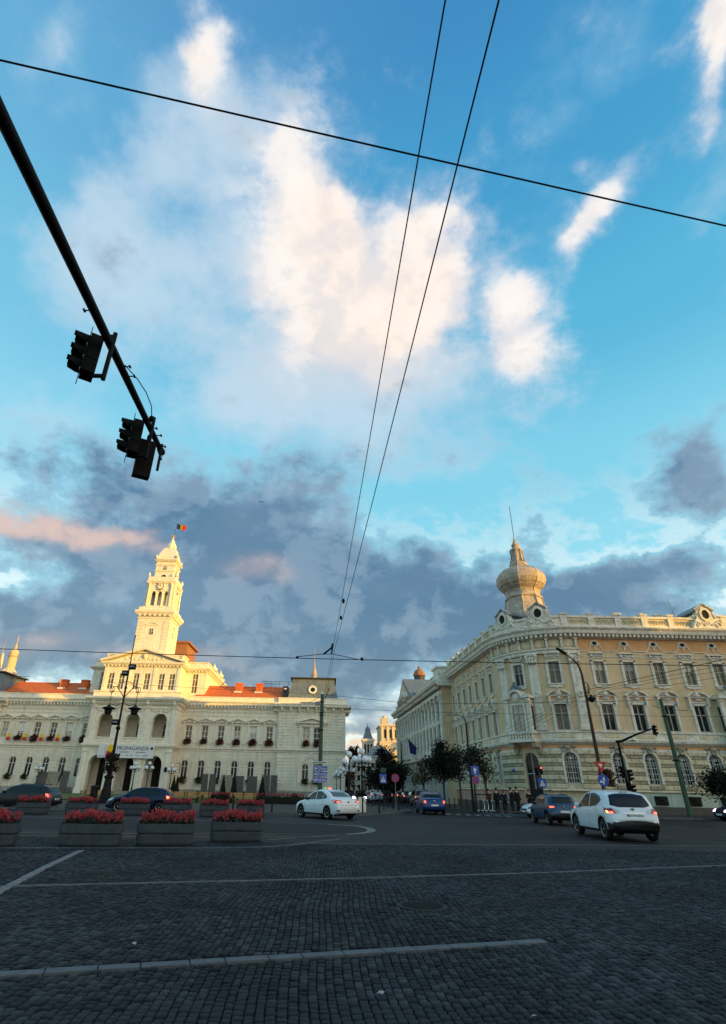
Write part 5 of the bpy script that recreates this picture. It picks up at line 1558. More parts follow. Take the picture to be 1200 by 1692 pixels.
# road markings
def mark(name, pts, z=.0065, m=None):
    o = sheet(name, pts, z, m or M_paint)
    return o
def thick(pl, w):
    L_, R_ = [], []
    for i, p in enumerate(pl):
        a = Vector(pl[max(i - 1, 0)]); c = Vector(pl[min(i + 1, len(pl) - 1)]); d = (c - a).normalized(); n = Vector((-d.y, d.x)) * w / 2
        L_.append((p[0] + n.x, p[1] + n.y)); R_.append((p[0] - n.x, p[1] - n.y))
    return L_ + R_[::-1]
def arcmark(name, pl, w, z=.0065):
    b = MB(); q = thick(pl, w); n = len(pl)
    b.add([(x, y, z) for x, y in q], [(i, i + 1, 2 * n - 2 - i, 2 * n - 1 - i) for i in range(n - 1)])
    b.build(name, M_paint)['kind'] = 'structure'
arcmark('curved_white_marking', [(.2, 31.3), (1.1, 31.0), (1.8, 30.2), (2.15, 29.0), (2.2, 27.8), (2.0, 26.6), (1.5, 25.6), (.9, 24.9)], .38)
arcmark('dashed_edge_marking', [(-.6, 23.4), (.5, 24.3)], .18)
arcmark('dashed_edge_marking', [(-1.9, 21.9), (-1.0, 22.8)], .18)
arcmark('white_edge_marking', [(-30, 32.3), (-8, 32.5), (-3.4, 32.2), (.3, 32.0)], .12)
arcmark('lane_dash', [(-3.2, 36.4), (.9, 34.6)], .14)
for a, c in (((7.6, 46.9), (7.3, 49.6)), ((8.0, 55), (7.8, 59)), ((8.3, 66), (8.2, 70)), ((8.7, 80), (8.6, 84))): arcmark('lane_dash', [a, c], .16)
for k in range(7): arcmark('crossing_bar', [(9.6 + .7 * k, 46.6 - .25 * k), (10.0 + .7 * k, 49.2 - .3 * k)], .34)
arcmark('lane_dash', [(5.2, 40.2), (6.4, 40.5)], .15); arcmark('lane_dash', [(8.6, 38.4), (10.4, 38.8)], .15)
arcmark('tyre_edge_marking', [(14.4, 40.5), (16.6, 37.6), (19.4, 34.9), (22.5, 33.2), (28, 30.6)], .14)
arcmark('white_edge_marking', [(12.6, 46.9), (14.0, 43.5), (16, 40.5)], .12)

# pavements
def slab(name, pts, z0, z1, m, kind='structure'):
    b = MB(); n = len(pts)
    b.add([(x, y, z0) for x, y in pts] + [(x, y, z1) for x, y in pts], [tuple(range(n, 2 * n))] + [(i, (i + 1) % n, n + (i + 1) % n, n + i) for i in range(n)])
    o = b.build(name, m)
    if kind: o['kind'] = kind
    return o
slab('palace_pavement', [(12.9, 50.3), (14.8, 47.0), (18.5, 46.3), (26, 47.2), (40, 48.4), (70, 50.2), (70, 70), (17, 70), (12, 130), (10.8, 130), (12.3, 70)], -.05, .12, M_pave)
slab('town_hall_pavement', [(-90, 41.3), (-24, 41.2), (-2.6, 41.6), (2.9, 42.6), (6.9, 49.0), (3.9, 75), (2.2, 130), (-2, 200), (-6, 200), (-7, 103), (-90, 103)], -.05, .1, M_pave)
def kerb(name, pts, z=.125, w=.16):
    b = MB()
    for a, c in zip(pts[:-1], pts[1:]):
        a, c = Vector(a), Vector(c); d = (c - a).normalized(); n = Vector((-d.y, d.x)) * w
        L = (c - a).length; k = max(1, int(L / 1.0))
        for i in range(k):
            p, q = a + d * (L * i / k + .01), a + d * (L * (i + 1) / k - .01)
            b.add([(p.x, p.y, -.06), (q.x, q.y, -.06), (q.x + n.x, q.y + n.y, -.06), (p.x + n.x, p.y + n.y, -.06), (p.x, p.y, z), (q.x, q.y, z), (q.x + n.x, q.y + n.y, z), (p.x + n.x, p.y + n.y, z)],
                  [(4, 5, 6, 7), (0, 1, 5, 4), (1, 2, 6, 5), (2, 3, 7, 6), (3, 0, 4, 7)])
    o = b.build(name, M_gran); o['kind'] = 'structure'
kerb('kerb', [(12.75, 50.3), (14.7, 46.85), (18.5, 46.12), (26, 47.0), (40, 48.2), (70, 50)])
kerb('kerb', [(-60, 41.1), (-24, 41.02), (-2.5, 41.42), (2.98, 42.5), (7.05, 49.0), (4.05, 75)])
slab('lawn', [(-60, 60), (-4.2, 63), (-6.2, 97), (-60, 97)], .1, .16, M_grass, 'stuff')
def grass(n, x0, x1, y0, y1, z, h):
    rng = np.random.default_rng(8)
    b = MB(); X = rng.uniform(x0, x1, n); Y = rng.uniform(y0, y1, n)
    for x, y in zip(X, Y):
        a = rng.uniform(0, 6.28); q = rng.uniform(.5, 1.3) * h
        b.add([(x - .03 * math.cos(a), y - .03 * math.sin(a), z), (x + .03 * math.cos(a), y + .03 * math.sin(a), z), (x + rng.uniform(-.03, .03), y, z + q)], [(0, 1, 2)])
    b.build('grass_blades', M_grass)['kind'] = 'stuff'
grass(9000, -26, -4.6, 62.5, 75, .155, .1)

# ------------------------------------------------------------------ planters
def flower_mesh(w, d, z, h, n, seed, sz=.035):
    rnd = random.Random(seed)
    leaf, fr = MB(), MB()
    for i in range(int(n * 2.6)):
        x = rnd.uniform(-w, w); y = rnd.uniform(-d, d); t = rnd.random()
        zz = z + h * .72 * t * (1 - .3 * (x / w) ** 4) - (.06 if abs(y) > d * .8 else 0)
        if abs(y) > d * .72: zz -= rnd.random() * .12 * (.5 + .5 * math.sin(x * 9 + seed))
        a, b_ = rnd.uniform(0, 6.28), rnd.uniform(-.6, .6); s_ = sz * rnd.uniform(.8, 1.7)
        u = Vector((math.cos(a), math.sin(a), b_)).normalized() * s_; v = Vector((-math.sin(a), math.cos(a), rnd.uniform(-.5, .8))).normalized() * s_ * .6
        p = Vector((x * 1.02, y * 1.05, zz))
        leaf.add([p - u, p + v, p + u, p - v], [(0, 1, 2, 3)])
    for i in range(n):
        x = rnd.uniform(-w, w); y = rnd.uniform(-d, d)
        lump = .22 * math.sin(x * 6 + seed) + .2 * math.sin(x * 15 + y * 9 + seed * 2)
        if lump < -.22 and rnd.random() < .75: continue
        zz = z + h * (rnd.uniform(.30, .95) + lump * .7)
        for k in range(3):
            s_ = sz * rnd.uniform(.6, 1.15)
            p = Vector((x, y, zz + k * sz * .8)); a = rnd.uniform(0, 3.14)
            P = [p + Vector((math.cos(a + j * 2.09) * s_, math.sin(a + j * 2.09) * s_, rnd.uniform(-.3, .3) * s_)) for j in range(3)] + [p + Vector((0, 0, s_ * 1.5))]
            fr.add(P, [(0, 1, 3), (1, 2, 3), (2, 0, 3), (0, 2, 1)], rnd.choice([0, 0, 0, 1]))
    return leaf.mesh('foliage', M_leaf), fr.mesh('blossoms', [M_red, M_redd])

def planter_proto(seed):
    root = thing('flower_planter', '', 'planter')
    b = MB(); W_, D_ = .86, .36
    def rr(mb, w0, d0, z0, w1, d1, z1, n=5, mi=0, r_=.16):
        P = []
        for w, d, z in ((w0, d0, z0), (w1, d1, z1)):
            for cx, cy, a0 in ((1, 1, 0), (-1, 1, PI / 2), (-1, -1, PI), (1, -1, 3 * PI / 2)):
                for k in range(n): 
                    a = a0 + PI / 2 * k / (n - 1); P.append((cx * (w - r_) + r_ * math.cos(a), cy * (d - r_) + r_ * math.sin(a), z))
        m = 4 * n
        mb.add(P, [(k, (k + 1) % m, m + (k + 1) % m, m + k) for k in range(m)])
        return m
    # stepped outline: base, bulging lower band, groove, upper band, rim
    prof = [(.80, .30, 0.0), (.83, .33, .02), (.85, .35, .06), (.87, .37, .26), (.865, .365, .285), (.835, .335, .295), (.835, .335, .315), (.87, .37, .325), (.885, .385, .34), (.89, .39, .555), (.89, .39, .575), (.85, .35, .575), (.85, .35, .5)]
    for (w0, d0, z0), (w1, d1, z1) in zip(prof[:-1], prof[1:]): rr(b, w0, d0, z0, w1, d1, z1)
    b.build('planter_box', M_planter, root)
    b = MB(); b.box(-.8, .8, -.3, .3, .4, .54); b.build('soil', M_void, root)
    lf, bl = flower_mesh(.82, .34, .54, .30, 430, seed)
    put(lf, 'foliage', root)['kind'] = 'stuff'; put(bl, 'blossoms', root)['kind'] = 'stuff'
    return root
G1 = 'grey planters of red flowers in the nearer row'; G2 = 'grey planters of red flowers in the farther row'
pr = [planter_proto(1), planter_proto(2), planter_proto(3)]
front = [(-9.75, 18.0, .16), (-6.95, 18.7, .12), (-4.9, 19.45, .2), (-2.95, 21.1, .2)]
back = [(-19.9, 35.0, .1), (-17.05, 35.9, .1), (-14.4, 36.4, .1), (-11.45, 36.9, .08), (-9.0, 37.4, .05), (-6.6, 37.0, .1), (-4.55, 38.0, .08)]
fl_l = ['leftmost large grey planter of red flowers, cut by the left edge of the picture', 'second large grey planter of red flowers from the left in the nearer row', 'third large grey planter of red flowers from the left in the nearer row', 'rightmost large grey planter of red flowers in the nearer row, closest to the white taxi']
used_p = set()
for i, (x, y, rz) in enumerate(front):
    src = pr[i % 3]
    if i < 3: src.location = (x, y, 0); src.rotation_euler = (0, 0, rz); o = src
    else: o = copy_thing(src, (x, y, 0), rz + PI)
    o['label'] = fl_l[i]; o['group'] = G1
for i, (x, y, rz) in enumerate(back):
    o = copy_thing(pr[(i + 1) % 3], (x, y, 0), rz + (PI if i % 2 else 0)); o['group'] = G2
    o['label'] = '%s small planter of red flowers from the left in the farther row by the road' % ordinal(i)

# ------------------------------------------------------------------ bollards and chains
def bollard(h=1.0, r=.06):
    root = thing('bollard', '', 'bollard')
    b = MB(); b.lathe([(r * 1.5, 0), (r * 1.5, .06), (r, .1), (r * .85, h * .82), (r * 1.1, h * .86), (r * 1.15, h * .92), (r * .7, h * .98), (.01, h)], 10); b.build('post', M_iron, root)
    return root
bp0 = bollard(); first = [True]
def bol(x, y, label, group, sc=1.0, z=.1):
    if first[0]: o = bp0; o.location = (x, y, z); first[0] = False
    else: o = copy_thing(bp0, (x, y, z))
    o.scale = (sc,) * 3; o['label'] = label; o['group'] = group
def chain(p, q, sag, label, n=16):
    b = MB(); P = []
    for i in range(n + 1):
        t = i / n; P.append((p[0] + (q[0] - p[0]) * t, p[1] + (q[1] - p[1]) * t, p[2] + (q[2] - p[2]) * t - sag * 4 * t * (1 - t)))
    b.tube(P, .025, 5)
    add_root_label(b.build('hanging_chain', M_iron), label, 'chain', 'chains slung between bollards')
BL = [(-15.9, 41.6), (-8.35, 41.6), (-6.2, 41.7), (-3.55, 41.9), (-1.9, 42.0)]
BL = [(-24.5, 41.6), (-20.0, 41.6), (-15.9, 41.6), (-12.2, 41.6), (-8.35, 41.6), (-6.2, 41.7), (-3.55, 41.9), (-1.7, 42.0)]
for i, (x, y) in enumerate(BL): bol(x, y, '%s dark bollard from the left along the kerb before the town hall' % ordinal(i), 'chained bollards along the town hall kerb', 1.0)
for i in range(len(BL) - 1):
    a, c = BL[i], BL[i + 1]
    chain((a[0], a[1], .98), (c[0], c[1], .98), .35, 'chain between the %s and %s kerb bollards from the left before the town hall' % (ordinal(i), ordinal(i + 1)))
bol(2.75, 42.75, 'dark bollard at the left end of the short chain beside the taxi', 'bollards at the pavement corner'); bol(3.95, 43.2, 'dark bollard at the right end of the short chain by the crossing sign', 'bollards at the pavement corner')
chain((2.75, 42.75, .98), (3.95, 43.2, .98), .4, 'short sagging chain between two bollards right of the taxi')
for k in range(9): bol(6.3 - .12 * k, 51.0 + 3.1 * k, '%s bollard from the front along the left kerb of the side street' % ordinal(k), 'bollards along the left kerb of the street', .9)
for k in range(12): bol(13.1 - .05 * k, 50.4 + 2.3 * k, '%s bollard from the front along the right kerb beside the palace' % ordinal(k), 'bollards along the right kerb of the street', .9)

# ------------------------------------------------------------------ benches, hedges, clipped shrubs, stones
def bench_proto():
    root = thing('park_bench', '', 'bench')
    for k in range(4):
        b = MB(); b.box(-1.3, 1.3, -.22 + .12 * k, -.13 + .12 * k, .43, .47); b.build('seat_slat', M_wood, root)
    for k in range(3):
        b = MB(); b.box(-1.3, 1.3, .27 + .03 * k, .30 + .03 * k, .56 + .14 * k, .67 + .14 * k); b.build('back_slat', M_wood, root)
    for q in (-1, 0, 1):
        b = MB(); b.box(q * 1.1 - .04, q * 1.1 + .04, -.2, .28, 0, .43); b.box(q * 1.1 - .03, q * 1.1 + .03, .24, .32, .43, .95); b.build('leg', M_iron, root)
    return root
bn0 = bench_proto()
for i, (x, y) in enumerate([(-15.0, 60), (-12.6, 60.2), (-8.1, 60.6), (-22.5, 59.6)]):
    o = bn0 if i == 0 else copy_thing(bn0, (x, y, .1)); o.location = (x, y, .1)
    o['group'] = 'slatted benches facing the town hall lawn'
    o['label'] = ['slatted yellow park bench behind the third far planter', 'middle slatted park bench at the lawn edge', 'rightmost slatted park bench beside the dark hedge', 'slatted park bench left of the tall lantern mast'][i]
def foliage(fn, n, m, name, seed, sz, parent=None, core=None):
    """leaf-sized faces spread through a volume; fn(rnd) gives a point"""
    rnd = random.Random(seed); b = MB()
    for i in range(n):
        p = fn(rnd); s_ = sz * rnd.uniform(.6, 1.4)
        u = Vector((rnd.gauss(0, 1), rnd.gauss(0, 1), rnd.gauss(0, .7))).normalized() * s_
        v = u.cross(Vector((rnd.gauss(0, 1), rnd.gauss(0, 1), rnd.gauss(0, 1)))).normalized() * s_ * .55
        b.add([p - u, p + v, p + u, p - v], [(0, 1, 2, 3)])
    return b.mesh(name, m)
def boxpt(x0, x1, y0, y1, z0, z1):
    return lambda r_: Vector((r_.uniform(x0, x1), r_.uniform(y0, y1), r_.uniform(z0, z1)))
for i, (x, w_) in enumerate(((-10.6, 2.3), (-4.6, 5.2))):
    root = thing('clipped_hedge', ['short dark clipped hedge between two benches', 'long dark clipped hedge with red flowers right of the benches'][i], 'hedge', (x, 62, .1), group='low hedges on the lawn')
    b = MB(); b.box(-w_ / 2, w_ / 2, -.3, .3, 0, .62); b.build('hedge_core', M_dleaf, root)
    put(foliage(boxpt(-w_ / 2 - .06, w_ / 2 + .06, -.38, .38, .02, .74), 1600, M_dleaf, 'hedge_leaves', 3 + i, .06), 'hedge_leaves', root)['kind'] = 'stuff'
    lf, bl = flower_mesh(w_ / 2, .3, .62, .25, 160, 9 + i, .05); put(bl, 'blossoms', root)['kind'] = 'stuff'
def cone_proto():
    root = thing('clipped_conifer', '', 'shrub')
    b = MB(); b.lathe([(.05, 0), (.05, .2), (.5, .2), (.42, .8), (.03, 2.5)], 10); b.build('crown_core', M_dleaf, root)
    def f(r_):
        t = r_.random() ** 1.3; a = r_.uniform(0, 6.28); rr = .56 * (1 - t) + .03; return Vector((rr * math.cos(a), rr * math.sin(a), .18 + 2.4 * t))
    put(foliage(f, 700, M_dleaf, 'leaves', 4, .07), 'leaves', root)['kind'] = 'stuff'
    b = MB(); b.tube([(0, 0, 0), (0, 0, .3)], .06, 6); b.build('trunk', M_bark, root)
    return root
cn = cone_proto()
for i, (x, y, s_) in enumerate([(-24.6, 98, 1.15), (-23.8, 97, 1.1), (-16.3, 97, 1.2), (-14.1, 94, 1.25), (-9.9, 96, 1.25), (-.6, 94, 1.2), (3.9, 96, .8)]):
    o = cn if i == 0 else copy_thing(cn, (x, y, .1)); o.location = (x, y, .1); o.scale = (s_ * .8, s_ * .8, s_ * 1.0)
    o['label'] = '%s dark clipped cone shrub from the left before the town hall' % ordinal(i); o['group'] = 'cone shrubs on the town hall lawn'
def ball_proto():
    root = thing('round_shrub', '', 'shrub')
    def f(r_):
        v = Vector((r_.gauss(0, 1), r_.gauss(0, 1), r_.gauss(0, 1))).normalized() * r_.uniform(.75, 1.05); return Vector((v.x * .55, v.y * .5, abs(v.z) * .65))
    put(foliage(f, 500, M_dleaf, 'leaves', 6, .08), 'leaves', root)['kind'] = 'stuff'
    b = MB(); b.sphere((0, 0, .22), .45, 8, 6); b.build('shrub_core', M_dleaf, root)
    return root
bs = ball_proto()
for i, (x, y) in enumerate([(-20.3, 97), (-15.9, 96), (-12.9, 97), (-4.7, 96)]):
    o = bs if i == 0 else copy_thing(bs, (x, y, .1)); o.location = (x, y, .1); o.scale = (1.1,) * 3
    o['label'] = '%s low round dark shrub from the left by the stone slabs' % ordinal(i); o['group'] = 'round shrubs before the town hall'
def lap(w_, h, kind, seed):
    b = MB(); b.bevbox(-w_ / 2, w_ / 2, -.15, .15, 0, h, .05); rnd = random.Random(seed)
    for k in range(9):
        z = .25 + (h - .4) * k / 9
        if kind: b.box(-w_ / 2 + .1, w_ / 2 - .1 - rnd.uniform(0, w_ * .3), -.17, -.15, z, z + .08)
        else: b.sphere((rnd.uniform(-w_ * .3, w_ * .3), -.15, z + .1), .13, 6, 4)
    return b.mesh('stone_slab', M_stoneslab if kind else M_socle)
ms_ = [lap(1.0, 3.3, 1, 1), lap(1.1, 3.3, 1, 2), lap(1.9, 3.2, 0, 3), lap(1.7, 3.1, 1, 4)]
for i, (x, k, lean) in enumerate([(-19.0, 0, 0), (-17.7, 1, 0), (-15.3, 2, 0), (-13.3, 3, .02), (-11.0, 3, 0), (-8.5, 0, 0), (-7.3, 1, 0), (-46.5, 3, .02), (-44.8, 2, .03), (-42.8, 1, .06)]):
    o = put(ms_[k], 'stone_slab', None, (x - 1.2, 101.2, .1), (0, lean, 0))
    add_root_label(o, ('%s upright grey carved stone slab from the left, right of the portico' % ordinal(i)) if i < 7 else ('%s grey stone slab from the right, left of the portico above the dark estate car' % ordinal(9 - i)), 'stone slab', 'carved stone slabs standing before the town hall')

# ------------------------------------------------------------------ flower boxes and little flags on the town hall windows
def basket(seed, w_, h, mt=M_ger):
    root = thing('window_flower_box', '', 'flower box')
    b = MB(); b.box(-w_ * .45, w_ * .45, -.18, .1, 0, .2); b.build('trough', M_dleaf, root)
    def f(r_):
        x = r_.gauss(0, w_ * .27); t = r_.random(); return Vector((x, -.2 + r_.uniform(-.2, .1), .35 - h * t * (1 - .5 * abs(x) / w_) + .12 * math.sin(x * 6 + seed)))
    put(foliage(f, 330, mt, 'trailing_plants', seed, .11), 'trailing_plants', root)['kind'] = 'stuff'
    put(foliage(f, 150, M_dleaf, 'leaves', seed + 5, .1), 'leaves', root)['kind'] = 'stuff'
    return root
bk1, bk2 = basket(1, 1.25, 1.0), basket(2, 1.1, .95, M_bleaf)
WR = [9.4 + 2.95 * k for k in range(6)]
slots = [('upper', x, 8.75) for x in WR] + [('upper', 30.85, 8.75), ('upper', 32.85, 8.75)] + [('lower', x, 2.5) for x in WR] + [('lower', 30.9, 2.6), ('lower', 32.8, 2.6)]
cnt = {}
fst = {'upper': True, 'lower': True}
def place_box(row, x, z, lab):
    src = bk1 if row == 'upper' else bk2
    y = -.3 if abs(x) < 26 else -.8
    rnd = random.Random(int(x * 37 + z))
    if fst[row]: o = src; fst[row] = False
    else: o = copy_thing(src, (0, 0, 0))
    o.location = (HX + x, HY + y, z); o.scale = (rnd.uniform(.85, 1.1), 1, rnd.uniform(.8, 1.25)); o['label'] = lab
    o['group'] = 'trailing flower boxes on the %s windows of the town hall' % row
for row, x, z in slots:
    k = cnt.get(row, 0); cnt[row] = k + 1
    place_box(row, x, z, '%s %s-storey window box of trailing red-brown flowers right of the portico' % (ordinal(k), row))
for row, z in (('upper', 8.75), ('lower', 2.5)):
    for k, x in enumerate([-w for w in WR[:5]] if row == 'upper' else [-w for w in WR[1:5]]):
        place_box(row, x, z, '%s %s-storey window box of trailing flowers left of the portico' % (ordinal(k), row))
for k, x in enumerate([-WR[i] for i in (1, 2, 3, 4)]):
    root = thing('small_flag', '%s little yellow and red flag from the portico under the left upper windows' % ordinal(k), 'flag', (HX + x - 1.35, HY - .5, 9.0), group='little flags on the left wing of the town hall')
    b = MB(); b.tube([(0, .3, -.3), (0, -.5, .35)], .03, 5); b.build('flag_staff', M_iron, root)
    for j, mm in enumerate((M_fyel, M_fred)):
        b = MB(); b.add([(-.32, -.5, .3 - .55 * j), (.32, -.42, .3 - .55 * j), (.3 - .05 * j, -.45, -.25 - .55 * j), (-.36, -.5, -.25 - .55 * j)], [(0, 1, 2, 3)]); b.build('flag_stripe', mm, root)

# ------------------------------------------------------------------ near traffic signal mast
M_lens = mat('unlit_signal_lens', (0.03, 0.012, 0.01), 0.2, var=0.2)
M_lensr = mat('red_signal_light', (0.8, 0.05, 0.03), 0.3, var=0, emit=(1.0, 0.12, 0.08), estr=2.0)
def signal_meshes():
    """three-aspect head facing -x, origin at its middle"""
    h = MB()
    for k in (-1, 0, 1): h.box(-.03, .16, -.135, .135, k * .25 - .118, k * .25 + .118)
    h.box(0.0, .13, -.12, .12, -.37, .37)
    body = h.mesh('signal_head', M_blackm)
    v = MB()
    n = 9
    P = []
    for a_, x in ((1.0, -.03), (1.0, -.24)):
        for k in range(n):
            t = R(-35) + (PI + R(70)) * k / (n - 1)
            xx = x if x > -.1 else (-.235 + .12 * max(0, -math.sin(t)) * 2)
            P.append((xx, .105 * math.cos(t), .105 * math.sin(t)))
    v.add(P, [(k, k + 1, n + k + 1, n + k) for k in range(n - 1)])
    P2 = [(x, y * .93, z * .93) for x, y, z in P]
    v.add(P2, [(k, k + 1, n + k + 1, n + k) for k in range(n - 1)])
    v.box(-.26, -.03, -.05, .05, .09, .118)
    visor = v.mesh('visor', M_blackm)
    l = MB(); l.lathe([(.01, 0), (.098, 0), (.098, .012), (.06, .03), (.01, .036)], 14)
    lens = l.mesh('lens', M_lens)
    p = MB(); p.prism([(-.2, -.42), (-.2, .42), (-.12, .5), (.12, .5), (.2, .42), (.2, -.42), (.12, -.5), (-.12, -.5)], -.006, .006)
    return body, visor, lens, p.mesh('backing_plate', M_blackm)
SIG = signal_meshes()
def signal(parent, M, lit=None, sc=1.0, plate=True):
    o = put(SIG[0], 'signal_head', parent, M=M @ Matrix.Scale(sc, 4))
    for k in (-1, 0, 1):
        put(SIG[1], 'visor', o, (0, 0, k * .25))
        ln = put(SIG[2], 'lens', o, M=T(-.03, 0, k * .25) @ Matrix.Rotation(-PI / 2, 4, 'Y'))
        if lit == k: ln.data = ln.data.copy(); ln.data.materials[0] = M_lensr
    if plate: put(SIG[3], 'backing_plate', o, M=T(-.04, 0, 0) @ RZ(PI / 2))
    return o
tm = thing('traffic_signal_mast', 'black overhead traffic signal arm reaching in from the upper left, seen in silhouette', 'traffic signal', (-2.26, -2.2, 0))
AXx = 0.0
def armp(Y): return (0.0 - .004 * (Y - 4), Y + 2.2, 5.6)
b = MB()
b.tube([(0, 0, 0), (0, 0, .4), (0, 0, 5.0), (0, .15, 5.45), (0, .6, 5.6)], [.16, .12, .1, .1, .09], 12); b.build('pole', M_black, tm, smooth=True)
b = MB(); b.tube([(0, .5, 5.6), armp(1.5), armp(3), armp(4.6), armp(5.95)], [.056, .052, .047, .040, .034], 14); b.tube([armp(5.92), armp(6.0)], [.045, .045], 12); b.build('arm', M_black, tm, smooth=False)
b = MB(); b.tube([(-.02, 5.8 + 2.2 + .05, 5.56), (-.02, 6.1 + 2.2 - .05, 5.52), (.02, 6.0 + 2.2, 5.65)], .01, 5)
b.tube([(.04, 4.35 + 2.2, 5.62), (.09, 4.6 + 2.2, 5.65), (.11, 4.85 + 2.2, 5.67), (.10, 5.1 + 2.2, 5.67), (.05, 5.3 + 2.2, 5.63)], .006, 5)
b.build('cable_loop', M_black, tm)
b = MB(); b.sphere((.05, 5.3 + 2.2, 5.64), .036, 10, 8); b.build('detector_eye', M_black, tm)
for (yy, dx) in ((3.6, -.12), (4.35, .13), (4.5, .13), (5.6, .12), (5.45, .1), (5.85, .1)):
    b = MB(); s_ = 1 if dx > 0 else -1
    dx *= .75; b.tube([(s_ * .03, yy + 2.2, 5.6), (dx, yy + 2.2, 5.6)], .007, 5); b.tube([(dx, yy + 2.2 - .018, 5.6), (dx, yy + 2.2 + .018, 5.6)], .012, 5); b.build('clamp_bolt', M_black, tm)
for yy, dz in ((4.02, 0), (5.42, .0)):
    b = MB(); b.tube([(.03, yy + 2.2, 5.74), (.03, yy + 2.2, 5.13)], .023, 8); b.box(-.1, .03, yy + 2.2 - .015, yy + 2.2 + .015, 5.16, 5.19); b.box(-.1, .03, yy + 2.2 - .015, yy + 2.2 + .015, 5.68, 5.71)
    b.build('bracket', M_black, tm)
    signal(tm, T(-.19, yy + 2.2, 5.43 + dz) @ RZ(R(32 if yy < 5 else 24)), sc=.64)
b = MB(); b.box(-.10, .10, -.06, .06, -.27, .22); b.tube([(.0, .07, .2), (.0, .07, .35)], .02, 6)
o = b.build('pedestrian_signal', M_blackm, tm, M=T(-.06, 5.6 + 2.2, 5.26) @ RZ(R(28)) @ Matrix.Rotation(R(6), 4, 'X'))
b = MB(); b.tube([(.05, 5.8 + 2.2, 5.6), (.05, 5.8 + 2.2, 5.2)], .018, 7); b.build('bracket', M_black, tm)

# ------------------------------------------------------------------ overhead wires
def wire(pts, r, label, group='overhead tram wires', nm='overhead_wire'):
    b = MB(); P = []
    for (p, q) in zip(pts[:-1], pts[1:]):
        p, q = Vector(p), Vector(q); L = (q - p).length; k = max(2, int(L / 2.5))
        for i in range(k):
            t = i / k; w = p.lerp(q, t); w.z -= 4 * t * (1 - t) * L * L * .00012; P.append(w)
    P.append(Vector(pts[-1]))
    b.tube(P, r, 5)
    return add_root_label(b.build(nm, M_wire), label, 'wire', group)
wire([(.64, -1.5, 5.6), (.59, 1.33, 5.6), (.2, 17.0, 5.6), (-.45, 38, 5.55), (-1.0, 60, 5.5)], .0055, 'left tram wire of the pair running overhead from the top of the picture')
wire([(.97, -1.5, 5.6), (.89, 1.33, 5.6), (.26, 17.0, 5.6), (-.3, 38, 5.55), (-.85, 60, 5.5)], .0062, 'right tram wire of the pair running overhead from the top of the picture')
wire([(-14, -.15, 6.5), (-2.57, 2.03, 6.5), (3.74, 3.23, 6.5), (14, 5.2, 6.5)], .008, 'thick single cable crossing the upper sky from left to right')
sp = wire([(-26, 18.4, 5.67), (-11.2, 18.4, 5.66), (0, 18.4, 5.55), (13.6, 18.4, 5.6), (30, 18.4, 5.8)], .013, 'long span wire across the sky just above the town hall roofs')
yk = thing('wire_spreader', 'black spreader bracket joining the two tram wires on the span wire', 'wire fitting', (.1, 18.4, 5.6))
b = MB(); b.tube([(-1.15, 0, -.0), (-.15, 0, .12), (.1, 0, .12), (1.15, 0, -.08)], .012, 5); b.build('spreader_wire', M_wire, yk)
b = MB(); b.tube([(-.2, -.6, -.02), (.05, -1.2, .05), (.08, -1.6, .08)], .03, 6); b.tube([(.08, -1.5, .08), (.06, -.1, .1)], .022, 6); b.build('clamp_arm', M_black, yk)
for q in (-1.1, 1.1):
    b = MB(); b.sphere((q, 0, -.02), .05, 8, 6); b.build('insulator', M_black, yk)
for (x, y) in ((.35, 13.6), (.37, 12.2)):
    b = MB(); b.sphere((0, 0, 0), .035, 8, 6, sz=1.8); add_root_label(b.build('wire_insulator', M_black, None, (x, y, 5.6)), 'small black insulator on the %s tram wire near the span wire' % ('left' if y > 13 else 'right'), 'insulator')
wire([(-.5, 49.2, 9.0), (8.0, 49.6, 8.4), (28.7, 47.8, 8.9)], .016, 'thin span wire between the green sign pole and the green pole at right', 'span wires between poles')
wire([(-.5, 49.2, 7.9), (7.5, 49.6, 7.75), (28.7, 47.8, 7.6), (36, 47, 7.6)], .012, 'lower thin span wire between the two green poles', 'span wires between poles')
wire([(-.5, 49.2, 9.0), (-20, 51, 9.9)], .013, 'thin span wire leading left from the green sign pole', 'span wires between poles')
for k, (z1, z0, r_) in enumerate(((10.6, 9.75, .022), (10.2, 9.6, .014), (9.85, 9.45, .012), (9.4, 9.1, .012))):
    wire([(22.95, 49, z0), (30.0, 40, z1 + .2)], r_, '%s cable fanning right from the wooden lamp post, counted from above' % ordinal(k), 'cables fanning from the lamp post')
    wire([(22.95, 49, z0 - .1), (17.2 + .25 * k, 54.0, 6.9 - .25 * k)], .011, '%s cable running down left from the lamp post to the oriel, counted from above' % ordinal(k), 'cables fanning from the lamp post')
wire([(22.6, 46, 9.0), (17.5, 59, 9.2), (14, 75, 9.0)], .012, 'thin cable crossing the round corner of the palace', 'span wires between poles')

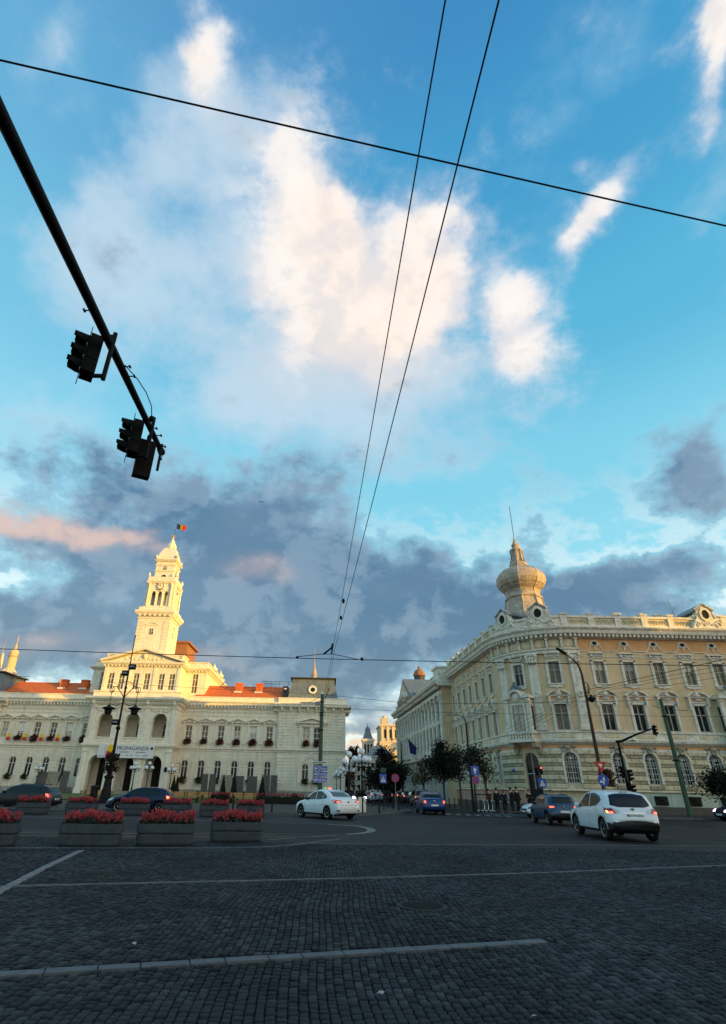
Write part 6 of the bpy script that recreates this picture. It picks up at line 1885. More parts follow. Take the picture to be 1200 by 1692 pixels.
# ------------------------------------------------------------------ poles
gp = thing('green_tension_pole', 'dark green steel tension pole standing on the pavement at right of the white crossover', 'pole', (28.8, 47.8, .12))
b = MB(); b.tube([(0, 0, 0), (0, 0, 4.5), (-.02, 0, 8.85)], [.19, .17, .14], 12); b.build('shaft', M_greenpole, gp)
for z in (7.4, 4.0):
    b = MB(); b.lathe([(.16, 0), (.22, .02), (.22, .1), (.16, .12)], 12, (0, 0, z)); b.tube([(-.35, 0, z + .06), (.35, 0, z + .06)], .03, 5); b.build('collar', M_black, gp)
b = MB(); b.tube([(-.9, 0, 8.3), (0, 0, 8.05), (1.9, -.3, 7.9)], .02, 5); b.build('stay_wire', M_wire, gp)
b = MB(); b.box(-.1, .1, -.2, -.17, 2.9, 3.1); b.build('number_plate', M_greenpole, gp)
dp = thing('direction_sign_pole', 'green pole with blue direction signs standing behind the white taxi', 'sign pole', (-.35, 49.2, .1))
b = MB(); b.tube([(0, 0, 0), (0, 0, 4.5), (.03, 0, 8.9)], [.19, .17, .14], 12); b.build('shaft', M_greenpole, dp)
for z in (8.2, 7.3, 7.1, 5.9):
    b = MB(); b.lathe([(.15, 0), (.2, .02), (.2, .07), (.15, .09)], 12, (0, 0, z)); b.tube([(-.28, 0, z + .05), (.28, 0, z + .05)], .025, 5); b.build('collar', M_black, dp)
b = MB(); b.lathe([(.16, 0), (.14, .12), (.01, .16)], 10, (.03, 0, 8.9)); b.build('pole_cap', M_globe, dp)
b = MB(); b.tube([(0, 0, 8.7), (-.9, -.1, 8.25), (-1.5, -.2, 8.05)], .02, 5); b.box(-.55, -.15, -.1, .1, 7.95, 8.25); b.box(-1.9, -.5, -.03, .03, 8.1, 8.2); b.build('insulator_gear', M_signg, dp)
b = MB(); b.tube([(.05, 0, 8.3), (.5, -.3, 8.9), (.6, -.8, 9.3)], .03, 5); b.build('bracket', M_black, dp)
b = MB(); b.box(-.6, .7, -.26, -.23, 3.32, 3.5); o = b.build('street_name_sign', M_signw, dp, M=Matrix.Rotation(R(-2), 4, 'Y'))
b = MB()
for k in range(9): b.box(-.5 + .125 * k, -.42 + .125 * k, -.268, -.261, 3.36, 3.46)
b.build('street_name_letters', M_black, o)['kind'] = 'stuff'
for k, (tx_, z) in enumerate((('Deva', 2.98), ('Oradea', 2.55), ('Nădlac', 2.12))):
    b = MB(); b.box(-.56, .62, -.25, -.22, z - .19, z + .19); o = b.build('direction_sign', M_signb, dp)
    b = MB()
    for (x0, x1, z0, z1) in ((-.56, .62, z + .165, z + .185), (-.56, .62, z - .185, z - .165), (-.56, -.54, z - .165, z + .165), (.60, .62, z - .165, z + .165)): b.box(x0, x1, -.258, -.251, z0, z1)
    b.build('sign_border', M_signw, o)
    text_mesh('sign_lettering', tx_, .33, M_signw, o, (.2, -.254, z), (PI / 2, 0, 0), depth=.002)
    b = MB(); b.add([(-.48, -.256, z), (-.36, -.256, z + .11), (-.36, -.256, z + .04), (-.24, -.256, z + .04), (-.24, -.256, z - .04), (-.36, -.256, z - .04), (-.36, -.256, z - .11)], [tuple(range(7))]); b.build('sign_arrow', M_signw, o)
# lamp post with leaning cobra head
lp = thing('leaning_street_lamp', 'tall brown lamp post with a bent arm and flat lamp before the ochre palace', 'street lamp', (22.95, 49.0, .12))
M_brownpole = mat('brown_lamp_post_paint', (0.05, 0.035, 0.028), 0.7, var=0.3, vscale=3)
b = MB(); b.tube([(0, 0, 0), (0, 0, 5), (0.02, 0, 11.0), (-.12, 0, 11.8), (-.6, -.1, 12.35)], [.16, .14, .1, .09, .07], 10); b.build('shaft', M_brownpole, lp)
b = MB(); b.tube([(-.6, -.1, 12.35), (-1.2, -.2, 12.75)], .05, 7); b.build('arm', M_black, lp)
b = MB(); b.tube([(-1.1, -.15, 12.7), (-1.35, -.25, 12.85), (-1.95, -.4, 13.2), (-2.1, -.45, 13.25)], [.06, .14, .13, .05], 8); b.build('lamp_head', M_black, lp)
b = MB()
pts = [(.1 + .35 * math.sin(t) , 0, 9.9 + .45 * math.cos(t)) for t in [PI * k / 8 for k in range(-1, 9)]]
b.tube(pts, .035, 5)
b.tube([(.1, 0, 9.0), (.3, 0, 9.5), (.22, 0, 10.0)], .03, 5); b.tube([(.35, 0, 10.3), (.38, 0, 9.2)], .03, 5)
b.build('scroll_bracket', M_iron, lp)
b = MB(); b.lathe([(.04, .55), (.09, .45), (.16, .35), (.4, .2), (.42, .16), (.3, .1), (.2, -.02), (.05, -.12)], 10, (.45, 0, 8.75)); b.build('lantern', M_iron, lp)
root = thing('hanging_flower_basket', 'dark red flower basket hung on the lamp post behind the give-way sign', 'flower basket', (23.4, 48.8, 3.1))
def fb(r_):
    v = Vector((r_.gauss(0, .25), r_.gauss(0, .2), 0)); v.z = r_.uniform(-.9, .35) - v.x * .2; return v
put(foliage(fb, 420, M_ger, 'trailing_plants', 12, .09), 'trailing_plants', root)['kind'] = 'stuff'
put(foliage(fb, 300, M_dleaf, 'leaves', 13, .09), 'leaves', root)['kind'] = 'stuff'

# sign posts
def sign_post(name, label, cat, x, y, h, z=.12, m=None, group=None):
    r_ = thing(name, label, cat, (x, y, z), group=group)
    b = MB(); b.tube([(0, 0, 0), (0, 0, h)], .035, 7); b.build('post', m or M_signg, r_)
    return r_
def disc(parent, r0, z, m, y=-.05, n=24, nm='sign_disc', r_in=0.0, th=.012):
    b = MB(); b.lathe([(max(r_in, .005), 0), (r0, 0), (r0, th), (max(r_in, .005), th)], n, hole=r_in > 0)
    return b.build(nm, m, parent, M=T(0, y, z) @ Matrix.Rotation(PI / 2, 4, 'X'))
s = sign_post('give_way_sign', 'red and white give-way triangle above a round blue arrow sign, behind the white crossover', 'road sign', 20.2, 43.0, 3.7)
b = MB(); b.prism([(-.46, 3.62), (.46, 3.62), (0, 2.86)], -.06, -.045); o = b.build('warning_triangle', M_signr, s)
b = MB(); b.prism([(-.16, 3.47), (.16, 3.47), (0, 3.2)], -.068, -.062); b.build('triangle_centre', M_signw, o)
o = disc(s, .40, 2.38, M_signb, -.05)
b = MB()
b.add([(-.06, -.07, 2.12), (.02, -.07, 2.12), (.06, -.07, 2.4), (.14, -.07, 2.38), (.06, -.07, 2.66), (-.06, -.07, 2.42), (0, -.07, 2.42)], [tuple(range(7))])
b.add([(-.02, -.071, 2.22), (-.02, -.071, 2.3), (-.14, -.071, 2.36), (-.12, -.071, 2.44), (-.3, -.071, 2.3), (-.16, -.071, 2.2), (-.15, -.071, 2.27)], [tuple(range(7))])
b.build('sign_arrow', M_signw, s)
s = sign_post('one_way_sign', 'square blue sign with a white arrow over a round no-stopping sign near the pedestrians', 'road sign', 12.95, 50.8, 3.6)
b = MB(); b.box(-.35, .35, -.07, -.05, 2.75, 3.45); b.build('blue_square', M_signb, s)
b = MB(); b.add([(-.06, -.08, 2.85), (.06, -.08, 2.85), (.06, -.08, 3.1), (.18, -.08, 3.1), (0, -.08, 3.36), (-.18, -.08, 3.1), (-.06, -.08, 3.1)], [tuple(range(7))]); b.build('sign_arrow', M_signw, s)
disc(s, .3, 2.35, M_signb, -.05); disc(s, .31, 2.35, M_signr, -.062, r_in=.25, nm='sign_ring')
b = MB(); b.M = T(0, 0, 2.35) @ Matrix.Rotation(R(45), 4, 'Y'); b.box(-.26, .26, -.078, -.066, -.03, .03); b.box(-.03, .03, -.0785, -.0665, -.26, .26); b.build('sign_cross', M_signr, s)
s = sign_post('no_stopping_sign', 'round red-ringed blue no-stopping sign at the tip of the left pavement', 'road sign', 6.45, 54.0, 2.75)
disc(s, .33, 2.45, M_signb, -.05); disc(s, .34, 2.45, M_signr, -.062, r_in=.26, nm='sign_ring')
b = MB(); b.M = T(0, 0, 2.45) @ Matrix.Rotation(R(45), 4, 'Y'); b.box(-.28, .28, -.078, -.066, -.035, .035); b.box(-.035, .035, -.0785, -.0665, -.28, .28); b.build('sign_cross', M_signr, s)
s = sign_post('crossing_sign', 'blue pedestrian crossing sign on a dark post by the short chain', 'road sign', 4.85, 49.0, 3.2, m=M_iron)
b = MB(); b.box(-.28, .28, -.06, -.04, 1.95, 2.65); b.build('blue_square', M_signb, s)
b = MB(); b.prism([(-.2, 2.05), (.2, 2.05), (0, 2.52)], -.075, -.065); b.build('white_triangle', M_signw, s)
b = MB(); b.tube([(0, -.08, 2.12), (0, -.08, 2.35)], .03, 5); b.sphere((0, -.08, 2.4), .03, 6, 5); b.build('walker_symbol', M_black, s)
b = MB(); b.box(-.2, .25, -.06, -.02, 2.75, 3.1); b.build('upper_plate', M_greenpole, s)
s = sign_post('pedestrian_light', 'traffic signal with a small red light above a blue crossing sign behind the white saloon', 'traffic signal', 17.9, 48.9, 3.6, m=M_iron)
b = MB(); b.box(-.32, .32, -.08, -.06, 1.9, 2.55); b.build('blue_square', M_signb, s)
b = MB(); b.prism([(-.22, 2.0), (.22, 2.0), (0, 2.45)], -.095, -.085); b.build('white_triangle', M_signw, s)
b = MB(); b.tube([(0, -.1, 2.05), (0, -.1, 2.28)], .03, 5); b.build('walker_symbol', M_black, s)
signal(s, T(0.05, -.1, 3.15) @ RZ(R(80)), lit=1, sc=.8, plate=False)
o = signal(s, T(-.3, 0, 3.05) @ RZ(R(150)), sc=.75, plate=False)
# far signal mast at right
s = thing('far_signal_mast', 'black traffic signal mast with a rising arm in front of the ochre palace', 'traffic signal', (21.9, 43.0, .12))
b = MB(); b.tube([(0, 0, 0), (0, 0, 3), (0, 0, 5.0)], [.1, .09, .08], 10); b.build('pole', M_black, s)
b = MB(); b.tube([(-.15, 0, 5.0), (.3, 0, 5.05), (1.4, 0, 5.5), (2.75, 0, 5.95)], [.1, .09, .065, .05], 8); b.build('arm', M_black, s)
b = MB(); b.box(.9, 1.3, -.05, .05, 5.05, 5.12); b.tube([(1.1, 0, 5.1), (1.1, 0, 5.35)], .02, 5); b.build('camera_box', M_black, s)
signal(s, T(2.95, 0, 5.85) @ RZ(R(165)), sc=.85)
for (dx, dy, z, rz) in ((-.2, -.1, 2.95, 20), (.28, -.1, 2.75, 160), (.0, -.25, 2.0, 60), (.32, -.05, 1.75, 150)): signal(s, T(dx, dy, z) @ RZ(R(rz)), sc=1.0, plate=False)

# ornate lantern mast on the left
lm = thing('lantern_mast', 'tall black ornamental mast with hanging lanterns, floodlights and flower baskets before the portico', 'lamp post', (-19.0, 52.7, .1))
b = MB()
b.lathe([(.62, 0), (.62, .25), (.45, .35), (.40, 1.0), (.34, 1.3), (.30, 1.9), (.42, 2.0), (.42, 2.1), (.22, 2.25), (.18, 2.9), (.24, 3.0), (.15, 3.1), (.13, 4.6), (.11, 5.9), (.2, 6.0), (.22, 6.12), (.1, 6.25), (.085, 9.5), (.14, 9.6), (.07, 9.8), (.055, 12.0), (.04, 14.4), (.07, 14.5), (.01, 14.7)], 12)
b.build('shaft', M_iron, lm)
for q in (-1, 1):
    b = MB()
    b.tube([(q * .05, 0, 8.8), (q * .45, 0, 9.3), (q * .85, 0, 9.75), (q * 1.15, 0, 9.7), (q * 1.25, 0, 9.4), (q * 1.15, 0, 9.2), (q * 1.0, 0, 9.3)], .04, 5)
    b.tube([(q * .1, 0, 10.2), (q * .5, 0, 10.1), (q * .8, 0, 9.75)], .03, 5)
    b.tube([(q * 1.25, 0, 9.5), (q * 1.22, 0, 8.2)], .03, 5)
    b.tube([(q * 1.25 + .2 * math.cos(t), 0, 9.45 + .28 * math.sin(t)) for t in [k * PI / 6 for k in range(13)]], .03, 5)
    b.tube([(q * .1, 0, 8.3), (q * .6, 0, 8.0), (q * 1.2, 0, 8.2)], .03, 5)
    ar_ = b.build('scroll_arm', M_iron, lm)
    b = MB(); b.lathe([(.04, .4), (.12, .3), (.2, .2), (.62, .05), (.6, 0), (.35, -.12), (.3, -.4), (.15, -.5)], 12, (q * 1.22, 0, 7.75)); b.build('lantern', M_iron, ar_)
for (dx, z) in ((-.28, 10.95), (.3, 11.55), (-.32, 6.55)):
    b = MB(); b.box(dx - .3, dx + .3, -.22, .1, z - .22, z + .25); b.tube([(0, 0, z), (dx, 0, z)], .04, 5); o = b.build('floodlight', M_black, lm)
    b = MB(); b.box(dx - .22, dx + .22, -.235, -.222, z - .05, z + .12); b.build('floodlight_glass', M_signg, o)
root = thing('mast_flower_basket', 'two-tier ring of dark trailing flowers around the lantern mast', 'flower basket', (-19.0, 52.7, 3.2))
def fb2(r_):
    a = r_.uniform(0, 6.28); tier = r_.choice([0, 1]); rr = r_.uniform(.2, .72 - .1 * tier)
    return Vector((rr * math.cos(a), rr * math.sin(a), (.45 if tier else -.35) + r_.gauss(0, .22)))
put(foliage(fb2, 800, M_dleaf, 'leaves', 21, .1), 'leaves', root)['kind'] = 'stuff'
put(foliage(fb2, 260, M_ger, 'blossoms', 22, .08), 'blossoms', root)['kind'] = 'stuff'
lb = thing('waste_bin', 'dark cylindrical litter bin standing left of the lantern mast base', 'litter bin', (-19.9, 52.3, .1))
b = MB(); b.lathe([(.28, 0), (.32, .05), (.32, 1.15), (.36, 1.2), (.36, 1.28), (.2, 1.4)], 12); b.build('bin_body', M_iron, lb)

# globe lamps
def globe_lamp():
    r_ = thing('globe_lamp', '', 'street lamp')
    b = MB(); b.lathe([(.3, 0), (.3, .2), (.16, .35), (.13, .9), (.08, 1.1), (.06, 3.4), (.1, 3.5), (.05, 3.6), (.04, 4.15)], 10); b.build('post', M_iron, r_)
    pos = [(0, 0, 4.35)] + [(.62 * math.cos(a), .62 * math.sin(a), 3.75) for a in (R(20), R(110), R(200), R(290))]
    for k, p in enumerate(pos):
        b = MB(); b.sphere((0, 0, 0), .27, 14, 10); o = b.build('globe', M_globe, r_, p, smooth=True)
        if k:
            b = MB(); b.tube([(0, 0, 3.2), (p[0] * .6, p[1] * .6, 3.15), (p[0], p[1], 3.3), (p[0], p[1], 3.5)], .035, 5); b.lathe([(.05, 3.4), (.13, 3.5), (.13, 3.54)], 8, (p[0], p[1], 0)); b.build('arm', M_iron, r_)
    return r_
gl0 = globe_lamp()
GL = [(2.9, 45.6, .1, .95, 'nearest five-globe street lamp at the street mouth beside the taxi'), (2.1, 50.0, .1, .95, 'second globe lamp directly behind the nearest one at the street mouth'), (2.7, 66.0, .1, .9, 'third globe lamp down the left pavement of the side street'), (2.2, 80.0, .1, .9, 'fourth globe lamp down the left pavement near the autumn trees'), (2.0, 95.0, .1, .9, 'farthest globe lamp against the corner of the town hall'),
      (-25.2, 98, .1, 1.0, 'globe lamp before the first ground window right of the portico'), (-28.4, 96, .1, 1.05, 'globe lamp at the right-hand portico pillar'), (-31.3, 98, .1, 1.05, 'globe lamp in front of the right portico arch'), (-34.6, 96, .1, 1.1, 'globe lamp in front of the middle portico arch'), (-48.0, 100, .1, .95, 'globe lamp before the left wing right of the stone slabs'), (-55.6, 100, .1, 1.0, 'leftmost globe lamp at the left edge of the picture')]
for i, (x, y, z, s_, lb_) in enumerate(GL):
    o = gl0 if i == 0 else copy_thing(gl0, (x, y, z)); o.location = (x, y, z); o.scale = (s_,) * 3; o.rotation_euler = (0, 0, i * .4)
    o['label'] = lb_; o['group'] = 'lamps with clustered white globes'
pb = thing('stone_plinth', 'pale square stone plinth with a dark flower bowl beside the short chain', 'plinth', (2.85, 45.0, .1))
b = MB(); b.bevbox(-.28, .28, -.28, .28, 0, 1.0, .02); b.build('plinth_block', M_stucco, pb)
def fb3(r_): return Vector((r_.gauss(0, .2), r_.gauss(0, .2), 1.05 + abs(r_.gauss(0, .18))))
put(foliage(fb3, 260, M_dleaf, 'bowl_plants', 31, .08), 'bowl_plants', pb)['kind'] = 'stuff'

# ------------------------------------------------------------------ cars
from mathutils.bvhtree import BVHTree
M_cglass = mat('tinted_car_glass', (0.006, 0.009, 0.011), 0.06, var=0, spec=0.32)
M_tyre = mat('tyre_rubber', (0.012, 0.012, 0.012), 0.85, var=0.2, vscale=8)
M_alloy = mat('alloy_rim', (0.34, 0.35, 0.36), 0.3, metal=0.8, var=0.1)
M_plastic = mat('black_bumper_plastic', (0.010, 0.010, 0.011), 0.65, var=0.2, vscale=8)
M_chrome = mat('bright_trim', (0.5, 0.5, 0.5), 0.2, metal=1.0, var=0)
M_tail = mat('red_tail_lens', (0.25, 0.01, 0.012), 0.15, var=0, spec=0.7)
M_tailon = mat('lit_brake_lamp', (0.6, 0.03, 0.02), 0.2, var=0, emit=(1.0, 0.16, 0.09), estr=1.6)
M_tailhot = mat('lit_lamp_core', (1, .3, .1), 0.2, var=0, emit=(1.0, 0.42, 0.16), estr=3.0)
M_head = mat('headlamp_glass', (0.42, 0.45, 0.48), 0.12, var=0, spec=0.9)
M_headon = mat('lit_headlamp', (1, 1, 1), 0.2, var=0, emit=(0.95, 0.85, 1.0), estr=9.0)
M_amber = mat('amber_lens', (0.6, 0.2, 0.03), 0.2, var=0)
def paint(nm, c, met=0.0): return mat(nm, c, 0.35, metal=met, var=0.05, vscale=1.5, coat=0.7 if c[0] > .3 else 0.25, spec=0.5 if c[0] > .3 else .3)
P_white = paint('white_car_paint', (0.60, 0.66, 0.70)); P_blue = paint('dark_blue_car_paint', (0.004, 0.010, 0.045), .2); P_blue2 = paint('steel_blue_car_paint', (0.012, 0.055, 0.115), .3)
P_navy = paint('navy_car_paint', (0.006, 0.010, 0.035), .3); P_black = paint('black_car_paint', (0.008, 0.008, 0.011)); P_bronze = paint('grey_bronze_car_paint', (0.055, 0.05, 0.042), .3)
P_royal = paint('royal_blue_car_paint', (0.005, 0.035, 0.14), .3)

def lerp_tab(tab, t):
    if t <= tab[0][0]: return tab[0][1]
    for (a, va), (b, vb) in zip(tab[:-1], tab[1:]):
        if t <= b:
            u = (t - a) / max(b - a, 1e-6)
            return va + (vb - va) * u
    return tab[-1][1]
def smooth_tab(tab, t, r_=.07):
    return sum(lerp_tab(tab, t + d * r_) * w for d, w in ((-1, .15), (-.5, .2), (0, .3), (.5, .2), (1, .15)))

def wheel_meshes(r_, w_, spokes=5):
    b = MB()
    prof = [(r_ * .62, -w_ / 2 + .01), (r_ * .9, -w_ / 2), (r_ * .985, -w_ / 2 + .03), (r_, -w_ * .2), (r_, w_ * .2), (r_ * .985, w_ / 2 - .03), (r_ * .9, w_ / 2), (r_ * .62, w_ / 2 - .01)]
    b.lathe(prof, 28)
    tyre = b.mesh('wheel', M_tyre, True)
    b = MB()
    b.lathe([(r_ * .55, w_ / 2 - .05), (r_ * .60, w_ / 2 - .005), (r_ * .67, w_ / 2 + .002), (r_ * .67, w_ / 2 - .02)], 28)
    b.lathe([(.01, w_ / 2 - .0), (r_ * .12, w_ / 2 - .005), (r_ * .16, w_ / 2 - .03)], 10)
    for k in range(spokes):
        a = 2 * PI * k / spokes
        for da in (-.13, .13):
            c, s = math.cos(a + da), math.sin(a + da)
            n = Vector((-s, c, 0)) * r_ * .045; p0 = Vector((c, s, 0)) * r_ * .1; p1 = Vector((math.cos(a + da * 1.6), math.sin(a + da * 1.6), 0)) * r_ * .6
            z0, z1 = w_ / 2 - .015, w_ / 2 - .02
            b.add([p0 - n + Vector((0, 0, z0)), p0 + n + Vector((0, 0, z0)), p1 + n + Vector((0, 0, z1)), p1 - n + Vector((0, 0, z1)),
                   p0 - n + Vector((0, 0, z0 - .04)), p0 + n + Vector((0, 0, z0 - .04)), p1 + n + Vector((0, 0, z1 - .04)), p1 - n + Vector((0, 0, z1 - .04))],
                  [(0, 1, 2, 3), (0, 4, 5, 1), (2, 6, 7, 3), (1, 5, 6, 2), (0, 3, 7, 4)])
    rim = b.mesh('rim', M_alloy)
    b = MB(); b.lathe([(.01, w_ / 2 - .07), (r_ * .6, w_ / 2 - .07), (r_ * .6, w_ / 2 - .075), (.01, w_ / 2 - .075)], 20)
    return tyre, rim, b.mesh('brake_disc', M_void)

def make_car(p):
    """front at +y; p holds the outline"""
    root = thing(p['name'], p['label'], p['cat'])
    L, Wd, wb = p['L'], p['W'] / 2, p['wb']
    rw, fo = p['rw'], p['fo']            # wheel radius, front overhang
    def hw(t):
        f = 1.0
        e0, e1 = p.get('r0', .55), p.get('r1', .45)
        if t < e0: f = 1 - p.get('c0', .30) * (1 - t / e0) ** 2.2
        if t > L - e1: f = 1 - p.get('c1', .16) * (1 - (L - t) / e1) ** 2.2
        return Wd * f
    def zbot(t): return lerp_tab([(0, p['gc'] + .10), (.35, p['gc']), (L - .4, p['gc']), (L, p['gc'] + .14)], t)
    ts = [0, .015, .04, .08, .14, .22, .32] + [.32 + (L - .64) * k / 44 for k in range(1, 44)] + [L - .32, L - .22, L - .14, L - .08, L - .04, L - .015, L]
    N_ = 13
    V = []
    for t in ts:
        zt = smooth_tab(p['top'], t); zb = min(smooth_tab(p['belt'], t), zt - .015); w = hw(t); z0 = min(zbot(t), zt - .12)
        g = zt - zb; c = min(max((g - .06) / .3, 0), 1); c = c * c * (3 - 2 * c)
        e = 1.0
        pts = [(0, z0), (.7 * w, z0), (.93 * w, z0 + .015), (.99 * w, z0 + .10), (w, z0 + (zb - z0) * .42), (w * .995, z0 + (zb - z0) * .68), (.975 * w, zb - .05 * min(1, (zb - z0))), (.95 * w, zb)]
        cab = [(.95 * w - .34 * g * .08, zb + .08 * g), (.95 * w - .34 * g * .55, zb + .55 * g), (.95 * w - .36 * g * .90, zb + .90 * g), (.95 * w - .36 * g - .14, zb + .985 * g), (0, zt)]
        hood = [(.90 * w, zb + g * .25), (.80 * w, zb + g * .5), (.64 * w, zb + g * .75), (.40 * w, zb + g * .92), (0, zt)]
        up = [(a[0] * c + b_[0] * (1 - c), a[1] * c + b_[1] * (1 - c)) for a, b_ in zip(cab, hood)]
        V.append([(x, L / 2 - t, z) for x, z in pts + up])
    b = MB()
    n = len(V[0])
    allv, F = [], []
    m = 2 * n - 2
    for st in V:
        ring_ = [(-x, y, z) for x, y, z in st[1:-1]][::-1]
        allv += st + ring_
    for i in range(len(V) - 1):
        for k in range(m): F.append((i * m + k, (i + 1) * m + k, (i + 1) * m + (k + 1) % m, i * m + (k + 1) % m))
    F += [tuple(range(m)), tuple((len(V) - 1) * m + k for k in range(m))[::-1]]
    me = bpy.data.meshes.new('body'); me.from_pydata(allv, [], F)
    for mm in (p['paint'], M_plastic, M_void): me.materials.append(mm)
    me.update()
    bm = bmesh.new(); bm.from_mesh(me); bmesh.ops.recalc_face_normals(bm, faces=bm.faces); bm.to_mesh(me)
    bvh = BVHTree.FromBMesh(bm); bm.free()
    ax = [L / 2 - fo, L / 2 - fo - wb]
    # cut the wheel arches
    tmp = bpy.data.objects.new('body', me); COL.objects.link(tmp)
    cb = bmesh.new()
    for yy in ax:
        for q in (-1, 1):
            bmesh.ops.create_cone(cb, cap_ends=True, segments=28, radius1=rw * 1.17, radius2=rw * 1.17, depth=.5, matrix=T(q * (Wd - .08), yy, rw + .01) @ Matrix.Rotation(PI / 2, 4, 'Y'))
    cm = bpy.data.meshes.new('cut'); cb.to_mesh(cm); cb.free()
    co = bpy.data.objects.new('cut', cm); COL.objects.link(co)
    md = tmp.modifiers.new('b', 'BOOLEAN'); md.object = co; md.operation = 'DIFFERENCE'; md.solver = 'EXACT'
    bpy.context.view_layer.update()
    ev = tmp.evaluated_get(bpy.context.evaluated_depsgraph_get())
    bm2 = bpy.data.meshes.new_from_object(ev)
    bpy.data.objects.remove(tmp); bpy.data.objects.remove(co)
    bm2.name = 'body'
    for f in bm2.polygons:
        c = f.center
        f.use_smooth = True
        f.material_index = 0
        for yy in ax:
            if abs(math.hypot(c.y - yy, c.z - rw - .01) - rw * 1.17) < .02 and abs(f.normal.x) < .3 and abs(c.x) > Wd - .4 and c.z < rw * 2.5: f.material_index = 2; f.use_smooth = False
            if math.hypot(c.y - yy, c.z - rw - .01) < rw * 1.15 and abs(abs(c.x) - (Wd - .33)) < .02: f.material_index = 2; f.use_smooth = False
        if f.material_index == 0 and p['black'](L / 2 - c.y, abs(c.x), c.z): f.material_index = 1
        if c.z < p['gc'] + .03: f.material_index = 1
    while len(bm2.materials) < 3: bm2.materials.append(M_void)
    body = put(bm2, 'body', root)

    def patch(name, poly, view, mt, off=.006, parent=root, sub=3, side=1, label=None):
        """outline projected onto the body; view 'side': (t,z), 'rear'/'front': (x,z)"""
        bb = bmesh.new()
        vs = [bb.verts.new((a, c, 0)) for a, c in poly]
        bb.faces.new(vs)
        bmesh.ops.triangulate(bb, faces=bb.faces[:])
        for _ in range(sub):
            long_ = [e for e in bb.edges if e.calc_length() > .07]
            if not long_: break
            bmesh.ops.subdivide_edges(bb, edges=long_, cuts=1)
            bmesh.ops.triangulate(bb, faces=bb.faces[:])
        for v in bb.verts:
            a, c = v.co.x, v.co.y
            if view == 'side': o_, d_ = Vector((side * 3, L / 2 - a, c)), Vector((-side, 0, 0))
            elif view == 'rear': o_, d_ = Vector((a, -L, c)), Vector((0, 1, 0))
            else: o_, d_ = Vector((a, L, c)), Vector((0, -1, 0))
            h, nn, _, _ = bvh.ray_cast(o_, d_)
            v.co = (h - d_ * off) if h is not None else Vector((0, 0, .4))
        mm = bpy.data.meshes.new(name); bb.to_mesh(mm); bb.free(); mm.materials.append(mt)
        o = put(mm, name, parent)
        if label: o['label'] = label
        return o
    def mirror(poly): return [(-a, c) for a, c in poly][::-1]
    for sd in (1, -1):
        for w_ in p['side_win']: patch('side_window', w_, 'side', M_cglass, .007, side=sd, sub=4)
        for (t0, z0, t1, z1) in p['seams']:
            patch('door_seam', [(t0 - .006, z0), (t0 + .006, z0), (t1 + .006, z1), (t1 - .006, z1)], 'side', M_void, .004, side=sd, sub=4)
        for t_, z_ in p['handles']: patch('door_handle', [(t_, z_), (t_ + .17, z_ + .005), (t_ + .17, z_ + .035), (t_, z_ + .03)], 'side', p.get('handle_mat', p['paint']), .03, side=sd, sub=2)
        mt_, mz = p['mirror']
        b = MB(); b.sphere((0, 0, 0), .11, 10, 7, sz=.75)
        h, _, _, _ = bvh.ray_cast(Vector((sd * 3, L / 2 - mt_, mz)), Vector((-sd, 0, 0)))
        hx = h.x if h is not None else sd * (Wd - .05)
        b.tube([(0, 0, -.03), (-sd * .14, 0, -.06)], .025, 5)
        b.build('door_mirror', p.get('mirror_mat', p['paint']), root, M=T(hx + sd * .09, L / 2 - mt_, mz) @ Matrix.Diagonal((1, .7, 1, 1)), smooth=True)
    patch('windscreen', p['wind'], 'front', M_cglass, .007, sub=4)
    patch('rear_window', p['rearwin'], 'rear', M_cglass, .007, sub=4)
    for q in (1, -1):
        for k, (poly, mm) in enumerate(p['tails']):
            pl = poly if q > 0 else mirror(poly)
            patch('tail_light', pl, 'rear', mm, .012 + .004 * k, sub=3)
        for k, (poly, mm) in enumerate(p.get('tail_side', [])): patch('tail_light', poly, 'side', mm, .012, side=q, sub=3)
        for poly in p['heads']: patch('headlight', poly if q > 0 else mirror(poly), 'front', p.get('head_mat', M_head), .01, sub=3)
        for poly in p.get('head_side', []): patch('headlight', poly, 'side', p.get('head_mat', M_head), .01, side=q, sub=3)
    for nm, poly, mm, vw in p.get('extra', []): patch(nm, poly, vw, mm, .012, sub=3)
    px, pz, pw = 0, p['plate'], .26
    h, _, _, _ = bvh.ray_cast(Vector((0, -L, pz)), Vector((0, 1, 0)))
    b = MB(); b.box(-pw, pw, -.012, .02, -.055, .055); pl = b.build('number_plate', M_signw, root, (0, h.y - .01, pz))
    if p.get('plate_text'):
        text_mesh('plate_lettering', p['plate_text'], .105, M_black, pl, (0.02, -.014, 0), (PI / 2, 0, 0), depth=.001)
        b = MB(); b.box(-pw, -pw + .04, -.0135, -.0125, -.055, .055); b.build('plate_band', M_signb, pl)
    h, _, _, _ = bvh.ray_cast(Vector((0, -L, p['badge'])), Vector((0, 1, 0)))
    b = MB(); b.lathe([(.032, -.008), (.055, -.01), (.055, .01), (.032, .012)], 16); b.box(-.07, .07, -.012, .012, -.004, .014); b.build('badge', M_chrome, root, M=T(0, h.y - .012, p['badge']) @ Matrix.Rotation(PI / 2, 4, 'X'))
    hf, _, _, _ = bvh.ray_cast(Vector((0, L, .5)), Vector((0, -1, 0)))
    b = MB(); b.box(-.4, .4, -.02, .02, -.1, .1); b.build('grille', M_plastic, root, (0, hf.y - .005, .5))
    b = MB(); b.box(-pw, pw, -.02, .012, -.055, .055); b.build('front_plate', M_signw, root, (0, hf.y + .03, .42))
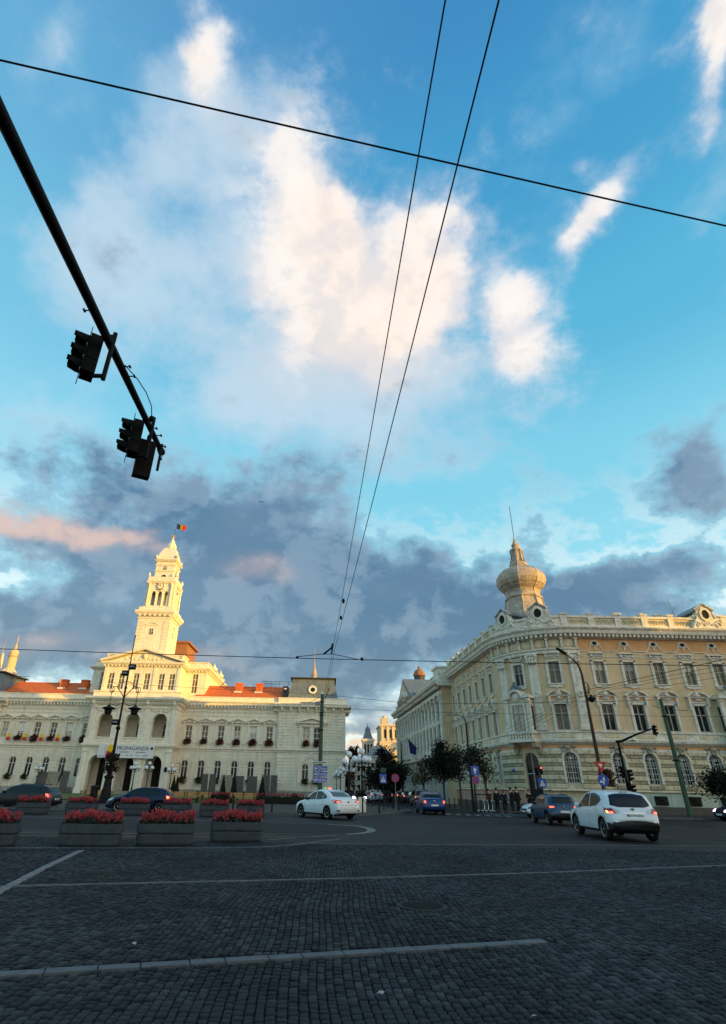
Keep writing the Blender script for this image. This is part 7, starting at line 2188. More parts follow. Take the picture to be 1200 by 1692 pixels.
    if p.get('rails'):
        for q in (-1, 1):
            P = [(q * (p['rails'][2]), L / 2 - t, smooth_tab(p['top'], t) + .012) for t in [p['rails'][0] + (p['rails'][1] - p['rails'][0]) * k / 8 for k in range(9)]]
            P[0] = (P[0][0], P[0][1], P[0][2] - .04); P[-1] = (P[-1][0], P[-1][1], P[-1][2] - .04)
            b = MB(); b.tube(P, .022, 6); b.build('roof_rail', M_plastic, root)
    b = MB(); tt = p['ant']; zz = smooth_tab(p['top'], tt); b.tube([(0, L / 2 - tt, zz - .02), (0, L / 2 - tt - .1, zz + .16)], .008, 5); b.build('aerial', M_plastic, root)
    tyre, rim, disc_ = wheel_meshes(rw, .21, p.get('spokes', 5))
    for yy in ax:
        for q in (-1, 1):
            w_ = put(tyre, 'wheel', root, M=T(q * (Wd - .125), yy, rw) @ Matrix.Rotation(q * PI / 2, 4, 'Y'))
            put(rim, 'rim', w_); put(disc_, 'brake_disc', w_)
    b = MB(); b.tube([(Wd * .5, -L / 2 + .15, p['gc'] + .0), (Wd * .5, -L / 2 + .02, p['gc'] - .01)], .03, 7); b.build('exhaust', M_alloy, root)
    return root

def set_car(o, x, y, head, sc=1.0, z=0.004):
    o.location = (x, y, z); o.rotation_euler = (0, 0, R(head)); o.scale = (sc,) * 3
    return o

# white crossover: big, seen from behind
crossover = dict(name='crossover_car', label='white crossover car with red tail lights and a registration plate, nearest vehicle at right', cat='car', L=4.31, W=1.80, wb=2.63, rw=.345, fo=.92, gc=.24, paint=P_white,
    top=[(0, .45), (.02, .62), (.08, .82), (.35, .96), (1.05, 1.10), (1.9, 1.52), (2.4, 1.61), (3.0, 1.60), (3.7, 1.52), (3.85, 1.42), (4.12, 1.06), (4.22, .95), (4.28, .80), (4.31, .6), (4.31, .5)],
    belt=[(0, .40), (.1, .72), (.5, .84), (1.2, .95), (2.5, 1.00), (3.4, 1.06), (3.9, 1.06), (4.2, .9), (4.31, .5)],
    black=lambda t, x, z: z < .40 or (t > 3.95 and z < .60) or (t < .2 and z < .45),
    side_win=[[(1.30, 1.0), (1.95, 1.44), (2.42, 1.50), (2.42, 1.03)], [(2.50, 1.03), (2.50, 1.50), (2.95, 1.49), (3.38, 1.40), (3.55, 1.28), (3.42, 1.18), (3.15, 1.08)]],
    seams=[(1.25, .45, 1.2, .98), (2.46, .42, 2.46, 1.02), (3.30, .72, 3.2, 1.1)], handles=[(2.15, .90), (3.0, .94)], mirror=(1.45, 1.05), mirror_mat=P_white,
    wind=[(-.62, 1.08), (-.52, 1.50), (.52, 1.50), (.62, 1.08)],
    rearwin=[(-.70, 1.12), (-.60, 1.44), (-.3, 1.49), (.3, 1.49), (.60, 1.44), (.70, 1.12), (.45, 1.06), (-.45, 1.06)],
    tails=[([(.48, .98), (.48, .88), (.85, .84), (.85, 1.02), (.72, 1.04)], M_head), ([(.60, .885), (.85, .85), (.85, 1.015), (.70, 1.03)], M_tail), ([(.68, .87), (.83, .855), (.83, .92), (.70, .93)], M_tailon)],
    tail_side=[([(3.86, 1.05), (4.16, .98), (4.2, .86), (3.98, .88)], M_tail), ([(4.02, .95), (4.18, .93), (4.2, .865), (4.04, .875)], M_tailhot)],
    heads=[[(.45, .66), (.45, .78), (.84, .88), (.80, .70)]], head_side=[[(.12, .72), (.2, .84), (.6, .90), (.5, .78)]],
    plate=.80, plate_text='HD 29 AWU', badge=1.0, ant=3.55, spokes=5,
    extra=[('tailgate_trim', [(-.36, .87), (-.36, .90), (.36, .90), (.36, .87)], M_chrome, 'rear'), ('tailgate_seam', [(-.62, .655), (-.62, .665), (.62, .665), (.62, .655)], M_void, 'rear'),
           ('plate_recess', [(-.34, .70), (-.34, .87), (.34, .87), (.34, .70)], P_white, 'rear'), ('rear_wiper', [(-.05, 1.09), (.3, 1.13), (.3, 1.145), (-.05, 1.11)], M_void, 'rear'), ('high_brake_lamp', [(-.16, 1.505), (-.16, 1.525), (.16, 1.525), (.16, 1.505)], M_tail, 'rear')])
set_car(make_car(crossover), 12.35, 26.3, -3, 1.12)

saloon = dict(name='taxi', label='white saloon taxi with a lit red tail light turning in the middle of the square', cat='taxi', L=4.40, W=1.82, wb=2.65, rw=.32, fo=.85, gc=.19, paint=P_white,
    top=[(0, .40), (.03, .6), (.1, .74), (.4, .88), (1.1, 1.00), (1.9, 1.40), (2.35, 1.50), (2.8, 1.48), (3.3, 1.34), (3.85, 1.10), (4.2, 1.08), (4.32, 1.02), (4.38, .8), (4.40, .6), (4.4, .45)],
    belt=[(0, .38), (.15, .66), (.6, .80), (1.3, .90), (2.5, .95), (3.6, 1.00), (4.2, .98), (4.36, .8), (4.4, .45)],
    black=lambda t, x, z: z < .25 or (t > 4.1 and z < .36 and x < .6),
    side_win=[[(1.35, .95), (1.9, 1.31), (2.3, 1.40), (2.3, .97)], [(2.37, .97), (2.37, 1.40), (2.75, 1.39), (3.0, 1.33), (3.0, .99)], [(3.04, 1.0), (3.04, 1.31), (3.3, 1.20), (3.42, 1.10), (3.35, 1.04)]],
    seams=[(1.3, .35, 1.25, .93), (2.33, .33, 2.33, .96), (3.15, .65, 3.02, .98)], handles=[(2.05, .82), (2.85, .86)], mirror=(1.5, 1.0), mirror_mat=M_plastic,
    wind=[(-.62, .99), (-.53, 1.38), (.53, 1.38), (.62, .99)],
    rearwin=[(-.60, 1.13), (-.50, 1.40), (.50, 1.40), (.60, 1.13)],
    tails=[([(.50, .95), (.50, .86), (.84, .82), (.84, .97)], M_tail), ([(.58, .92), (.58, .87), (.80, .85), (.80, .92)], M_tailon)],
    tail_side=[([(3.98, .98), (4.28, .95), (4.3, .83), (4.1, .84)], M_tail), ([(4.06, .94), (4.2, .93), (4.2, .87), (4.1, .87)], M_tailon)],
    heads=[[(.5, .58), (.5, .68), (.84, .78), (.82, .62)]], head_side=[[(.1, .64), (.2, .76), (.5, .80), (.4, .68)]],
    plate=.55, plate_text=None, badge=.88, ant=3.0, spokes=5,
    extra=[('boot_seam', [(-.62, .72), (-.62, .73), (.62, .73), (.62, .72)], M_void, 'rear'), ('bumper_slot', [(-.82, .42), (-.82, .48), (-.62, .48), (-.62, .42)], M_void, 'rear'), ('bumper_slot', [(.62, .42), (.62, .48), (.82, .48), (.82, .42)], M_void, 'rear')])
tx = set_car(make_car(saloon), .15, 37.9, 36, 1.05)
b = MB(); b.box(-.28, .28, -.07, .07, 0, .1); sg_ = b.build('taxi_sign', M_signw, tx, (0, -.1, 1.5))
for x0, x1, mm in ((-.26, -.12, mat('green_sign_panel', (.02, .3, .06), .4, var=0, emit=(.1, .8, .2), estr=.5)), (-.10, .02, M_fyel), (.04, .26, M_tailon)):
    b = MB(); b.box(x0, x1, -.075, .075, .02, .085); b.build('sign_panel', mm, sg_)

hatch = dict(name='hatchback_car', label='dark blue hatchback driving left behind the farther planters, with a lit tail light', cat='car', L=4.25, W=1.75, wb=2.61, rw=.315, fo=.88, gc=.18, paint=P_blue,
    top=[(0, .42), (.03, .6), (.1, .74), (.4, .86), (1.0, 1.0), (1.8, 1.38), (2.3, 1.46), (3.2, 1.44), (3.75, 1.33), (4.0, 1.12), (4.15, .95), (4.22, .7), (4.25, .45)],
    belt=[(0, .4), (.15, .66), (.6, .80), (1.2, .90), (2.5, .94), (3.6, 1.0), (4.0, .98), (4.2, .7), (4.25, .42)],
    black=lambda t, x, z: z < .24,
    side_win=[[(1.25, .95), (1.8, 1.30), (2.2, 1.38), (2.2, .96)], [(2.27, .96), (2.27, 1.38), (2.9, 1.37), (2.9, .99)], [(2.96, 1.0), (2.96, 1.36), (3.35, 1.30), (3.5, 1.1)]],
    seams=[(1.2, .35, 1.15, .93), (2.23, .33, 2.23, .96), (3.05, .6, 2.95, .98)], handles=[(1.95, .84), (2.75, .87)], mirror=(1.4, 1.0),
    wind=[(-.6, .99), (-.52, 1.36), (.52, 1.36), (.6, .99)], rearwin=[(-.58, 1.05), (-.5, 1.34), (.5, 1.34), (.58, 1.05)],
    tails=[([(.55, .92), (.58, .76), (.82, .76), (.80, .96)], M_tail)], tail_side=[([(3.85, .98), (4.1, .95), (4.16, .74), (3.92, .80)], M_tailon), ([(3.92, .93), (4.05, .92), (4.06, .84), (3.96, .86)], M_tailhot)],
    heads=[[(.45, .6), (.45, .7), (.82, .8), (.80, .64)]], head_side=[[(.08, .62), (.15, .76), (.55, .82), (.45, .68)]],
    plate=.6, badge=.85, ant=3.3)
hb = make_car(hatch); set_car(hb, -12.15, 40.6, 91, 1.02, .004)
estate = dict(hatch, name='estate_car', label='very dark estate car leaving the left edge of the picture behind the planters', L=4.75, wb=2.72, paint=P_black,
    top=[(0, .42), (.03, .6), (.1, .74), (.4, .86), (1.1, 1.0), (1.95, 1.38), (2.5, 1.47), (3.9, 1.43), (4.3, 1.32), (4.55, .98), (4.68, .92), (4.73, .7), (4.75, .45)],
    belt=[(0, .4), (.15, .66), (.6, .80), (1.2, .90), (2.5, .94), (4.1, .98), (4.5, .94), (4.7, .7), (4.75, .42)],
    side_win=[[(1.35, .95), (1.95, 1.30), (2.4, 1.38), (2.4, .96)], [(2.47, .96), (2.47, 1.38), (3.2, 1.37), (3.2, .97)], [(3.28, .98), (3.28, 1.36), (3.95, 1.32), (4.2, 1.0)]],
    seams=[(1.3, .35, 1.25, .93), (2.43, .33, 2.43, .96), (3.3, .6, 3.24, .98)], handles=[(2.15, .84), (3.0, .87)], rails=(2.3, 4.0, .58),
    tail_side=[([(4.35, .94), (4.6, .90), (4.66, .66), (4.42, .72)], M_tailon)], tails=[([(.55, .88), (.58, .68), (.82, .68), (.80, .9)], M_tail)])
set_car(make_car(estate), -20.75, 42.0, 84, 1.03)
# dacia-like blue saloon going away
bsal = dict(saloon, name='saloon_car', label='small blue saloon with lit brake lights driving away into the side street', cat='car', L=4.25, W=1.74, paint=P_royal,
    top=[(0, .42), (.03, .62), (.1, .76), (.4, .9), (1.1, 1.02), (1.85, 1.42), (2.3, 1.53), (2.9, 1.50), (3.3, 1.32), (3.6, 1.08), (4.1, 1.05), (4.18, .98), (4.23, .7), (4.25, .45)],
    tails=[([(.60, .98), (.60, .70), (.80, .70), (.80, .98)], M_tail), ([(.64, .92), (.64, .76), (.78, .76), (.78, .92)], M_tailon)], tail_side=[([(3.95, .98), (4.15, .98), (4.18, .7), (4.0, .72)], M_tail)],
    black=lambda t, x, z: z < .26 or (t > 4.0 and z < .42), mirror=(1.5, 1.02), plate=.62, badge=.9, ant=3.2,
    side_win=[[(1.35, .98), (1.85, 1.33), (2.25, 1.42), (2.25, .98)], [(2.32, .98), (2.32, 1.42), (2.8, 1.40), (2.95, 1.3), (2.95, 1.0)]],
    rearwin=[(-.60, 1.12), (-.50, 1.40), (.50, 1.40), (.60, 1.12)])
bsal['extra'] = [('boot_seam', [(-.55, .72), (-.55, .73), (.55, .73), (.55, .72)], M_void, 'rear')]
set_car(make_car(bsal), 8.35, 47.9, 1.0, 1.02)
# blue compact SUV behind the crossover
bsuv = dict(crossover, name='compact_suv', label='steel blue compact SUV with roof rails standing just left of the white crossover', L=3.75, W=1.72, wb=2.42, rw=.325, fo=.70, paint=P_blue2,
    top=[(0, .45), (.03, .7), (.1, .86), (.35, .98), (.85, 1.06), (1.45, 1.46), (1.9, 1.54), (2.9, 1.52), (3.3, 1.42), (3.55, 1.05), (3.66, .95), (3.73, .7), (3.75, .5)],
    belt=[(0, .4), (.1, .75), (.5, .88), (1.1, .97), (2.2, 1.0), (3.2, 1.04), (3.5, 1.0), (3.7, .7), (3.75, .48)],
    black=lambda t, x, z: z < .36 or (t > 3.5 and z < .52),
    side_win=[[(1.0, 1.03), (1.5, 1.38), (1.85, 1.45), (1.85, 1.03)], [(1.92, 1.03), (1.92, 1.45), (2.55, 1.43), (2.8, 1.34), (2.75, 1.06)]],
    seams=[(.98, .45, .95, 1.0), (1.88, .42, 1.88, 1.02), (2.75, .7, 2.62, 1.04)], handles=[(1.62, .92), (2.4, .95)], mirror=(1.15, 1.05), mirror_mat=M_plastic,
    wind=[(-.58, 1.06), (-.5, 1.42), (.5, 1.42), (.58, 1.06)], rearwin=[(-.6, 1.1), (-.5, 1.42), (.5, 1.42), (.6, 1.1)],
    tails=[([(.5, .98), (.5, .84), (.80, .82), (.80, 1.0)], M_tail), ([(.55, .95), (.55, .88), (.78, .86), (.78, .95)], M_tailon)], tail_side=[([(3.4, 1.0), (3.58, .97), (3.62, .84), (3.42, .86)], M_tail)],
    plate_text=None, plate=.68, badge=.92, ant=3.0, rails=(1.6, 3.0, .55))
bsuv['extra'] = [('rear_reflector', [(-.8, .55), (-.8, .61), (-.7, .61), (-.7, .55)], M_tail, 'rear')]
set_car(make_car(bsuv), 13.75, 36.4, -1, 1.02)
wsal = dict(saloon, name='saloon_car', label='white saloon whose front shows left of the blue compact SUV', cat='car', L=4.6, wb=2.75, head_mat=mat('dark_headlamp', (.05, .06, .09), .1, var=0),
    extra=[('lower_intake', [(-.75, .3), (-.7, .42), (.7, .42), (.75, .3)], M_plastic, 'front')])
set_car(make_car(wsal), 16.85, 44.6, 97, .98)
mpv = dict(crossover, name='people_carrier', label='grey-brown people carrier just ahead of the blue saloon in the side street', L=4.3, W=1.78, paint=P_bronze, plate_text=None,
    top=[(0, .45), (.02, .62), (.1, .86), (.5, 1.0), (1.0, 1.12), (1.7, 1.55), (2.4, 1.65), (3.6, 1.60), (3.95, 1.45), (4.15, 1.05), (4.25, .8), (4.3, .5)], black=lambda t, x, z: z < .3)
mpv['extra'] = []
mp_ = make_car(mpv); set_car(mp_, 10.75, 67.5, 2, 1.05)
# small far cars (copies)
o = copy_thing(tx, (7.2, 84.5, 0), R(2), 'distant white car queuing in the side street between the posts'); o['category'] = 'car'; o.name = 'distant_car'
for c in list(o.children):
    if c.name.startswith('taxi_sign'):
        for g_ in list(c.children): bpy.data.objects.remove(g_)
        bpy.data.objects.remove(c)
dk = make_car(dict(hatch, name='parked_car', label='dark car with a bright violet-white headlight entering at the right edge', paint=P_navy, head_side=[[(.08, .60), (.15, .78), (.5, .82), (.42, .66)]], head_mat=M_headon,
    extra=[('lower_intake', [(-.7, .3), (-.65, .42), (.65, .42), (.7, .3)], M_plastic, 'front')]))
set_car(dk, 31.9, 46.0, 97, 1.0); dk.name = 'oncoming_car'
on = copy_thing(dk, (4.3, 74.5, 0), R(180), 'oncoming dark car with headlights on beside the globe lamp post', group=None); on.name = 'oncoming_car'
on2 = copy_thing(dk, (6.0, 88, 0), R(183), 'farther oncoming dark car with a white headlight in the side street'); on2.name = 'oncoming_car'
pk = copy_thing(hb, (12.0, 79.0, .0), R(2), 'first dark car parked along the palace kerb beyond the people carrier', group='dark cars parked down the right kerb'); pk.name = 'parked_car'
for k in range(1, 5):
    q = copy_thing(hb, (12.0 - .2 * k, 79 + 5.6 * k, 0), R(2), '%s dark car parked along the palace kerb beyond the people carrier' % ordinal(k), group='dark cars parked down the right kerb'); q.name = 'parked_car'
q = copy_thing(hb, (8.6, 86.5, 0), R(2), 'dark car with a glowing orange lamp beside the distant white car'); q.name = 'distant_car'
b = MB(); b.sphere((0, 0, 0), .16, 8, 6); b.build('indicator_lamp', M_tailhot, q, (-.62, -2.12, .9))

# ------------------------------------------------------------------ second building down the side street
def build_street_building():
    d = Vector((-math.sin(STREET), math.cos(STREET), 0)); n = Vector((math.cos(STREET), math.sin(STREET), 0))
    base = Vector((PRX - RR, PRY + RR, 0)) + d * 18.0 - n * 1.4
    sb = thing('street_palace', 'long grey-white palace with tall pilasters and a pediment farther down the side street', 'palace', tuple(base))
    # frame: u along the street away from the camera, y into the building
    M0 = Matrix(((n.x, d.x, 0, 0), (n.y, d.y, 0, 0), (0, 0, 1, 0), (0, 0, 0, 1)))   # local (y, u) -> world
    def W(p): return n * p[1] + d * p[0] + Vector((0, 0, p[2]))
    LEN = 38.0
    M_grey = mat('grey_white_render', (0.44, 0.45, 0.40), 0.85, var=0.2, vscale=.9, streak=.5, bump=.3, bscale=14, col2=(.34, .33, .28))
    UX = [2.2 + 2.45 * k for k in range(15)]
    w = MB(W); w.warp = W
    wall(w, 0, LEN, 0, 5.7, [(c, 1.0, 2.3, 4.9, True) for c in UX], 0, .4, step=99)
    wall(w, 0, LEN, 5.7, 14.4, [(c, .95, 6.9, 9.3, False) for c in UX], 0, .4, step=99)
    w.build('wall', M_grey, sb)
    w = MB(W); w.add([(0, 0, 0), (0, 1.6, 0), (0, 1.6, 15.2), (0, 0, 15.2)], [(0, 1, 2, 3)]); w.build('end_wall', M_ochre, sb)
    w = MB(W); w.box(LEN - .1, LEN, 0, 12, 0, 14.4); w.build('far_end_wall', M_grey, sb)
    fr, gl = window_meshes(.95, 2.3, False, M_wing, (.62,), [M_glass]); fr2, gl2 = window_meshes(.95, 2.1, False, M_wing, (.6,), [M_curt]); fr3, gl3 = window_meshes(1.0, 2.5, True, M_wing, (.6,), [M_glass])
    def F(u, z, y=0.0):
        p = d * u + n * y + Vector((0, 0, z))
        return Matrix.Translation(p) @ RZ(math.atan2(-d.y, -d.x))
    F2 = lambda u, z, y=0.0: Matrix.Translation(d * u + n * y + Vector((0, 0, z))) @ RZ(-PI / 2 + STREET)
    s = MB()
    for q in (-1, 1): s.box(q * .62 - .1, q * .62 + .1, -.12, 0, -.1, 2.5)
    s.box(-.85, .85, -.3, 0, 2.85, 2.98); s.prism([(-.85, 2.98), (0, 3.4), (.85, 2.98)][::-1], -.3, 0); s.sphere((0, -.15, 2.7), .2, 6, 4)
    ms = s.mesh('window_surround', M_white)
    for c in UX:
        o = put(fr, 'window', sb, M=F2(c, 6.9, .2)); put(gl[0], 'pane', o)
        v = MB(); v.box(-.5, .5, -.02, 0, 0, 2.1); o = put(fr2, 'window', sb, M=F2(c, 10.9, -.02)); put(gl2[0], 'pane', o, (0, .02, 0))
        o = put(fr3, 'window', sb, M=F2(c, 2.35, .2)); put(gl3[0], 'pane', o)
        put(ms, 'window_surround', sb, M=F2(c, 6.9))
    for k in range(16):
        u = .55 + 2.45 * k + (.3 if k else 0)
        m = MB(); m.bevbox(-.36, .36, -.3, .02, 6.8, 12.6, .03); m.box(-.44, .44, -.4, .02, 6.2, 6.8)
        pl = m.build('pilaster', M_white, sb, M=F2(min(u - .25, LEN - .4), 0))
        m = MB(); m.box(-.45, .45, -.46, .02, 13.3, 13.5); m.box(-.36, .36, -.34, .02, 12.6, 13.3)
        for a in range(3):
            for r_ in range(2): m.sphere((-.28 + .28 * a, -.38, 12.8 + .3 * r_), .15, 6, 4)
        m.build('capital', M_white, pl)
    m = MB(W)
    m.xprism([(0, 5.6), (-.45, 5.75), (-.5, 6.0), (-.2, 6.1), (0, 6.2)], -.2, LEN); m.xprism([(0, 13.5), (-.45, 13.5), (-.5, 13.9), (0, 14.0)], -.3, LEN)
    m.xprism([(1.5, 14.6), (-.5, 14.6), (-1.0, 14.85), (-1.15, 15.2), (-1.15, 15.3), (1.5, 15.5)], -.9, LEN + .5)
    m.box(-.2, LEN, -.2, .1, 15.3, 16.3); m.box(-.3, LEN, -.3, .2, 16.3, 16.5); m.box(-.25, 2.6, -.35, 3.6, 15.3, 17.1); m.box(-.45, 2.8, -.55, 3.8, 17.1, 17.35)
    m.build('cornice', M_white, sb)
    m = MB(W)
    x = .2
    while x < LEN: m.box(x, x + .22, -.85, -.3, 14.3, 14.6); x += .6
    m.build('dentil_row', M_white, sb)['kind'] = 'stuff'
    m = MB(W); a, b, c_ = 15.5, 30.5, 23.0
    m.add([(a, -1.2, 15.3), (b, -1.2, 15.3), (c_, -1.2, 19.6), (a, 5, 15.3), (b, 5, 15.3), (c_, 5, 19.6)], [(0, 1, 2), (0, 2, 5, 3), (1, 4, 5, 2), (3, 5, 4)])
    g = m.build('pediment', M_slate, sb)
    m = MB(W); m.add([(a + 1.4, -1.26, 15.75), (b - 1.4, -1.26, 15.75), (c_, -1.26, 18.9)], [(0, 1, 2)]); m.build('pediment_field', M_rust, g)
    m = MB(W)
    for k in range(9):
        h = 2.2 * (1 - abs(k - 4) / 4.6); m.sphere((c_ - 4.4 + 1.1 * k, -1.35, 15.9 + h * .45), .35, 6, 5, sz=1.0 + h * .5)
    m.build('relief_figures', M_white, g)
    # mansard and little red dome at the far end
    m = MB(W)
    m.add([(33, .4, 15.4), (LEN + 2, .4, 15.4), (LEN + 2, 11, 15.4), (33, 11, 15.4), (35.5, 3.5, 21.5), (36.8, 3.5, 21.5), (36.8, 6, 21.5), (35.5, 6, 21.5)], [(0, 1, 5, 4), (1, 2, 6, 5), (2, 3, 7, 6), (3, 0, 4, 7), (4, 5, 6, 7)])
    r = m.build('mansard_roof', M_darkroof, sb)
    p = W((36.1, 4.7, 0))
    m = MB(); m.lathe([(1.1, 21.4), (1.1, 22.5), (1.25, 22.6)], 8, (p.x, p.y, 0)); m.build('dome_lantern', M_darkroof, r)
    m = MB(); m.lathe([(1.3, 22.6), (1.2, 23.1), (.85, 23.7), (.4, 24.0), (.2, 24.1), (.3, 24.4), (.05, 24.7)], 10, (p.x, p.y, 0)); m.build('small_dome', M_brick, r)
    m = MB(W)
    for u in (31.5, 33.5, 35.2): m.box(u - .4, u + .4, -.2, 2, 15.4, 17.2)
    m.build('roof_dormer', M_white, r)
    m = MB(W); m.box(.5, LEN - .2, 1.0, 10, 0, 15); m.build('inner_core', M_void, sb)
    m = MB(W); m.tube([(17, -.3, 7.5), (17.2, -2.0, 9.2)], .05, 5); fp = m.build('flagpole', M_iron, sb)
    m = MB(W); m.add([(17.05, -.5, 7.7), (17.15, -1.8, 9.0), (17.3, -1.5, 6.9), (17.1, -.6, 6.6)], [(0, 1, 2, 3)]); m.build('drooping_flag', M_fblu, sb)
build_street_building()

# ------------------------------------------------------------------ far buildings closing the street
def far_block(name, label, x0, x1, y0, y1, h, m, floors, cols, roofm=None, roofh=0.0, cat='building'):
    r_ = thing(name, label, cat, ((x0 + x1) / 2, y0, 0)); w = (x1 - x0) / 2
    b = MB(); b.box(-w, w, 0, y1 - y0, 0, h); b.build('wall', m, r_)
    b = MB(); b.box(-w - .3, w + .3, -.3, y1 - y0, h, h + .4); b.build('cornice', M_white, r_)
    wm = MB(); wm.box(-.5, .5, -.06, 0, 0, 1.7); wm = wm.mesh('window', M_glass)
    fm = MB(); fm.box(-.62, .62, -.05, 0, -.15, 1.85); fm = fm.mesh('window_surround', M_white)
    for f in range(floors):
        for c in range(cols):
            M = T(-w + (c + .5) * 2 * w / cols, -.02, 1.2 + f * (h - 1) / floors)
            s_ = put(fm, 'window_surround', r_, M=M); put(wm, 'window', s_, (0, -.03, 0))
    if roofh:
        b = MB(); D = y1 - y0
        b.add([(-w - .4, -.4, h + .4), (w + .4, -.4, h + .4), (w + .4, D, h + .4), (-w - .4, D, h + .4), (-w * .6, D * .5, h + roofh), (w * .6, D * .5, h + roofh)], [(0, 1, 5, 4), (1, 2, 5), (2, 3, 4, 5), (3, 0, 4)])
        b.build('roof', roofm, r_)
    return r_
M_far = mat('pale_far_render', (0.42, 0.43, 0.38), .9, var=.15, vscale=.4)
M_gold = mat('warm_cream_far_render', (0.66, 0.52, 0.34), .85, var=.15, vscale=.4)
far_block('distant_house', 'pale green-grey house behind the globe lamps at the end of the street', 9.0, 16.0, 200, 214, 9.5, M_far, 3, 4, M_slate, 2.5)
far_block('distant_house', 'low grey-roofed house just left of the sunlit building at the street end', 17.5, 25, 225, 240, 12.5, M_far, 3, 4, M_slate, 4.5)
far_block('distant_house', 'dark low house filling the foot of the street end behind the parked cars', 10, 30, 150, 160, 3.6, M_darksoc, 1, 7, M_darkroof, 1.8)
far_block('distant_house', 'hidden row of tall pale houses added to shade the street end', 27.5, 58, 125, 214, 17.0, M_far, 4, 9, M_darkroof, 2.0)  # unseen block, added to keep the low sun off the pale houses
g = far_block('sunlit_theatre', 'tall golden sunlit building with attic blocks and gable at the end of the street', 23.6, 36.0, 250, 270, 17.5, M_gold, 4, 6)
b = MB(); b.prism([(-7.0, 14.5), (0, 20.0), (7.0, 14.5)], -1.2, 0); b.build('gable', M_gold, g, (4.8, -.5, 0))
b = MB(); b.box(-6.0, 6.2, 1, 18, 17.9, 20.2); b.box(-5.7, 6.2, 1.6, 16, 20.2, 26.2); b.box(-6.1, 6.2, 1.1, 17, 26.2, 26.9); b.box(-5.0, -2.2, 1.5, 5, 26.9, 29.6); b.box(.5, 3.6, 1.5, 5, 26.9, 28.2); b.build('attic_block', M_gold, g)
b = MB()
for k in range(5): b.box(-5.2 + 2.4 * k, -4.6 + 2.4 * k, 1.2, 1.6, 20.3, 26.1)
b.build('attic_pilasters', M_white, g)
for k in range(3):
    b = MB(); b.box(-3.9 + 2.4 * k, -3.0 + 2.4 * k, 1.5, 1.58, 21.5, 25); b.build('attic_window', M_void, g)
b = MB(); b.sphere((-3.6, 3, 30.0), .9, 8, 6); b.build('roof_urn', M_gold, g)
c = thing('distant_tower', 'slim pale church tower with dark ribbed cap far behind the street lamps', 'tower', (19.1, 255, 0))
b = MB(); b.box(-2.4, 2.4, 0, 4.8, 0, 21.0); b.build('tower_shaft', M_far, c)
b = MB(); b.box(-2.8, 2.8, -.4, 5.2, 20.4, 21.3); b.box(-2.6, 2.6, -.2, 5, 13.6, 14.1); b.build('tower_cornice', M_white, c)
for k in (-1, 0, 1):
    b = MB(); b.prism(arch_pts(k * 1.35, .75, 18.8) + [(k * 1.35 + .375, 15.2), (k * 1.35 - .375, 15.2)], -.1, 0); b.build('louvre', M_void, c)
b = MB(); b.lathe([(2.4, 21.3), (1.9, 22.5), (1.4, 24.0), (1.1, 25.0), (1.2, 25.3), (.8, 26.2), (.2, 26.7), (.05, 28)], 8, (0, 2.4, 0)); b.build('ribbed_cap', M_slate, c)

# ------------------------------------------------------------------ trees
def tree(name, label, x, y, h, cw, ch, zc, n, m, seed, sz=.14, dens=1.0, group=None, trunk=.11, shape='round'):
    r_ = thing(name, label, 'tree', (x, y, .05), group=group)
    rnd = random.Random(seed)
    clumps = []
    for k in range(int(26 * dens)):
        v = Vector((rnd.gauss(0, 1), rnd.gauss(0, 1), rnd.gauss(0, 1))).normalized() * rnd.uniform(.35, 1.0)
        wz = 1.0 if shape == 'round' else (1.15 - .55 * max(v.z, 0))
        clumps.append((Vector((v.x * cw / 2 * wz, v.y * cw / 2 * wz, zc + v.z * ch / 2)), rnd.uniform(.13, .30) * cw))
    def f(q):
        c_, s_ = q.choice(clumps)
        return c_ + Vector((q.gauss(0, .5), q.gauss(0, .5), q.gauss(0, .42))) * s_
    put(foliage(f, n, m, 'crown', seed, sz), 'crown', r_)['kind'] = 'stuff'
    b = MB()
    b.tube([(0, 0, 0), (.03, 0, zc * .5), (-.02, .03, zc), (.03, 0, zc + ch * .35)], [trunk, trunk * .85, trunk * .6, trunk * .2], 7)
    for c_, s_ in clumps[:14]:
        b.tube([(0, 0, zc * .62 + rnd.uniform(-.2, .5)), tuple(c_ * .55 + Vector((0, 0, zc * .35))), tuple(c_)], [trunk * .45, trunk * .3, trunk * .1], 5)
    b.build('trunk', M_bark, r_)
    return r_
G3 = 'street trees along the side street'
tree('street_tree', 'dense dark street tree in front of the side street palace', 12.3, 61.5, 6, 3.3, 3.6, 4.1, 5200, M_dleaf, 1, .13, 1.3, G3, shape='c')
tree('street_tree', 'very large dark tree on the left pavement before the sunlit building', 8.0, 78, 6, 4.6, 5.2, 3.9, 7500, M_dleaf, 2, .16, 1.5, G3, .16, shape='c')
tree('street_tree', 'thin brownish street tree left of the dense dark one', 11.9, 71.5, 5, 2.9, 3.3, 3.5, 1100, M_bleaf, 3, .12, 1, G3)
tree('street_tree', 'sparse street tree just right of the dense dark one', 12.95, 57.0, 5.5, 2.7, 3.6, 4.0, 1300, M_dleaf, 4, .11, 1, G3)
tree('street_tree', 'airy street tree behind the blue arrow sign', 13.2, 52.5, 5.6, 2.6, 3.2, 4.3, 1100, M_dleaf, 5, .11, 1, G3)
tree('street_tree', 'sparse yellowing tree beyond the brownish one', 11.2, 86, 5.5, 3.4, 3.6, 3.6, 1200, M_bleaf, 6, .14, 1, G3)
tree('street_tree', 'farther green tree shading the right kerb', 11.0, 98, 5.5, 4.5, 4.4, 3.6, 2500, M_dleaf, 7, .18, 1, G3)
tree('street_tree', 'small brown tree beside the street corner of the palace', 15.2, 56.2, 4.5, 1.9, 2.4, 3.3, 600, M_bleaf, 8, .1, .8, G3)
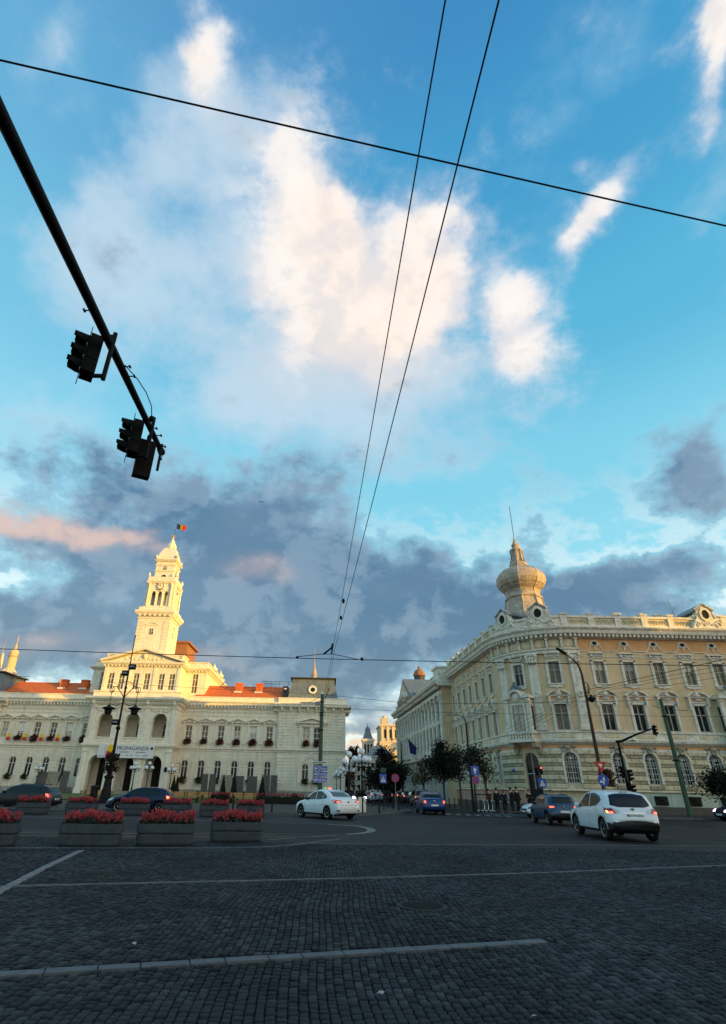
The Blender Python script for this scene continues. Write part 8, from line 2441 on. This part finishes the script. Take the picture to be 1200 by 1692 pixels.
tree('autumn_tree', 'golden autumn tree between the town hall corner and the globe lamps', 5.2, 150, 8, 5.0, 5.5, 5.0, 2600, M_aleaf, 9, .24, 1)
tree('garden_tree', 'dark green trees under the golden crown at the town hall corner', 3.9, 128, 5, 4.5, 4.2, 2.6, 2400, M_dleaf, 10, .2, 1)
tree('garden_tree', 'dark tree top between the globe lamps and the distant tower', 9.5, 190, 14, 4.0, 5, 11.5, 1500, M_dleaf, 11, .3, .8)
tree('ball_tree', 'small clipped round tree at the right edge above the dark car', 32.3, 48.0, 3.4, 3.5, 1.7, 2.5, 5000, M_dleaf, 12, .09, 1.6)
wd = thing('far_wood', 'low dark mass of trees closing the view beyond the street', 'trees', (0, 320, 0)); wd['kind'] = 'stuff'
def fw(q): 
    x = q.uniform(-30, 110); return Vector((x, q.uniform(0, 8), q.random() ** .7 * (6 + 2 * math.sin(x * .3))))
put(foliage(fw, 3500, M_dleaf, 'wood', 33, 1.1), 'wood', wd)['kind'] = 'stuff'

# street lamps with thin arms in the side street
for (x, y, h, lb_) in ((12.75, 51.6, 7.6, 'dark street lamp post with thin arm beside the blue arrow sign'), (11.2, 85, 8.0, 'farther thin street lamp in front of the tall pilasters')):
    r_ = thing('street_lamp', lb_, 'street lamp', (x, y, .1), group='thin-armed lamps of the side street')
    b = MB(); b.tube([(0, 0, 0), (0, 0, 1.2), (0, 0, h - .5)], [.14, .11, .07], 8); b.build('post', M_iron, r_)
    b = MB(); b.tube([(0, 0, h - .5), (-.15, 0, h - .1), (-.6, 0, h + .1), (-1.3, 0, h + .12)], [.05, .04, .035, .03], 6); b.build('arm', M_iron, r_)
    b = MB(); b.tube([(-1.1, 0, h + .1), (-1.35, 0, h + .12), (-1.75, 0, h + .1)], [.04, .09, .03], 7); b.build('lamp_head', M_signg, r_)

# ------------------------------------------------------------------ people
M_skin = mat('skin_tone', (0.42, 0.24, 0.16), .6, var=.1, vscale=4)
M_hair = mat('dark_hair', (0.02, 0.014, 0.01), .7, var=.2)
M_hairl = mat('light_brown_hair', (0.16, 0.08, 0.04), .7, var=.2)
CL = {'black': mat('black_cloth', (0.010, 0.010, 0.012), .9, var=.2, vscale=6), 'navy': mat('navy_cloth', (0.012, 0.016, 0.03), .9, var=.2, vscale=6), 'maroon': mat('maroon_cloth', (0.09, 0.018, 0.02), .9, var=.2, vscale=6), 'white': mat('white_cloth', (0.6, 0.6, 0.58), .9, var=.1, vscale=6), 'grey': mat('grey_cloth', (0.05, 0.05, 0.055), .9, var=.2, vscale=6)}
def skin_mesh(name, verts, edges, radii, m, root=0, lv=1):
    me = bpy.data.meshes.new(name); me.from_pydata(verts, edges, [])
    o = bpy.data.objects.new(name, me); COL.objects.link(o)
    sk = o.modifiers.new('s', 'SKIN'); sb_ = o.modifiers.new('u', 'SUBSURF'); sb_.levels = lv; sb_.render_levels = lv
    for i, v in enumerate(me.skin_vertices[0].data):
        v.radius = radii[i] if isinstance(radii[i], tuple) else (radii[i],) * 2; v.use_root = (i == root)
    bpy.context.view_layer.update()
    out = bpy.data.meshes.new_from_object(o.evaluated_get(bpy.context.evaluated_depsgraph_get()))
    bpy.data.objects.remove(o)
    out.name = name; out.materials.clear(); out.materials.append(m)
    out.polygons.foreach_set('use_smooth', [True] * len(out.polygons))
    return out
def person(label, x, y, rz, top, legs, hair, pose=0, h=1.75, z=.12, coat=False):
    r_ = thing('person', label, 'person', (x, y, z), R(rz), group='people waiting on the palace corner pavement')
    r_.scale = (h / 1.75,) * 3
    st = .09 if pose != 2 else .16
    hand = {0: ((-.27, -.03, .80), (.27, -.03, .80)), 1: ((-.12, -.28, 1.12), (.10, -.26, 1.30)), 2: ((-.26, .10, .82), (.26, -.14, .84)), 3: ((-.14, -.22, 1.08), (.14, -.22, 1.10))}[pose]
    elb = {0: ((-.27, .03, 1.08), (.27, .03, 1.08)), 1: ((-.27, -.02, 1.10), (.27, -.04, 1.10)), 2: ((-.27, .08, 1.08), (.27, -.02, 1.08)), 3: ((-.28, .0, 1.12), (.28, .0, 1.12))}[pose]
    V = [(0, 0, .95), (0, .01, 1.18), (0, 0, 1.40), (0, -.01, 1.50), (0, -.02, 1.60), (0, -.02, 1.70),
         (-.18, 0, 1.39), elb[0], hand[0], (.18, 0, 1.39), elb[1], hand[1],
         (-.09, 0, .88), (-.10, -st * .4, .48), (-.11, st * .5, .08), (-.11, st * .5 - .14, .04), (.09, 0, .88), (.10, st * .4 - .06, .48), (.11, -st, .08), (.11, -st - .14, .04)]
    E = [(0, 1), (1, 2), (2, 3), (3, 4), (4, 5), (2, 6), (6, 7), (7, 8), (2, 9), (9, 10), (10, 11), (0, 12), (12, 13), (13, 14), (14, 15), (0, 16), (16, 17), (17, 18), (18, 19)]
    Rr = [(.14, .10), (.12, .09), (.14, .09), .055, (.078, .09), (.07, .085), .06, .042, .035, .06, .042, .035, .085, .055, .04, .035, .085, .055, .04, .035]
    put(skin_mesh('body', V, E, Rr, M_skin), 'body', r_)
    tv = [V[0], V[1], V[2], V[6], tuple(Vector(V[7])), tuple(Vector(V[7]).lerp(Vector(V[8]), .85)), V[9], V[10], tuple(Vector(V[10]).lerp(Vector(V[11]), .85)), (0, 0, .78 if not coat else .62)]
    put(skin_mesh('jacket', tv, [(0, 1), (1, 2), (2, 3), (3, 4), (4, 5), (2, 6), (6, 7), (7, 8), (0, 9)], [(.175, .13), (.165, .125), (.165, .12), .085, .066, .055, .085, .066, .055, (.18, .14)], CL[top]), 'jacket', r_)
    lv = [(0, 0, .93), V[12], V[13], (V[14][0], V[14][1], .12), V[16], V[17], (V[18][0], V[18][1], .12)]
    put(skin_mesh('trousers', lv, [(0, 1), (1, 2), (2, 3), (0, 4), (4, 5), (5, 6)], [(.16, .12), .11, .08, .07, .11, .08, .07], CL[legs]), 'trousers', r_)
    for a in (14, 18):
        b = MB(); b.box(V[a][0] - .05, V[a][0] + .05, V[a][1] - .2, V[a][1] + .07, 0, .09); b.build('shoe', CL['black'], r_)
    b = MB(); b.sphere((0, .015, 1.68), .105, 12, 8, sz=1.08)
    if hair is M_hairl: b.sphere((0, .05, 1.56), .085, 10, 6, sz=1.3)
    b.build('hair', hair, r_, smooth=True)
    f = MB(); f.sphere((0, -.105, 1.635), .016, 6, 4, sz=1.5)
    for q in (-1, 1): f.sphere((q * .035, -.098, 1.665), .012, 6, 4); f.sphere((q * .09, -.01, 1.645), .02, 6, 4)
    f.box(-.025, .025, -.106, -.095, 1.585, 1.592); f.build('face_features', M_skin, r_)
    return r_
person('person in a maroon jacket, leftmost of the group waiting at the palace corner', 14.15, 51.6, 60, 'maroon', 'black', M_hair, 3, 1.72)
person('person in black standing second from the left in the waiting group', 14.2, 49.5, 200, 'black', 'black', M_hair, 0, 1.80)
person('person with lighter hair and dark coat, third from the left in the group', 14.75, 49.3, 150, 'navy', 'black', M_hairl, 2, 1.70)
person('bareheaded person in black looking at something held in both hands, fourth in the group', 14.95, 48.0, 100, 'black', 'navy', M_hair, 1, 1.85)
person('tall person in a long black coat at the right end of the group', 15.45, 48.1, 40, 'black', 'black', M_hair, 2, 1.88, coat=True)
person('person in black standing alone by the pink plinth of the palace', 17.95, 52.6, 10, 'black', 'black', M_hair, 3, 1.74)
person('person in a white top half hidden behind the compact SUV', 18.85, 49.9, -30, 'white', 'black', M_hair, 3, 1.72)
for k, (x, y, c_) in enumerate(((4.0, 71, 'grey'), (3.4, 73, 'black'), (2.6, 70, 'navy'))):
    o = person(['small distant pedestrian in grey by the globe lamps', 'small distant pedestrian in black by the globe lamps', 'small distant pedestrian in navy left of the globe lamps'][k], x, y, 30 * k, c_, 'black', M_hair, 0, z=.1); o['group'] = 'distant pedestrians on the left pavement'
# rental scooters at a rack
def scooter():
    r_ = thing('electric_scooter', '', 'scooter')
    b = MB(); b.box(-.08, .08, -.4, .35, .12, .18); b.build('deck', M_signw, r_)
    b = MB(); b.tube([(0, -.45, .15), (0, -.55, .6), (0, -.5, 1.1)], .04, 6); b.tube([(-.22, -.5, 1.12), (.22, -.5, 1.12)], .022, 5); b.build('stem', M_signw, r_)
    for y in (-.5, .42):
        b = MB(); b.tube([(-.03, y, .11), (.03, y, .11)], .11, 12); b.build('wheel', M_tyre, r_)
    return r_
sc0 = scooter()
for k in range(4):
    o = sc0 if k == 0 else copy_thing(sc0, (0, 0, 0)); o.location = (12.9 + .3 * k, 50.0 - .1 * k, .12); o.rotation_euler = (0, R(8), R(100)); o.scale = (.8,) * 3
    o['label'] = '%s white rental scooter from the left parked beside the waiting people' % ordinal(k); o['group'] = 'white scooters at the pavement rack'
rk = thing('scooter_rack', 'low dark railing with a flat top behind the white scooters', 'rack', (13.3, 50.2, .12))
for q in (-.6, .6):
    b = MB(); b.tube([(q, 0, 0), (q, 0, 1.25)], .035, 6); b.build('leg', M_iron, rk)
b = MB(); b.box(-.75, .75, -.12, .12, 1.25, 1.33); b.build('top_board', M_iron, rk)
gd = thing('golden_cupola', 'small golden ribbed cupola with finial peeking over the dark roof at the left edge', 'cupola', (-68.2, 118, 0))
b = MB(); b.lathe([(2.1, 18), (2.1, 20.6), (2.0, 21.4), (1.5, 22.4), (.95, 23.0), (.9, 25.6), (1.15, 25.8), (.8, 26.0), (1.0, 26.6), (.7, 27.1), (.25, 27.5), (.3, 27.8), (.08, 28.6), (.03, 30.5)], 12); b.build('cupola_body', M_gold, gd)
for k in range(12):
    t = k * PI / 6 + .26
    b = MB(); b.tube([(2.1 * math.cos(t), 2.1 * math.sin(t), 20.4), (2.0 * math.cos(t), 2.0 * math.sin(t), 21.4), (1.5 * math.cos(t), 1.5 * math.sin(t), 22.4), (.95 * math.cos(t), .95 * math.sin(t), 23.0)], .12, 5); b.build('cupola_rib', M_white, gd)
b = MB(); b.lathe([(.6, 22), (.5, 23), (.35, 25.5), (.05, 26.6)], 8, (-2.3, 0, 0)); b.build('side_finial', M_white, gd)
bd = thing('flying_bird', 'tiny dark bird high in the sky right of the clock tower', 'bird', (-6.2, 42.0, 24.3))
b = MB(); b.sphere((0, 0, 0), .09, 8, 5, sz=.7); b.build('body', M_black, bd)
for q in (-1, 1):
    b = MB(); b.add([(0, -.08, 0), (q * .35, -.02, .1), (q * .55, .06, .04), (0, .1, 0)], [(0, 1, 2, 3)]); b.build('wing', M_black, bd)
bd.scale = (.45,) * 3

# ------------------------------------------------------------------ unseen house blocks added behind the camera, sized to shade the square
sx, sy = math.sin(R(SUN_AZ)), math.cos(R(SUN_AZ))
nx, ny = -sy, sx
for k, (s0, s1, h) in enumerate(((-95, -60, 19), (-60, -30, 23), (-30, 2, 21), (2, 34, 24), (34, 61.4, 22.6), (61.4, 84, 20.0))):
    sc_ = (s0 + s1) / 2; w = (s1 - s0) / 2; t_ = 92
    x, y = nx * sc_ + sx * t_, ny * sc_ + sy * t_
    M = Matrix(((nx, sx, 0, x), (ny, sy, 0, y), (0, 0, 1, 0), (0, 0, 0, 1)))
    r_ = bpy.data.objects.new('unseen_shadow_house', None); COL.objects.link(r_); r_.matrix_world = M; r_['kind'] = 'structure'
    b = MB(); b.box(-w, w, 0, 14, 0, h - 3); b.build('wall', M_ochre if k % 2 else M_far, r_)['kind'] = 'structure'
    b = MB(); b.add([(-w, -.4, h - 3), (w, -.4, h - 3), (w, 14.4, h - 3), (-w, 14.4, h - 3), (-w, 5, h), (w, 5, h)], [(0, 1, 5, 4), (2, 3, 4, 5), (0, 4, 3), (1, 2, 5)]); b.build('roof', M_tile, r_)['kind'] = 'structure'
